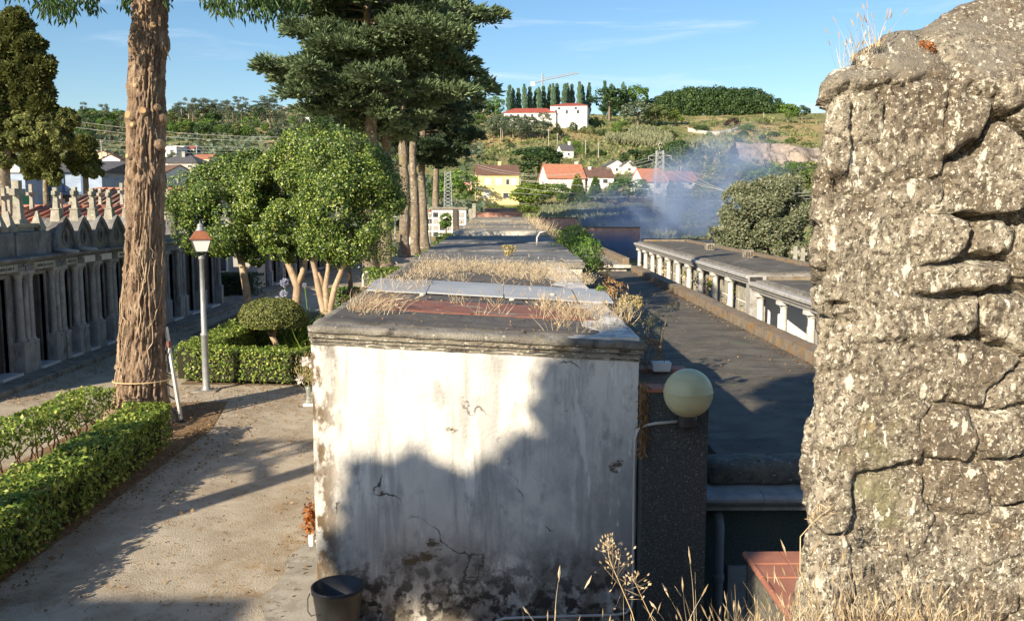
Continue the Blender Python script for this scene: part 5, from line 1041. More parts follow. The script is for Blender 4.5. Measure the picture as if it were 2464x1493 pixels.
# flower bunches on the niches
t0 = thing('flower_bunch', 'small bunch of flowers fixed to the white niche fronts', 'flowers', (NX_ - .12, 30, 0), group='flower bunches on the niche fronts')
P = RNG.normal(size=(90, 3)) * .09; V, Fq = leaves(P, rdir(90), .07, .7); link('leaves', mesh_np('leaves', V, Fq), 'leaf_mid', t0)
P = RNG.normal(size=(60, 3)) * .1 - np.array([.05, 0, 0]); V, Fq = leaves(P, rdir(60), .075, .8); leafmat('petal_mix', (.55, .08, .08), (.75, .5, .2), (.85, .7, .72), .2, .6, 1); link('blossom', mesh_np('blossom', V, Fq), 'petal_mix', t0)
rg = np.random.default_rng(8)
for i in range(44):
    y = 27.9 + rg.integers(0, 26) * .84 + .4; z = ZF + .3 + rg.integers(0, 4) * .68; s = rg.uniform(.7, 1.5)
    dup(t0, (NX_ - .12, y, z), rg.uniform(-.4, .4), scale=(s, s, s))
t0.location = (NX_ - .12, 30.4, .1)
# dark handrail and crosses beyond the gallery
b = MB(); 
for k in range(6): q = at(1843 + k * 6, 781 + k * 4, 25.5); b.tube([(q.x, 25.5 - k * .1, q.z - .8), (q.x, 25.5 - k * .1, q.z)], .015, 5)
b.tube([at(1841, 779, 25.5), at(1878, 803, 25)], .018, 6); tag(b.build('handrail', 'iron_dark'), 'short dark iron handrail in front of the banded wall', 'handrail')
for k, (px, top, s) in enumerate(((1914, 592, 1), (1932, 596, .9))):
    q = at(px, top, 33); t = thing('grave_cross', ('left', 'right')[k] + ' pale carved cross of the two behind the gallery roof', 'cross', (q.x, 33, ZF), group='carved crosses behind the gallery'); b = MB(); b.frust(q.x, 33, ZF, q.z - .75, .5, .5, .32, .3); b.frust(q.x, 33, q.z - .75, q.z - .62, .36, .36, .36, .36); b.build('pedestal', 'cross_stone', t, True, .02)
    z0 = q.z - .62; b = MB(); b.frust(q.x, 33, z0, q.z, .08, .07, .06, .06); b.box(q.x - .16, q.x + .16, 32.94, 33.06, q.z - .28, q.z - .16); b.build('cross', 'cross_stone', t, True, .015)
# low brick walls behind the far roofs
def brickwall(pa, pb, pyb, y, m, label, post=True):
    a, c = at(*pa, y), at(*pb, y); zb = at(pa[0], pyb, y).z; t = thing('brick_wall', label, 'wall', ((a.x + c.x) / 2, y, zb)); V, Fq = rough_box(a.x, c.x, y, y + .25, zb - 1.4, a.z, .3, .02, 3, int(a.x * 10)); link('wall', mesh_np('wall', V, Fq), m, t, True, True)
    b = MB(); b.box(a.x - .04, c.x + .04, y - .06, y + .31, a.z - .02, a.z + .08); b.build('coping', 'parapet_stone', t, True, .02)
    b = MB(); b.box(a.x, c.x, y - .03, y + .002, zb - 1.3, zb + .25); b.build('plinth', 'grey_wall', t, True)
    if post: b = MB(); b.box(c.x - .03, c.x + .2, y - .1, y + .2, zb - 1.4, a.z + .25); b.build('post', 'cross_stone', t, True, .02)
brickwall((1284, 525), (1392, 525), 567, 75, 'brick', 'sunlit pink brick wall behind the far burial blocks')
brickwall((1398, 548), (1540, 549), 588, 78, 'brick', 'smoke-veiled dark brick wall right of the pink one', False)
brickwall((1545, 576), (1722, 574), 596, 84, 'grey_wall', 'long low wall fading in smoke behind the gallery roof', False)
# ------------------------------------------------------------------ conifers of the avenue
def spruce(name, label, base, height, zlow, Lf, nbr, dens, m, seed, r0=.36, droop=.28, mtrunk='bark_grey', lean=(0, 0), az=None, bl=.34, bw=.1):
    rg = np.random.default_rng(seed); t = thing(name, label, 'tree', (base[0], base[1], 0)); bx, by = base
    zz = np.linspace(-.2, height, 60); nn = 20; tt = np.arange(nn) * 2 * math.pi / nn; TH, Z = np.meshgrid(tt, zz); rad = np.interp(Z, [-.2, .3, 1, height], [r0 * 1.6, r0 * 1.25, r0, r0 * .25])
    q = np.stack([np.cos(TH).ravel() * 2 + seed, np.sin(TH).ravel() * 2, Z.ravel() * 1.5], 1); rr = rad.ravel() + .05 * fbm(q, seed, 3) * (r0 / .36); lx = lean[0] * Z.ravel() / 10 + .08 * np.sin(Z.ravel() * .6 + seed); V = np.stack([bx + lx + np.cos(TH.ravel()) * rr, by + np.sin(TH.ravel()) * rr, Z.ravel()], 1)
    i0 = (np.arange(59)[:, None] * nn + np.arange(nn)[None, :]).ravel(); i1 = (np.arange(59)[:, None] * nn + (np.arange(nn)[None, :] + 1) % nn).ravel(); link('trunk', mesh_np('trunk', V, np.stack([i0, i1, i1 + nn, i0 + nn], 1)), mtrunk, t, True, True)
    Ps = []; Ds = []; b = MB()
    for k in range(nbr):
        z = zlow + (height - zlow) * (k + rg.random()) / nbr; a = rg.uniform(0, 2 * math.pi); L = Lf(z, a) * rg.uniform(.7, 1.12)
        if L < .3: continue
        dx, dy = math.cos(a), math.sin(a); lxz = lean[0] * z / 10
        def br(s): return np.stack([bx + lxz + dx * L * s, by + dy * L * s, z + L * (.16 * s - droop * s * s + .1 * s ** 3)], -1)
        s5 = np.linspace(0, .96, 6); pb = br(s5); b.tube([tuple(p) for p in pb], list(np.linspace(.02 + .012 * L, .012, 6)), 5, False)
        K = int(L * 2.2) + 2; s = rg.uniform(.22, 1, K) ** .8; wv = .36 * L * np.sqrt(np.clip(1.08 - s, 0, 1)) * np.minimum(1, s * 2.2) + .1; tl = rg.uniform(-1, 1, K); p = br(s)
        p[:, 0] += -dy * tl * wv; p[:, 1] += dx * tl * wv; p[:, 2] += -.3 * np.abs(tl) ** 1.5 * wv + rg.normal(size=K) * .1
        m_ = max(10, int(dens * .62)); ci = np.repeat(np.arange(K), m_); rr = (bl * 1.05 * rg.uniform(.6, 1.35, K))[ci]; q = rdir(len(ci), rg); q[:, 2] = np.where(q[:, 2] < -.3, -q[:, 2] * .6, q[:, 2])
        p2 = p[ci] + q * (rr * rg.uniform(.25, .95, len(ci)))[:, None] * np.array([1.05, 1.05, .85]); d = q * 1.0 + np.array([dx * .7, dy * .7, .1]) + rg.normal(size=q.shape) * .3; Ps.append(p2); Ds.append(d)
    b.build('branches', mtrunk, t, True, smooth=True)
    P = np.concatenate(Ps); D = np.concatenate(Ds); V, Fq = blades(P, D, bl * .72 * rg.uniform(.6, 1.25, len(P)), bw * .62, True, rg); link('crown', mesh_np('crown', V, Fq), m, t, True); return t
def L1(z, a):
    base = float(np.interp(z, [7.5, 8.5, 9.5, 11, 13.5, 16, 20, 24], [1.6, 3.2, 5.6, 6.6, 6.6, 5.4, 3.6, 1.0])); return base * (1 + .08 * math.cos(a)) 
p = on(893, 668, 0); spruce('spruce_tree', 'tall blue-green spruce with the widest spreading branches and a broad buttressed foot', (p.x, p.y), 18.5, 8.0, L1, 74, 175, 'needle_spruce', 3, .42, lean=(.1, 0), bl=.46, bw=.17)
p = on(931, 652, 0); spruce('spruce_tree', 'lichen spotted spruce trunk standing close behind the broad buttressed one', (p.x, p.y), 17.5, 7.6, lambda z, a: float(np.interp(z, [7, 9, 11, 15, 24], [1.2, 3.4, 4.4, 4.4, 1])), 62, 125, 'needle_spruce', 4, .38, bl=.46, bw=.17)
p = on(974, 618, 0); spruce('spruce_tree', 'mossy spruce with a lichened trunk, left of the pair beyond the far lamp', (p.x, p.y), 20.5, 11.5, lambda z, a: float(np.interp(z, [9, 12, 16, 25], [1.2, 4.2, 5, 1])), 60, 110, 'needle_spruce', 5, .42, bl=.5, bw=.18)
p = on(998, 610, 0); spruce('spruce_tree', 'knobbly spruce trunk, right of the pair beyond the far lamp', (p.x, p.y), 20, 10.5, lambda z, a: float(np.interp(z, [8, 11, 15, 25], [1.2, 4.2, 5, 1])), 60, 110, 'needle_shaded', 6, .38, bl=.5, bw=.18)
p = on(1019, 592, 0); spruce('spruce_tree', 'dense spruce coloured as if shaded, with low branches over the white niche wall', (p.x, p.y), 23, 7.7, lambda z, a: float(np.interp(z, [7, 10, 15, 20, 29], [3.0, 5.2, 5.0, 4.2, 1])), 84, 140, 'needle_shaded', 7, .42, bl=.55, bw=.2)
p = on(1051, 575, 0); spruce('spruce_tree', 'rightmost spruce, coloured as if shaded, with a pruned trunk and drooping right boughs', (p.x, p.y), 25, 9.6, lambda z, a: float(np.interp(z, [8, 11, 15, 22, 32], [3.4, 5.2, 5.0, 4.0, 1])), 84, 135, 'needle_shaded', 8, .42, bl=.6, bw=.22)
# olive green cypresses behind the tombs
def cypress(label, y, trunk, blobs, n, bl, seed, m='needle_olive', rt=.25):
    rg = np.random.default_rng(seed); f = at(trunk[0][0], trunk[0][1], y); t = thing('cypress_tree', label, 'tree', (f.x, y, 0)); b = MB()
    pts = [(f.x, y, -.5)] + [tuple(at(a, c, y)) for a, c in trunk]; b.tube(pts, list(np.linspace(rt, rt * .35, len(pts))), 9); b.build('trunk', 'bark_grey', t, True, smooth=True)
    Ps = []; Ns = []
    for (px, py, rx, rz, w) in blobs:
        k = y / 2200; c = at(px, py, y); P, N = crown(c, (rx * k, rx * k * .9, rz * k), 60, min(rx, rz) * k * .25, int(n * w * 1.2), .4, rg); Ps.append(P); Ns.append(N)
    P = np.concatenate(Ps); N = np.concatenate(Ns); h_ = int(len(P) * .6); V, Fq = cat([blades(P[:h_], N[:h_] + np.array([-.3, -.3, .5]) + rg.normal(size=N[:h_].shape) * .6, bl * rg.uniform(.5, 1.1, h_), bl * .4, True, rg), leaves(P[h_:], N[h_:] + np.array([0, 0, .35]), bl * .85, .5, .6, .35, rg)]); link('crown', mesh_np('crown', V, Fq), m, t, True)
cypress('tall dense olive green cypress filling the upper left corner', 44, [(6, 420), (12, 330), (30, 200), (45, 80)], [(35, 60, 34, 36, .35), (60, 110, 40, 40, .45), (0, 120, 46, 50, .5), (85, 165, 38, 34, .4), (25, 190, 52, 50, .6), (75, 225, 46, 40, .5), (100, 255, 36, 30, .35), (10, 265, 50, 46, .5), (60, 290, 44, 36, .45), (115, 310, 44, 36, .5), (160, 285, 28, 22, .25), (20, 335, 46, 34, .4), (85, 345, 36, 26, .3), (145, 330, 30, 26, .25), (0, 385, 36, 26, .2)], 17000, .27, 4, rt=.4)
cypress('small olive cypress with a pale trunk under the tall one', 50, [(110, 470), (108, 420), (96, 390), (92, 370)], [(88, 395, 34, 30, .6), (110, 380, 34, 36, .6), (75, 415, 22, 16, .2), (128, 425, 22, 18, .25)], 8000, .24, 5, rt=.17)
cypress('small olive cypress standing alone right of the tall one', 52, [(208, 465), (206, 420), (204, 390), (200, 350)], [(200, 355, 27, 26, .5), (198, 385, 38, 30, .7), (215, 405, 34, 24, .5)], 8000, .24, 6, rt=.2)
p = on(1072, 560, 0); t = thing('topiary', 'small round headed topiary tree before the white niche wall', 'topiary', (p.x, 97.5, 0)); c = at(1072, 531, 97.5); P, N = crown(c, (.62, .6, .72), 14, .3, 2200); V, Fq = leaves(P, N, .13, .6); link('foliage', mesh_np('foliage', V, Fq), 'leaf_mid', t, True); b = MB(); b.tube([(c.x, 97.5, 0), (c.x + .05, 97.5, 1.0), (c.x, 97.5, 2.2)], [.14, .1, .07], 8); b.build('trunk', 'bark_grey', t, True, smooth=True)

# ------------------------------------------------------------------ tree kinds for the valley and the hill (unit size: 1 m high, copied and scaled)
def proto(kind, seed):
    rg = np.random.default_rng(seed); b = MB()
    if kind == 'round': P, N = crown((0, 0, .58), (.36, .36, .34), 34, .13, 2600, .6, rg, -.8); b.tube([(0, 0, -.1), (0, 0, .3), (.02, 0, .6)], [.03, .025, .015], 6); V, Fq = leaves(P, N, .048, .7, .8, .3, rg)
    elif kind == 'bush': P, N = crown((0, 0, .4), (.5, .5, .48), 30, .2, 1700, .5, rg, -.5); b.tube([(0, 0, -.1), (0, 0, .4)], [.03, .02], 5); V, Fq = leaves(P, N, .07, .65, .8, .3, rg)
    elif kind == 'poplar':
        z = rg.uniform(.05, 1, 1500); r = .1 * np.sin(np.clip(z, 0, 1) ** .8 * math.pi) ** .7 * rg.uniform(.5, 1.1, 1500) + .012; a = rg.uniform(0, 6.28, 1500); cl = .03 * np.sin(z * 30 + np.round(a * 2)); P = np.stack([(r + cl) * np.cos(a) + .06 * z * z, (r + cl) * np.sin(a), z], 1); D = np.stack([np.cos(a) * .5 + .3, np.sin(a) * .5, np.ones(1500)], 1); V, Fq = blades(P, D, .055, .03, True, rg); b.tube([(0, 0, -.1), (.02, 0, .6)], [.014, .008], 5)
    elif kind == 'cone':
        z = 1 - rg.random(2600) ** .55; r = .24 * (1 - z) ** .8 * rg.uniform(.75, 1.08, 2600) + .01; a = rg.uniform(0, 6.28, 2600); P = np.stack([r * np.cos(a), r * np.sin(a), z], 1); D = np.stack([np.cos(a), np.sin(a), np.full(2600, 1.2)], 1); V, Fq = blades(P, D + rg.normal(size=D.shape) * .3, .055, .03, True, rg); b.tube([(0, 0, -.1), (0, 0, .5)], [.02, .01], 5)
    elif kind == 'pine':
        Ps = []; Ns = []
        for k in range(26):
            z = .28 + .7 * k / 26; R0 = .3 * (1.05 - z) ** .6; a = rg.uniform(0, 6.28); c = np.array([math.cos(a) * R0 * .7, math.sin(a) * R0 * .7, z]); n_ = 110; e = rdir(n_, rg); Ps.append(c + e * np.array([R0 * .55, R0 * .55, .05])); Ns.append(e + np.array([0, 0, .6]))
        V, Fq = leaves(np.concatenate(Ps), np.concatenate(Ns), .05, .5, .6, .3, rg); b.tube([(0, 0, -.1), (0, 0, .9)], [.025, .008], 6)
    else:                                     # eucalyptus: pale stem, tufted open crown
        Ps = []; Ns = []; top = (0, 0, .8)
        b.tube([(0, 0, -.1), (.02, 0, .4), (.0, .0, .85)], [.02, .014, .006], 6)
        for k in range(13):
            a = rg.uniform(0, 6.28); z = rg.uniform(.42, .98); R0 = rg.uniform(.04, .2) * (1.25 - .7 * abs(z - .7) / .3 * .5); c = np.array([math.cos(a) * R0, math.sin(a) * R0, z]); n_ = 130; e = rdir(n_, rg); Ps.append(c + e * np.array([.085, .085, .075]) * rg.uniform(.4, 1, (n_, 1))); Ns.append(e + np.array([0, 0, .5])); b.tube([(0, 0, z - .2), tuple(c)], [.007, .003], 4)
        V, Fq = leaves(np.concatenate(Ps), np.concatenate(Ns), .034, .5, .8, .3, rg)
    n0 = len(V); tv = np.array(b.v); tf = [f for f in b.f if len(f) == 4]
    return mesh_np('tree', np.concatenate([V, tv]), np.concatenate([Fq, np.array(tf) + n0]), [0] * len(Fq) + [1] * len(tf))
PROTO = {}
def place(kind, m, pos, h, w, label, group=None, name=None, catn='tree', seed=None, bark='bark_grey', th=None):
    s = int(abs(pos[0] * 13 + pos[1] * 7)) % 3 if seed is None else seed; key = (kind, m, s, bark)
    if key not in PROTO:
        me = proto(kind, s + 11 * len(kind)); me.materials.append(MATS[m]); me.materials.append(MATS[bark]); PROTO[key] = me
    o = bpy.data.objects.new(name or {'round': 'broadleaf_tree', 'bush': 'bush', 'poplar': 'poplar_tree', 'cone': 'conifer_tree', 'pine': 'pine_tree', 'euc': 'eucalyptus_tree'}[kind], PROTO[key]); C.objects.link(o)
    base = {'round': .74, 'bush': 1.1, 'poplar': .22, 'cone': .48, 'pine': .58, 'euc': .5}[kind]
    o.location = pos; o.scale = (w / base, (th or w) / base, h); o.rotation_euler = (0, 0, (pos[0] * 1.7 + pos[1]) % 6.28); return tag(o, label, catn, group)
def hp(px, py, wpx, hpx, kind, m, label, group=None, d0=95., **k):
    p = hill(px, py, d0); s = p.y / 2200; return place(kind, m, (p.x, p.y, p.z - .2), hpx * s, wpx * s, label, group, **k)
# --- right: hilltop
for i, px in enumerate((1224, 1236, 1248, 1262, 1275, 1287, 1297, 1308, 1320, 1330, 1341, 1352, 1364, 1376, 1390, 1400, 1414, 1450, 1464, 1478, 1490, 1502)):
    hgt = (52, 48, 50, 56, 52, 50, 50, 54, 60, 58, 60, 56, 60, 60, 62, 58, 64, 66, 64, 62, 66, 60)[i]
    p = hill(px, 262); p = Vector(((px - 1208) / 2200 * 440, 440 + (i * 37 % 11) - 5, H1((px - 1208) / 2200 * 440, 440))); place('poplar', 'leaf_poplar', (p.x, p.y, p.z - 1), (hgt + 16) * .2, 11 * .2, 'windblown poplar in the row on the skyline behind the white building', 'poplars on the skyline')
rg = np.random.default_rng(21)
for i in range(34):
    px = 1562 + (i % 17) * 19 + rg.uniform(-6, 6); row = i // 17; y = 452 + row * 9; prof = 74 * (1 - ((px - 1712) / 185) ** 4) * (1 if px < 1800 else 1 - .35 * ((px - 1800) / 80)); x = (px - 1208) / 2200 * y; hgt = (prof * (1 if row else .86) + rg.uniform(-2, 3)) * .205; place('round' if row else 'bush', 'leaf_dark', (x, y, H1(x, y) - 3.0), max(7, hgt + 2.2), 12.5, 'dark round topped tree of the dense grove on the hill crest', 'trees of the hilltop grove')
for a in ((1466, 292, 84, 82, 'round', 'leaf_dark', 'big dark round tree right of the white hilltop building'), (1532, 272, 60, 70, 'round', 'leaf_mid', 'green tree at the left end of the hilltop grove'), (1512, 262, 38, 62, 'round', 'leaf_mid', 'tall green tree behind the big dark round one'), (1190, 290, 44, 58, 'round', 'leaf_mid', 'bright green tree left of the white hilltop building'), (1168, 292, 40, 46, 'round', 'leaf_dark', 'dark tree at the far left of the hilltop'), (1325, 262, 36, 26, 'round', 'leaf_light', 'yellowish round tree above the red hilltop roof'), (1535, 305, 70, 62, 'round', 'leaf_eucalyptus', 'grey green tree below the grove'), (1578, 305, 66, 52, 'round', 'leaf_scrub', 'olive tree below the left part of the grove'), (1625, 300, 40, 40, 'pine', 'leaf_light', 'small yellow green conifer below the grove'), (1896, 296, 50, 48, 'round', 'leaf_mid', 'leafy tree at the right end of the grove'), (1930, 290, 34, 36, 'round', 'leaf_dark', 'dark tree touching the granite wall on the skyline'), (1308, 336, 42, 62, 'euc', 'leaf_eucalyptus', 'grey green eucalyptus before the white hilltop building'), (1760, 306, 40, 24, 'bush', 'leaf_purple', 'dark purple bush on the hillside'), (1340, 330, 30, 26, 'bush', 'leaf_dark', 'dark bush right of the eucalyptus'), (1380, 320, 26, 30, 'bush', 'leaf_dark', 'dark upright bush under the building corner')): hp(*a)
for i, (px, py, w, h) in enumerate(((1235, 335, 60, 58), (1270, 332, 54, 54), (1205, 330, 50, 54), (1300, 335, 44, 44), (1185, 335, 44, 50), (1252, 338, 44, 50))): hp(px, py, w, h, 'round', 'leaf_eucalyptus', 'pale grey green olive-like tree in the belt below the hilltop building', 'trees below the hilltop building')
rg = np.random.default_rng(55); EXTRA = tuple((rg.uniform(1165, 1940), rg.uniform(300, 395), rg.uniform(14, 34), rg.uniform(8, 18)) for _ in range(90))
for i, (px, py, w, h) in enumerate(EXTRA + ((1430, 305, 30, 26), (1415, 325, 34, 26), (1448, 330, 26, 20), (1485, 318, 28, 30), (1600, 330, 40, 28), (1690, 318, 36, 18), (1795, 316, 40, 20), (1835, 300, 34, 18), (1860, 330, 30, 14), (1900, 345, 30, 16), (1915, 372, 34, 18), (1850, 356, 30, 15), (1400, 372, 36, 22), (1330, 340, 30, 20), (1440, 375, 34, 18), (1760, 345, 60, 20))): hp(px, py, w, h, 'bush', ('leaf_mid', 'leaf_scrub', 'leaf_dark')[i % 3], 'green bush scattered on the dry grassy hillside', 'bushes on the dry hillside')
# cane fields
def field(name, boxes, m, label, n, size, seed, up=True):
    rg = np.random.default_rng(seed); out = []
    for (pa, pb, ya, yb, w) in boxes:
        k = int(n * w); u = rg.uniform(pa, pb, k); y = rg.uniform(ya, yb, k); x = (u - 1208) / 2200 * y; k2 = np.array([fbm(np.stack([x * .09, y * .06, y * 0], 1), seed, 3)])[0] > -.45; x = x[k2]; y = y[k2]; z = H(x, y); P = np.stack([x, y, z + rg.uniform(0, 1, len(x)) * size], 1); d = rg.normal(size=P.shape) * .5; d[:, 2] = 1; out.append(blades(P, d, size * rg.uniform(.6, 1.3, len(x)), size * .3, True, rg) if up else leaves(P, d, size, .6, .8, .4, rg))
    V, Fq = cat(out); tag(link(name, mesh_np(name, V, Fq), m), label, None, None, 'stuff')
def ydep(px, py): return hill(px, py).y
field('cane_field', [(1455, 1610, ydep(1530, 356), ydep(1530, 318), .5), (1640, 1755, ydep(1700, 372), ydep(1700, 345), .4)], 'leaf_cane', None, 13000, 1.9, 3)
field('scrub', [(1160, 1960, 196, 440, 1.0)], 'leaf_scrub', None, 16000, .9, 5, False)
field('dry_grass', [(1160, 1960, 190, 445, 1)], 'grass_dry', None, 9000, .4, 6)
field('green_field', [(1270, 1960, 88, 178, 1)], 'leaf_scrub', None, 30000, .5, 7, False)
field('reeds', [(1300, 1620, 92, 165, 1)], 'leaf_cane', None, 16000, .8, 8)
field('undergrowth', [(-300, 1160, 110, 445, 1)], 'leaf_eucalyptus', None, 30000, 1.5, 9, False)
# --- right: belt of trees round the houses
for a in ((1296, 440, 112, 90, 'round', 'leaf_dark', 'large dark spreading tree behind the yellow house'), (1188, 486, 62, 48, 'round', 'leaf_mid', 'rounded garden tree in front of the yellow house'), (1290, 508, 120, 72, 'round', 'leaf_light', 'broad bright green tree right of the yellow house'), (1345, 500, 52, 62, 'round', 'leaf_mid', 'green tree in front of the stained white house'), (1389, 496, 46, 76, 'cone', 'leaf_light', 'yellow green conical thuja before the white houses'), (1432, 482, 36, 56, 'cone', 'leaf_mid', 'smaller green thuja right of the first one'), (1512, 488, 92, 62, 'round', 'leaf_mid', 'dark green tree between the white houses'), (1470, 500, 74, 44, 'round', 'leaf_eucalyptus', 'smoke-veiled bush in front of the houses'), (1530, 414, 74, 56, 'round', 'leaf_dark', 'dark tree behind the orange roofs, leftmost of three'), (1632, 420, 66, 88, 'round', 'leaf_dark', 'tall dark conifer behind the pylon head'), (1690, 416, 52, 66, 'round', 'leaf_dark', 'dark tree right of the tall conifer'), (1590, 404, 50, 50, 'round', 'leaf_dark', 'dark tree directly behind the pylon'), (1100, 500, 90, 92, 'round', 'leaf_mid', 'broad green tree behind the white niche wall'), (1062, 500, 60, 80, 'round', 'leaf_dark', 'dark tree left of the lattice mast'), (1750, 400, 40, 36, 'bush', 'leaf_dark', 'dark bush in the smoke on the slope')): hp(*a)
hp(1255, 512, 90, 26, 'bush', 'leaf_light', 'long low bright green hedge bush below the yellow house', None, 95.); hp(1195, 505, 60, 16, 'bush', 'leaf_mid', 'low green bush at the foot of the yellow house')
p = at(1270, 520, 80); place('bush', 'leaf_mid', (p.x, 80, .2), 3.0, 2.6, 'green bush at the right end of the burial block row')
rg = np.random.default_rng(31)
for i in range(24):
    px = rg.uniform(1625, 1960); py = 455 - (px - 1625) * .03 + rg.uniform(-18, 95); hp(px, py, rg.uniform(50, 85), rg.uniform(36, 56), 'bush' if i % 2 else 'round', ('leaf_eucalyptus', 'leaf_willow', 'leaf_scrub')[i % 3], 'grey green scrub tree in the smoky thicket on the right', 'scrub trees of the smoky thicket', 88.)
for i in range(9):
    px = 1790 + i * 20; hp(px, 442 + (i % 3) * 6, 58, 50, 'round', ('leaf_mid', 'leaf_eucalyptus')[i % 2], 'tree in the belt beneath the rocky bank', 'trees under the rocky bank', 120.)
# large windblown willow on the right
y = 66; wv = at(1830, 540, y); t = thing('willow_tree', 'large windblown grey green willow beside the granite wall', 'tree', (wv.x, y, -1.2)); Ps = []; Ns = []
rg = np.random.default_rng(17)
for (px, py, rx, rz, w) in ((1800, 520, 78, 70, 1), (1870, 500, 80, 70, 1), (1760, 580, 46, 46, .5), (1850, 590, 90, 56, .9), (1930, 560, 60, 90, .6), (1890, 450, 40, 26, .25), (1800, 465, 36, 24, .2)):
    c = at(px, py, y); k = y / 2200; P, N = crown(c, (rx * k, rx * k, rz * k), 40, min(rx, rz) * k * .33, int(9500 * w), .6, rg); Ps.append(P); Ns.append(N)
P = np.concatenate(Ps); N = np.concatenate(Ns); V, Fq = blades(P, N * .8 + np.array([.8, .1, .15]) + rg.normal(size=N.shape) * .5, .22 * rg.uniform(.7, 1.3, len(P)), .11, True, rg); link('crown', mesh_np('crown', V, Fq), 'leaf_willow', t, True)
b = MB(); b.tube([(wv.x, y, -1.5), (wv.x, y, 1), (wv.x + .2, y, 3)], [.4, .3, .15], 9); [b.tube([(wv.x, y, .8), (wv.x + dx * .5, y - .3, 2.0), (wv.x + dx, y - .2, 3.4)], [.2, .13, .05], 7) for dx in (-1.8, 1.7)]; b.build('trunk', 'bark_grey', t, True, smooth=True)
# rocky bank and retaining wall
a = [hill(px, py) for px, py in ((1780, 392), (1830, 392), (1880, 394), (1930, 398), (1985, 400))]
def bank(name, pts, h, m, seed, lab=None, catn=None, kind=None, th=6):
    Vs = []; n = 60; m_ = 14; xs = np.interp(np.linspace(0, 1, n), np.linspace(0, 1, len(pts)), [p.x for p in pts]); ys = np.interp(np.linspace(0, 1, n), np.linspace(0, 1, len(pts)), [p.y for p in pts])
    for j in range(m_):
        v = j / (m_ - 1); yy = ys + v ** 1.3 * th; zz = H(xs, ys) - .6 + h * v; P = np.stack([xs, yy, zz], 1); P = P + np.stack([fbm(P * .35, seed, 4) * .5, fbm(P * .3, seed + 4, 4) * 1.2, fbm(P * .2, seed + 8, 3) * .5], 1) * min(1, h / 4); Vs.append(P)
    P = ys + th + 14; Vs.append(np.stack([xs, P, H(xs, P) - .8], 1)); V = np.concatenate(Vs); i = (np.arange(m_)[:, None] * n + np.arange(n - 1)[None, :]).ravel(); o = link(name, mesh_np(name, V, np.stack([i, i + 1, i + n + 1, i + n], 1)), m, smooth=False); return tag(o, lab, catn, None, kind)
bank('rock_bank', a, 6.2, 'rock_face', 3, kind='structure')
a = [hill(px, py) for px, py in ((1655, 318), (1690, 322), (1730, 325), (1752, 322), (1775, 316), (1815, 306))]
bank('retaining_wall', a, 1.8, 'granite_light', 5, 'pale stone retaining wall crossing the upper hillside', 'wall', None, .5)
# --- left hillside wood
rg = np.random.default_rng(41); n = 0
for i in range(190):
    px = rg.uniform(150, 1165); py = rg.choice([rg.uniform(285, 330), rg.uniform(320, 400)]); 
    if 225 < px < 320 and py > 372: continue
    if 375 < px < 520 and py > 345: continue
    if 620 < px < 760 and py > 350: continue
    p = hill(px, py); s = p.y / 2200; k = rg.random(); kind, m, h, w, l = (('round', 'leaf_mid', 30, 34, 'green broadleaf tree in the wood covering the left hillside') if k < .4 else ('round', 'leaf_dark', 32, 34, 'dark broadleaf tree in the wood covering the left hillside') if k < .62 else ('euc', 'leaf_eucalyptus', 50, 28, 'greyish eucalyptus in the wood covering the left hillside') if k < .85 else ('pine', 'leaf_scrub', 36, 30, 'olive pine in the wood covering the left hillside')); f = rg.uniform(.75, 1.25)
    place(kind, m, (p.x, p.y, p.z - .8), h * s * f, w * s * f, l, l.replace('in the wood covering', 'group on') )
for i, (px, top, w) in enumerate(((440, 268, 30), (455, 252, 34), (472, 244, 36), (490, 247, 34), (506, 246, 40), (524, 248, 36), (540, 254, 30), (556, 252, 30), (588, 240, 38), (606, 258, 34), (640, 250, 44), (660, 246, 40), (690, 262, 30), (722, 262, 22), (782, 232, 46), (800, 250, 44), (300, 268, 16))):
    y = 430; x = (px - 1208) / 2200 * y; z0 = H1(x, y) - 1; z1 = CAMZ + (491 - top) / 2200 * y; place('euc', 'leaf_eucalyptus', (x, y, z0), z1 - z0, w * y / 2200 * 1.15, 'tall eucalyptus with a tufted crown on the left skyline', 'eucalyptus trees on the left skyline', bark='bark_pale')
for a in ((225, 318, 54, 46, 'round', 'leaf_dark', 'dome shaped dark tree on the skyline left of the trunk'), (255, 322, 40, 40, 'round', 'leaf_mid', 'green tree beside the dome shaped one on the skyline'), (650, 330, 70, 92, 'euc', 'leaf_eucalyptus', 'large open crowned eucalyptus above the red roofed house')): hp(*a)
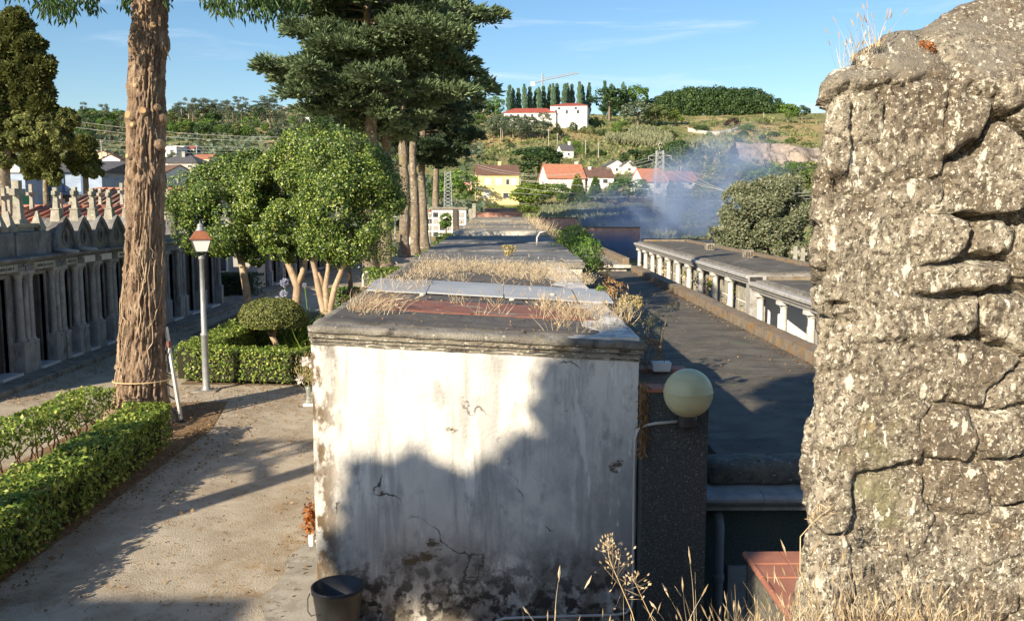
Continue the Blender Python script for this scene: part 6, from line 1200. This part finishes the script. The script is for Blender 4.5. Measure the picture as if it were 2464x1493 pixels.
# ------------------------------------------------------------------ houses
def house(label, base, w, d, hw, hr, wallm, roofm, rz=0., ridge='x', wins=(), chim=(), over=.3, name='house', group=None, blind='window_dark', hip=0.0, doors=()):
    t = thing(name, label, 'house' if name == 'house' else name.replace('_', ' '), base, rz, group); t.scale = (HS[0],) * 3; HS[0] = 1.0; W, D = w / 2, d / 2; b = MB(); b.box(-W, W, -D, D, -2.5, hw)
    if not hip and hr > .05:
        if ridge == 'x': b.prism([(-D, hw - .01), (D, hw - .01), (0, hw + hr)], 'x', -W, W)
        else: b.prism([(-W, hw - .01), (W, hw - .01), (0, hw + hr)], 'y', -D, D)
    b.build('wall', wallm, t); b = MB(); o = over; th = .18
    if hr > .05:
        if hip:
            rx = max(.1, W - hip) if ridge == 'x' else .1; ry = .1 if ridge == 'x' else max(.1, D - hip); b.frust(0, 0, hw, hw + .12, W + o, D + o, W + o, D + o); b.frust(0, 0, hw + .12, hw + hr, W + o - .02, D + o - .02, rx, ry)
        elif ridge == 'x':
            k = hr / D
            for s in (-1, 1): b.prism([(0, hw + hr + th), (s * (D + o), hw - o * k + th), (s * (D + o), hw - o * k), (0, hw + hr)], 'x', -W - o * .6, W + o * .6)
        else:
            k = hr / W
            for s in (-1, 1): b.prism([(0, hw + hr + th), (s * (W + o), hw - o * k + th), (s * (W + o), hw - o * k), (0, hw + hr)], 'y', -D - o * .6, D + o * .6)
    else: b.box(-W - .15, W + .15, -D - .15, D + .15, hw, hw + .25)
    ro = b.build('roof', roofm, t)
    for (cx, cy, cz, cw) in chim: b = MB(); b.box(cx - cw, cx + cw, cy - cw, cy + cw, hw, cz); b.box(cx - cw - .06, cx + cw + .06, cy - cw - .06, cy + cw + .06, cz, cz + .12); b.build('chimney', wallm, ro)
    for wn in wins:
        f, u, z, ww, hh = wn[:5]; mm = wn[5] if len(wn) > 5 else blind
        for nm, e, q, m2 in (('window', 0, 0, 'white_paint'), ('pane', .09, .02, mm)):
            b = MB(); x0, x1 = u - ww / 2 + e, u + ww / 2 - e; z0, z1 = z + e, z + hh - e; k = .05 + q
            if f == 'f': b.box(x0, x1, -D - k, -D + .02, z0, z1)
            elif f == 'l': b.box(-W - k, -W + .02, x0, x1, z0, z1)
            else: b.box(W - .02, W + k, x0, x1, z0, z1)
            if nm == 'window': fr_ = b.build('window', m2, t)
            else: b.build('pane', m2, fr_)
    return t
HS = [1.0]
def hbase(px, py, y=None):
    p = hill(px, py); HS[0] = p.y / y if y else 1.0; return tuple(p)
B_ = hbase(1195, 488, 190); k = 190 / 2200
house('yellow two storey house with a brown tiled roof', B_, 100 * k, 7.5, 64 * k, 22 * k, 'yellow_paint', 'tile_brown', R(4), 'x', [('f', -2.0, 3.4, 1.3, 1.3, 'window_blind'), ('f', .2, 3.4, 1.3, 1.3, 'window_blind'), ('f', 2.0, 3.4, .8, 1.3), ('f', 3.3, 3.4, 1.2, 1.3, 'window_blind'), ('f', -2.2, .9, 1.2, 1.3, 'window_blind'), ('f', 1.6, .7, 1.2, 1.2)], [(.6, 0, 64 * k + 2.6, .3)])
k = 200 / 2200
house('stained white house with a bright orange tiled roof and white chimney', hbase(1352, 462, 200), 92 * k, 7, 33 * k, 31 * k, 'white_stained', 'tile_orange_x', R(12), 'x', [('f', -.6, 1.0, 1.1, 1.3, 'window_blind'), ('f', 1.0, 1.0, 1.1, 1.3, 'window_blind'), ('f', 2.6, 1.0, 1.1, 1.3, 'window_blind'), ('l', 0, 1.2, 1, 1.2)], [(3.4, .6, 33 * k + 3.4, .32)])
house('white house with a brown roof and chimney right of the stained one', hbase(1436, 452, 208), 66 * k, 6.5, 26 * k, 22 * k, 'white_paint', 'tile_brown', R(10), 'x', [('f', 1.0, .9, 1.2, 1.0), ('f', -.8, .9, 1.2, 1.0)], [(-1.9, -.6, 26 * k + 2.2, .3)])
house('white house with an orange gabled roof behind the pylon, left half', hbase(1560, 470, 196), 60 * k, 6, 32 * k, 28 * k, 'white_paint', 'tile_orange_x', R(18), 'x', [('f', .6, 1.4, 1.4, 1.1), ('l', 0, 1.2, 1, 1.2)], [])
house('low white house with a pinkish orange roof right of the pylon', hbase(1630, 452, 205), 72 * k, 7, 14 * k, 22 * k, 'white_paint', 'tile_orange_x', R(10), 'x', [('f', -1, .3, 1, .9), ('f', 1.6, .3, 1, .9)], [])
house('low brick annexe with a brown roof at the right end of the orange roofs', hbase(1668, 448, 215), 30 * k, 5, 10 * k, 14 * k, 'brick', 'tile_brown', R(8), 'x')
house('little white house with grey roof on the slope behind the dark tree', hbase(1360, 380, 235), 30 * .107, 4, 18 * .107, 12 * .107, 'white_paint', 'roof_dark', R(12), 'x', [('f', .3, .5, .7, .7)], [(1.0, 0, 4.0, .25)])
house('small white double gabled house behind the brown roofed one', hbase(1478, 416, 225), 5.0, 4, 1.6, 1.4, 'white_paint', 'roof_dark', R(10), 'y', [('f', 0, .3, .8, .8)])
house('small white gabled house at the right of the double gabled one', hbase(1508, 416, 226), 3.6, 4, 1.6, 1.3, 'white_paint', 'roof_dark', R(10), 'y', [('f', 0, .3, .8, .8)])
house('pale brick shed at the left of the yellow house', hbase(1118, 455, 200), 36 * k, 5, 16 * k, 10 * k, 'brick', 'roof_dark', 0, 'x')
y = 400; k = y / 2200
hb = hbase(1372, 305, y); house('tall white block of the hilltop building with red hipped roof', hb, 86 * k, 14, 44 * k, 10 * k, 'white_paint', 'tile_red', R(-10), 'x', [('f', -5.4, 4.6, 1.3, 1.8), ('f', -.8, 4.6, 1.3, 1.8), ('f', 4, 4.6, 1.3, 1.8), ('r', -4, 4, 3, 1.6), ('r', 2, 4, 3, 1.6), ('r', -4, 1.4, 3, 1.6), ('r', 2, 1.4, 3, 1.6), ('f', -4, 6.4, 1.3, 1.2), ('f', 3, 6.4, 1.3, 1.2)], [], .4, hip=5)
hb = hbase(1276, 297, y + 2); house('long white wing of the hilltop building with red roof', hb, 122 * k, 10, 22 * k, 13 * k, 'white_paint', 'tile_red', R(-4), 'x', [('f', u, 2.0, 1.3, 1.5) for u in (-8, -5, -2, 1, 4, 7)], [], .4, hip=4)
for (px, py, yy, w, h, l) in ((738, 302, 440, 34, 16, 'white factory block among the eucalyptus on the left ridge'), (1150, 240, 470, 44, 10, 'flat white building on the skyline behind the spruces')): k = yy / 2200; house(l, hbase(px, py, yy), w * k, 12, h * k, 0, 'white_paint', 'roof_dark', 0, name='factory')
k = 440 / 2200; q = at(690, 282, 440); b = MB(); b.lathe([(7 * k, -4), (7 * k, 24 * k), (6.4 * k, 24.5 * k)], q.x, q.y, q.z, 20); b.lathe([(7.3 * k, 21 * k), (7.3 * k, 22.5 * k)], q.x, q.y, q.z, 20); tag(b.build('water_tank', 'white_paint', smooth=False), 'white cylindrical water tank on the left ridge', 'water tank')
# left valley houses
k = 232 / 2200; house('white gable fronted house with two slit windows left of the trunk', hbase(276, 406, 232), 43 * k, 7, 20 * k, 11 * k, 'white_paint', 'tile_brown', R(8), 'y', [('f', -1.0, .9, .5, .9), ('f', 1.1, .9, .5, .9), ('f', 0, .3, .2, 1.6), ('f', .4, .3, .2, 1.6)])
house('cream house with balcony partly behind the white gabled one', hbase(256, 395, 240), 48 * k, 7, 20 * k, 9 * k, 'cream_paint', 'tile_brown', R(10), 'y', [('f', -1.6, .9, 1.1, 1.0), ('f', .5, .9, 1.1, 1.0)], [(-2.2, 0, 3.3, .25)])
k = 165 / 2200; house('low cream house with a red-brown hipped roof left of the trunk', hbase(300, 452, 165), 86 * k, 9, 25 * k, 19 * k, 'cream_paint', 'tile_brown', R(2), 'x', [('f', .8, .3, 1.0, 1.1), ('f', -2, .3, 1.0, 1.1)], [], .35, hip=3.0)
house('white house with a red-brown roof and bluish gable right of the trunk', hbase(418, 456, 160), 60 * .073, 6.5, 32 * .073, 21 * .073, 'white_paint', 'tile_brown', R(-38), 'x', [('r', 0, 2.6, .5, .6), ('f', .3, .3, 1.2, 1.5, 'window_blind')], [], .3)
k = 215 / 2200; house('large house with dark slate roofs and a white chimney', hbase(446, 412, 215), 96 * k, 9, 16 * k, 20 * k, 'grey_wall', 'roof_dark', R(-6), 'x', [('f', 3.2, .4, 1.2, .8), ('f', -3, .4, 2.0, 1.0, 'window_blind')], [(.3, -1, 16 * k + 2.6, .36)], .4, hip=3)
k = 250 / 2200; house('white flat roofed modern house on the slope', hbase(418, 380, 250), 42 * k, 7, 22 * k, 0, 'white_paint', 'white_paint', R(-5), wins=[('f', 1.2, 1.2, 1.2, .7), ('f', -.8, 1.2, .7, .7)]); house('grey fronted upper part of the white modern house', hbase(442, 374, 253), 26 * k, 6, 18 * k, 0, 'grey_wall', 'white_paint', R(-5), wins=[('f', 0, .8, 1.6, .8)])
house('small white house with a reddish roof behind the modern one', hbase(464, 374, 258), 26 * k, 5, 14 * k, 6 * k, 'white_paint', 'tile_red', R(-5), 'x', [('f', 0, .4, .8, .8)])
house('pale house with a low orange roof right of the slate one', hbase(496, 392, 230), 44 * .105, 6, 9 * .105, 9 * .105, 'cream_paint', 'tile_orange_x', R(-8), 'x', [('f', 0, .1, .8, .6)]); house('cream house with a red roof under the lattice pylon', hbase(710, 392, 222), 56 * .101, 6, 22 * .101, 15 * .101, 'cream_paint', 'tile_red', R(4), 'x', [('f', -1, .8, .8, .9)], [], .3, hip=2); house('small white gabled house with an orange roof above the camellias', hbase(656, 392, 226), 40 * .103, 5, 8 * .103, 10 * .103, 'white_paint', 'tile_orange_x', R(-14), 'x')
# bluish warehouse
y = 82; k = y / 2200; a, c = at(60, 413, y), at(244, 413, y); t = thing('warehouse', 'long blue-grey boarded warehouse behind the crosses', 'warehouse', ((a.x + c.x) / 2, y, 0)); b = MB(); b.box(a.x, c.x, y, y + 12, -.5, a.z); b.build('wall', 'bluish_wall', t, True); b = MB(); b.prism([(y - .4, a.z - .05), (y + 12.4, a.z - .05), (y + 6, a.z + 1.2)], 'x', a.x - .3, c.x + .3); b.build('roof', 'roof_dark', t, True)
b = MB(); z1 = at(100, 462, y).z
for px in (152, 198, 118): x = at(px, 430, y).x; b.box(x - .09, x + .09, y - .12, y + .01, z1, a.z - .1)
b.build('pilaster', 'blue_trim', t, True); b = MB(); b.box(a.x + .5, c.x - .2, y - .6, y + .005, z1 - .25, z1); b.build('canopy', 'blue_trim', t, True)
for px in (100, 142): q = at(px, 425, y); b = MB(); b.box(q.x - .35, q.x + .35, y - .06, y + .01, q.z - .55, q.z + .5); f_ = b.build('window', 'white_paint', t, True); b = MB(); b.box(q.x - .25, q.x + .25, y - .08, y - .02, q.z - .45, q.z + .4); b.build('pane', 'blue_trim', f_, True)
for i in range(6): q = at(110 + i * 24, 472, y); b = MB(); b.box(q.x - .38, q.x + .38, y - .05, y + .01, q.z - .5, q.z + .42); b.build('door', 'window_blind' if i % 2 else 'door_dark', t, True)
a, c = at(2, 415, 78), at(59, 415, 78); t = thing('warehouse', 'pale blue shed with a white gable at the left edge', 'warehouse', ((a.x + c.x) / 2, 78, 0)); b = MB(); b.box(a.x, c.x, 78, 84, -.5, a.z); b.build('wall', 'bluish_wall', t, True); b = MB(); b.prism([(a.x - .2, a.z), (c.x + .2, a.z), ((a.x + c.x) / 2, a.z + .9)], 'y', 77.8, 84); b.build('roof', 'white_paint', t, True); b = MB(); b.box(a.x, c.x - .6, 77.2, 78.01, .8, 1.0); b.build('canopy', 'white_paint', t, True)
a, c = at(27, 470, 70), at(53, 484, 70); b = MB(); b.box(a.x, c.x, 70, 71.2, c.z - 1.0, a.z); [b.box(a.x + .05 + i * .2, a.x + .12 + i * .2, 69.95, 70.01, c.z - .9, a.z - .05) for i in range(4)]; mat('green_paint', (.06, .3, .16), None, 3, .6, 0); tag(b.build('skip', 'green_paint', bevel=.02), 'green ribbed waste container in front of the warehouse', 'skip')
# ------------------------------------------------------------------ pylons, crane, wires, poles
def lattice(name, label, base, h, w0, w1, n, m='steel_white', r=.035, arms=()):
    t = thing(name, label, 'pylon', base); b = MB(); x, y, z = base
    def c(i, k): f = i / n; w = (w0 + (w1 - w0) * f) / 2; return Vector((x + (w if k in (1, 2) else -w), y + (w if k > 1 else -w), z + h * f))
    for k in range(4): b.tube([c(0, k) - Vector((0, 0, 1)), c(n, k)], r, 4)
    for i in range(n):
        for k in range(4): b.tube([c(i, k), c(i + 1, (k + 1) % 4)], r * .6, 4, False); b.tube([c(i + 1, k), c(i, (k + 1) % 4)], r * .6, 4, False)
    b.build('lattice', m, t, True)
    for (dz, L) in arms: b = MB(); b.tube([(x - L, y, z + h - dz), (x + L, y, z + h - dz)], r, 4); b.tube([(x - L, y, z + h - dz), (x, y, z + h - dz + .45), (x + L, y, z + h - dz)], r * .7, 4); [b.tube([(x + s * L, y, z + h - dz), (x + s * L, y, z + h - dz - .5)], r * .9, 5) for s in (-1, 1)]; b.build('arm', m, t, True)
    return t
def ontop(px, pyt, y): p = at(px, pyt, y); z0 = H1(p.x, y); return (p.x, y, z0), p.z - z0
bs, h = ontop(1588, 362, 118); lattice('pylon', 'white lattice power pylon standing in the smoke', bs, h, 1.5, .85, 16, r=.04, arms=((.7, 1.45),)); PT = Vector((bs[0], bs[1], bs[2] + h))
b = MB(); b.tube([PT, PT + Vector((-.2, 0, .7)), PT + Vector((.0, 0, 1.05)), PT + Vector((.25, 0, .8))], .05, 5); tag(b.build('insulator_hook', 'steel_white'), 'curved hook on the tip of the white pylon', 'pylon hook')
bs, h = ontop(717, 326, 175); lattice('pylon', 'small lattice pylon before the red roofed cream house', bs, h, 1.9, 1.2, 12, r=.05, arms=((.6, 2.2), (1.5, 1.4))); P2 = Vector((bs[0], bs[1], bs[2] + h))
bs, h = ontop(1078, 412, 128); lattice('pylon', 'narrow lattice mast behind the spruce trunks', bs, h, 1.3, .8, 14, r=.045); P3_ = Vector((bs[0], bs[1], bs[2] + h))
def wire(a, c, sag, label, r=.02):
    a, c = Vector(a), Vector(c); b = MB(); b.tube([a.lerp(c, t) - Vector((0, 0, 4 * sag * t * (1 - t))) for t in np.linspace(0, 1, 20)], r, 4, False); tag(b.build('power_line', 'wire'), label, 'power line', 'overhead power lines')
for k, (dx, tgt) in enumerate(((-1.4, (1950, 462, 60)), (0, (1950, 470, 62)), (1.4, (1950, 478, 64)))): wire(PT + Vector((dx, 0, -.9)), at(*tgt), 1.6, ('upper', 'middle', 'lower')[k] + ' power line running from the white pylon to the granite wall')
for k, (dx, tgt) in enumerate(((-1.4, (1150, 402, 170)), (0, (1150, 396, 172)), (1.4, (1150, 420, 174)))): wire(PT + Vector((dx, 0, -.9)), at(*tgt), 2.0, ('first', 'second', 'third')[k] + ' power line running left from the white pylon head')
for k, (a, c, yy) in enumerate((((170, 290), (715, 330), 170), ((170, 305), (715, 338), 168), ((180, 330), (720, 352), 160), ((190, 340), (720, 358), 158), ((200, 352), (715, 362), 156))): wire(at(*a, yy), at(*c, 175), .8, ('highest', 'second highest', 'middle', 'second lowest', 'lowest')[k] + ' of the wires crossing the left hillside to the small pylon', .028)
for k, (a, c, yy) in enumerate((((1130, 420), (1950, 458), 118), ((1130, 437), (1950, 484), 116), ((1130, 450), (1700, 466), 112), ((1140, 470), (1640, 500), 108))): wire(at(*a, yy + 30), at(*c, yy), .9, ('highest', 'second', 'third', 'lowest')[k] + ' of the slack wires crossing in front of the houses', .018)
for k, (px, pt_, pb) in enumerate(((1205, 308, 336), (1209, 308, 338), (1320, 312, 352), (1341, 322, 354), (1409, 338, 374), (1440, 345, 380), (1837, 272, 296), (1252, 430, 460), (246, 340, 398), (1638, 398, 420), (474, 350, 380))):
    p = hill(px, pb); z1 = CAMZ + (p.z - CAMZ) + (pb - pt_) * p.y / 2200; b = MB(); b.lathe([(.16, -.5), (.12, z1 - p.z), (.02, z1 - p.z + .1)], p.x, p.y, p.z, 8); b.box(p.x - .5, p.x + .5, p.y - .05, p.y + .05, z1 - .45, z1 - .33); tag(b.build('utility_pole', 'wood_pole'), ('leftmost of the twin poles below the hilltop building', 'right one of the twin poles below the hilltop building', 'pole beside the eucalyptus', 'pole under the white block corner', 'pole on the dry slope, left of two', 'pole on the dry slope, right of two', 'lone pole under the hilltop grove', 'pole beside the yellow house', 'pole above the cream balcony house', 'pole behind the pinkish orange roof', 'pole on the flat roofed white house')[k], 'pole', 'utility poles')
y = 500; q = at(1305, 262, y); zt = at(1305, 186, y).z; mat('crane_paint', (.34, .36, .38), None, 3, .6, 0)
t = thing('tower_crane', 'tower crane with a long sloping jib above the poplars', 'crane', (q.x, y, q.z)); b = MB(); b.tube([(q.x, y, q.z - 12), (q.x, y, zt + 2)], .4, 4); b.build('mast', 'crane_paint', t, True); a, c, e_ = at(1279, 201, y), at(1305, 194, y), at(1392, 176, y)
b = MB(); b.tube([c, e_], .28, 4); b.tube([c + Vector((0, 0, 1.2)), c.lerp(e_, .9) + Vector((0, 0, .7)), e_], .12, 4); [b.tube([c.lerp(e_, i / 14), c.lerp(e_, (i + .5) / 14) + Vector((0, 0, 1.0))], .1, 3) for i in range(13)]; b.build('jib', 'crane_paint', t, True); b = MB(); b.tube([c, a], .3, 4); b.build('counter_jib', 'crane_paint', t, True); b = MB(); b.box(a.x - .4, a.x + 1.8, y - .7, y + .7, a.z - 1.3, a.z + .8); b.build('counterweight', 'white_paint', t, True)
# ------------------------------------------------------------------ trees and an added building behind the viewer (their shade falls on the white wall and the path)
def shade(label, blobs, trunk, seed):
    rg = np.random.default_rng(seed); t = thing('oak_tree', label, 'tree', (trunk[0], trunk[1], 0)); b = MB(); b.tube([(trunk[0], trunk[1], -.2), (trunk[0], trunk[1], 3.5), (trunk[0] + .2, trunk[1], 7)], [.4, .3, .18], 9); b.build('trunk', 'bark', t, True); Ps = []; Ns = []
    for c, r, n in blobs: P, N = crown(c, r, 40, min(r) * .42, int(n * 1.8), .2, rg); Ps.append(P); Ns.append(N)
    P = np.concatenate(Ps); V, Fq = leaves(P, np.concatenate(Ns), .40, .8, .9, .3, rg); link('crown', mesh_np('crown', V, Fq), 'leaf_mid', t, True)
shade('leafy oak standing behind the viewer', [((-7.3, -4, 9.9), (1.3, 1.2, 2.1), 3200), ((-7.85, -4, 8.05), (.72, .8, .8), 1200), ((-9.95, -4, 7.85), (.5, .6, .5), 700), ((-9.05, -4, 7.85), (.8, .7, .55), 1000), ((-8.3, -4, 7.1), (1.3, .8, .6), 1100), ((-9.7, -4, 7.4), (.35, .5, .3), 200), ((-10.5, -4, 7.5), (.3, .4, .3), 110)], (-8.2, -4), 5)
t = thing('shade_building', 'plain unseen building added behind the viewer to shade the path', 'building', (-17.5, -8, 0)); b = MB(); b.box(-23, -12.35, -12, -4, -.2, 6.92); b.build('wall', 'grey_wall', t, True); b = MB(); b.box(-23.2, -12.2, -12.2, -3.9, 6.9, 7.2); b.build('cornice', 'concrete_old', t, True, .03)  # added out of view; its top edge throws the shade on the near path
b = MB(); b.tube([(-9.7, 4.6, -.1), (-9.6, 4.6, 3), (-9.65, 4.65, 6.4)], [.3, .24, .16], 10); b.tube([(-9.65, 4.6, 4.6), (-10.6, 4.6, 5.1), (-11.6, 4.6, 5.5)], [.1, .07, .03], 6); t = thing('pollard_tree', 'pollarded trunk with one leafy bough left of the view', 'tree', (-9.7, 4.6, 0)); b.build('trunk', 'bark', t, True, smooth=True); P, N = crown((-11.5, 4.6, 5.45), (.75, .7, .42), 22, .24, 1500); V, Fq = leaves(P, N, .11, .6); link('crown', mesh_np('crown', V, Fq), 'leaf_mid', t, True)
# ------------------------------------------------------------------ smoke of a small fire behind the brick walls
def smoke(name, pts, rad, dens, seed, hollow=.35):
    # volume in a tube round the plume; density thins out from the axis to the rim and towards both ends
    A, Bq = Vector(pts[0]), Vector(pts[-1]); u = (Bq - A).normalized(); L = (Bq - A).length; rm = max(rad)
    b = MB(); b.tube(pts, [r * 1.25 for r in rad], 20); o = b.build(name, [], smooth=True); m = bpy.data.materials.new(name); m.use_nodes = True; nt = m.node_tree; nt.nodes.remove(nt.nodes['Principled BSDF']); g = NG(nt)
    v = g.n.new('ShaderNodeVolumePrincipled'); v.inputs['Color'].default_value = (.46, .63, .98, 1); v.inputs['Anisotropy'].default_value = .0
    def vm(op, a, c=None):
        n = g.n.new('ShaderNodeVectorMath'); n.operation = op
        for k, x in enumerate((a, c)):
            if x is None: continue
            if isinstance(x, (tuple, Vector)): n.inputs[k].default_value = tuple(x)
            else: g.l.new(x, n.inputs[k])
        return n
    pa = vm('SUBTRACT', g.tc(), A).outputs[0]; s = vm('DOT_PRODUCT', pa, u).outputs['Value']; sc_ = vm('SCALE', pa); sc_.inputs[0].default_value = tuple(u); g.l.new(s, sc_.inputs['Scale'])
    for l_ in list(sc_.inputs[0].links): g.l.remove(l_)
    dv = vm('LENGTH', vm('SUBTRACT', pa, sc_.outputs[0]).outputs[0]).outputs['Value']
    fr = g.rng(dv, rm * 1.15, rm * .1); fe = g.math('MULTIPLY', g.rng(s, 0, L * .18), g.rng(s, L, L * .55))
    f = g.math('MULTIPLY', g.rng(g.noise(.2, 5, (1, 1, .7), seed, .65, .8), .36, .72), g.math('MULTIPLY', fr, fe))
    nt.links.new(g.math('MULTIPLY', f, dens), v.inputs['Density']); nt.links.new(v.outputs[0], nt.nodes['Material Output'].inputs['Volume']); o.data.materials.append(m); tag(o, kind='stuff')
smoke('smoke', [at(1420, 640, 86), at(1470, 600, 89), at(1540, 545, 94), at(1620, 505, 98), at(1690, 460, 104), at(1760, 415, 112), at(1860, 360, 122)], [1.4, 3.6, 5.0, 6.0, 6.2, 5.4, 3.0], .36, 3)
smoke('smoke', [at(1290, 530, 102), at(1380, 505, 104), at(1480, 495, 106), at(1590, 505, 106), at(1720, 530, 106)], [1.0, 2.8, 4.0, 4.2, 1.2], .34, 6)
smoke('smoke', [at(1370, 600, 76.4), at(1440, 585, 76.4), at(1530, 590, 76.6), at(1640, 600, 78)], [.6, 1.3, 1.5, .7], 2.4, 9)
# ------------------------------------------------------------------ sky, sun, render settings
sc = bpy.context.scene
w = bpy.data.worlds.new('World'); sc.world = w; w.use_nodes = True; nt = w.node_tree; g = NG(nt)
sky = g.n.new('ShaderNodeTexSky'); sky.sky_type = 'NISHITA'; sky.sun_disc = False
EL = 24.0; SD = Vector((-.6, -.8, 0)).normalized(); sky.sun_elevation = R(EL); sky.sun_rotation = math.atan2(SD.x, SD.y); sky.altitude = 100; sky.air_density = 1.0; sky.dust_density = .6; sky.ozone_density = 2.5
hs = g.n.new('ShaderNodeHueSaturation'); nt.links.new(sky.outputs[0], hs.inputs['Color']); hs.inputs['Saturation'].default_value = 1.18
n1 = g.noise(3.2, 7, (1, 1.0, 9), 4, .6, .6); p_ = g.rng(g.axis(2), .03, .12); p2 = g.rng(g.axis(2), .30, .16)
nt.nodes.remove(g._tc) if False else None
g._tc.location = (0, 0)
cl = g.math('MULTIPLY', g.math('MULTIPLY', g.rng(n1, .5, .78), p_), p2); cl = g.math('MULTIPLY', cl, .6)
bg = nt.nodes['Background']; mixc = g.mix(cl, hs.outputs[0], (7.5, 7.8, 8.3)); nt.links.new(mixc, bg.inputs[0]); bg.inputs[1].default_value = .085
for n_ in nt.nodes:
    if n_.type in ('MAPPING', 'SEPXYZ'):
        for l in list(n_.inputs[0].links): nt.links.remove(l)
        nt.links.new(g._tc.outputs['Generated'], n_.inputs[0])
sd = bpy.data.lights.new('sun', 'SUN'); so = bpy.data.objects.new('sun', sd); C.objects.link(so); sd.energy = 5.0; sd.angle = R(.55); sd.color = (1, .86, .66)
ld = Vector((.6 * math.cos(R(EL)), .8 * math.cos(R(EL)), -math.sin(R(EL)))); so.rotation_euler = ld.to_track_quat('-Z', 'Y').to_euler(); so.location = (-40, -50, 60)
sc.view_settings.view_transform = 'Standard'; sc.view_settings.look = 'None'; sc.view_settings.exposure = 0.85; sc.view_settings.gamma = 1; sc.view_settings.use_curve_mapping = False
sc.render.engine = 'CYCLES'; cy = sc.cycles; cy.use_denoising = True; cy.max_bounces = 6; cy.diffuse_bounces = 3; cy.glossy_bounces = 2; cy.transmission_bounces = 4; cy.volume_bounces = 0; cy.transparent_max_bounces = 8; cy.sample_clamp_indirect = 6
cy.volume_step_rate = 4; cy.volume_max_steps = 64; cy.use_adaptive_sampling = True; cy.adaptive_threshold = .01
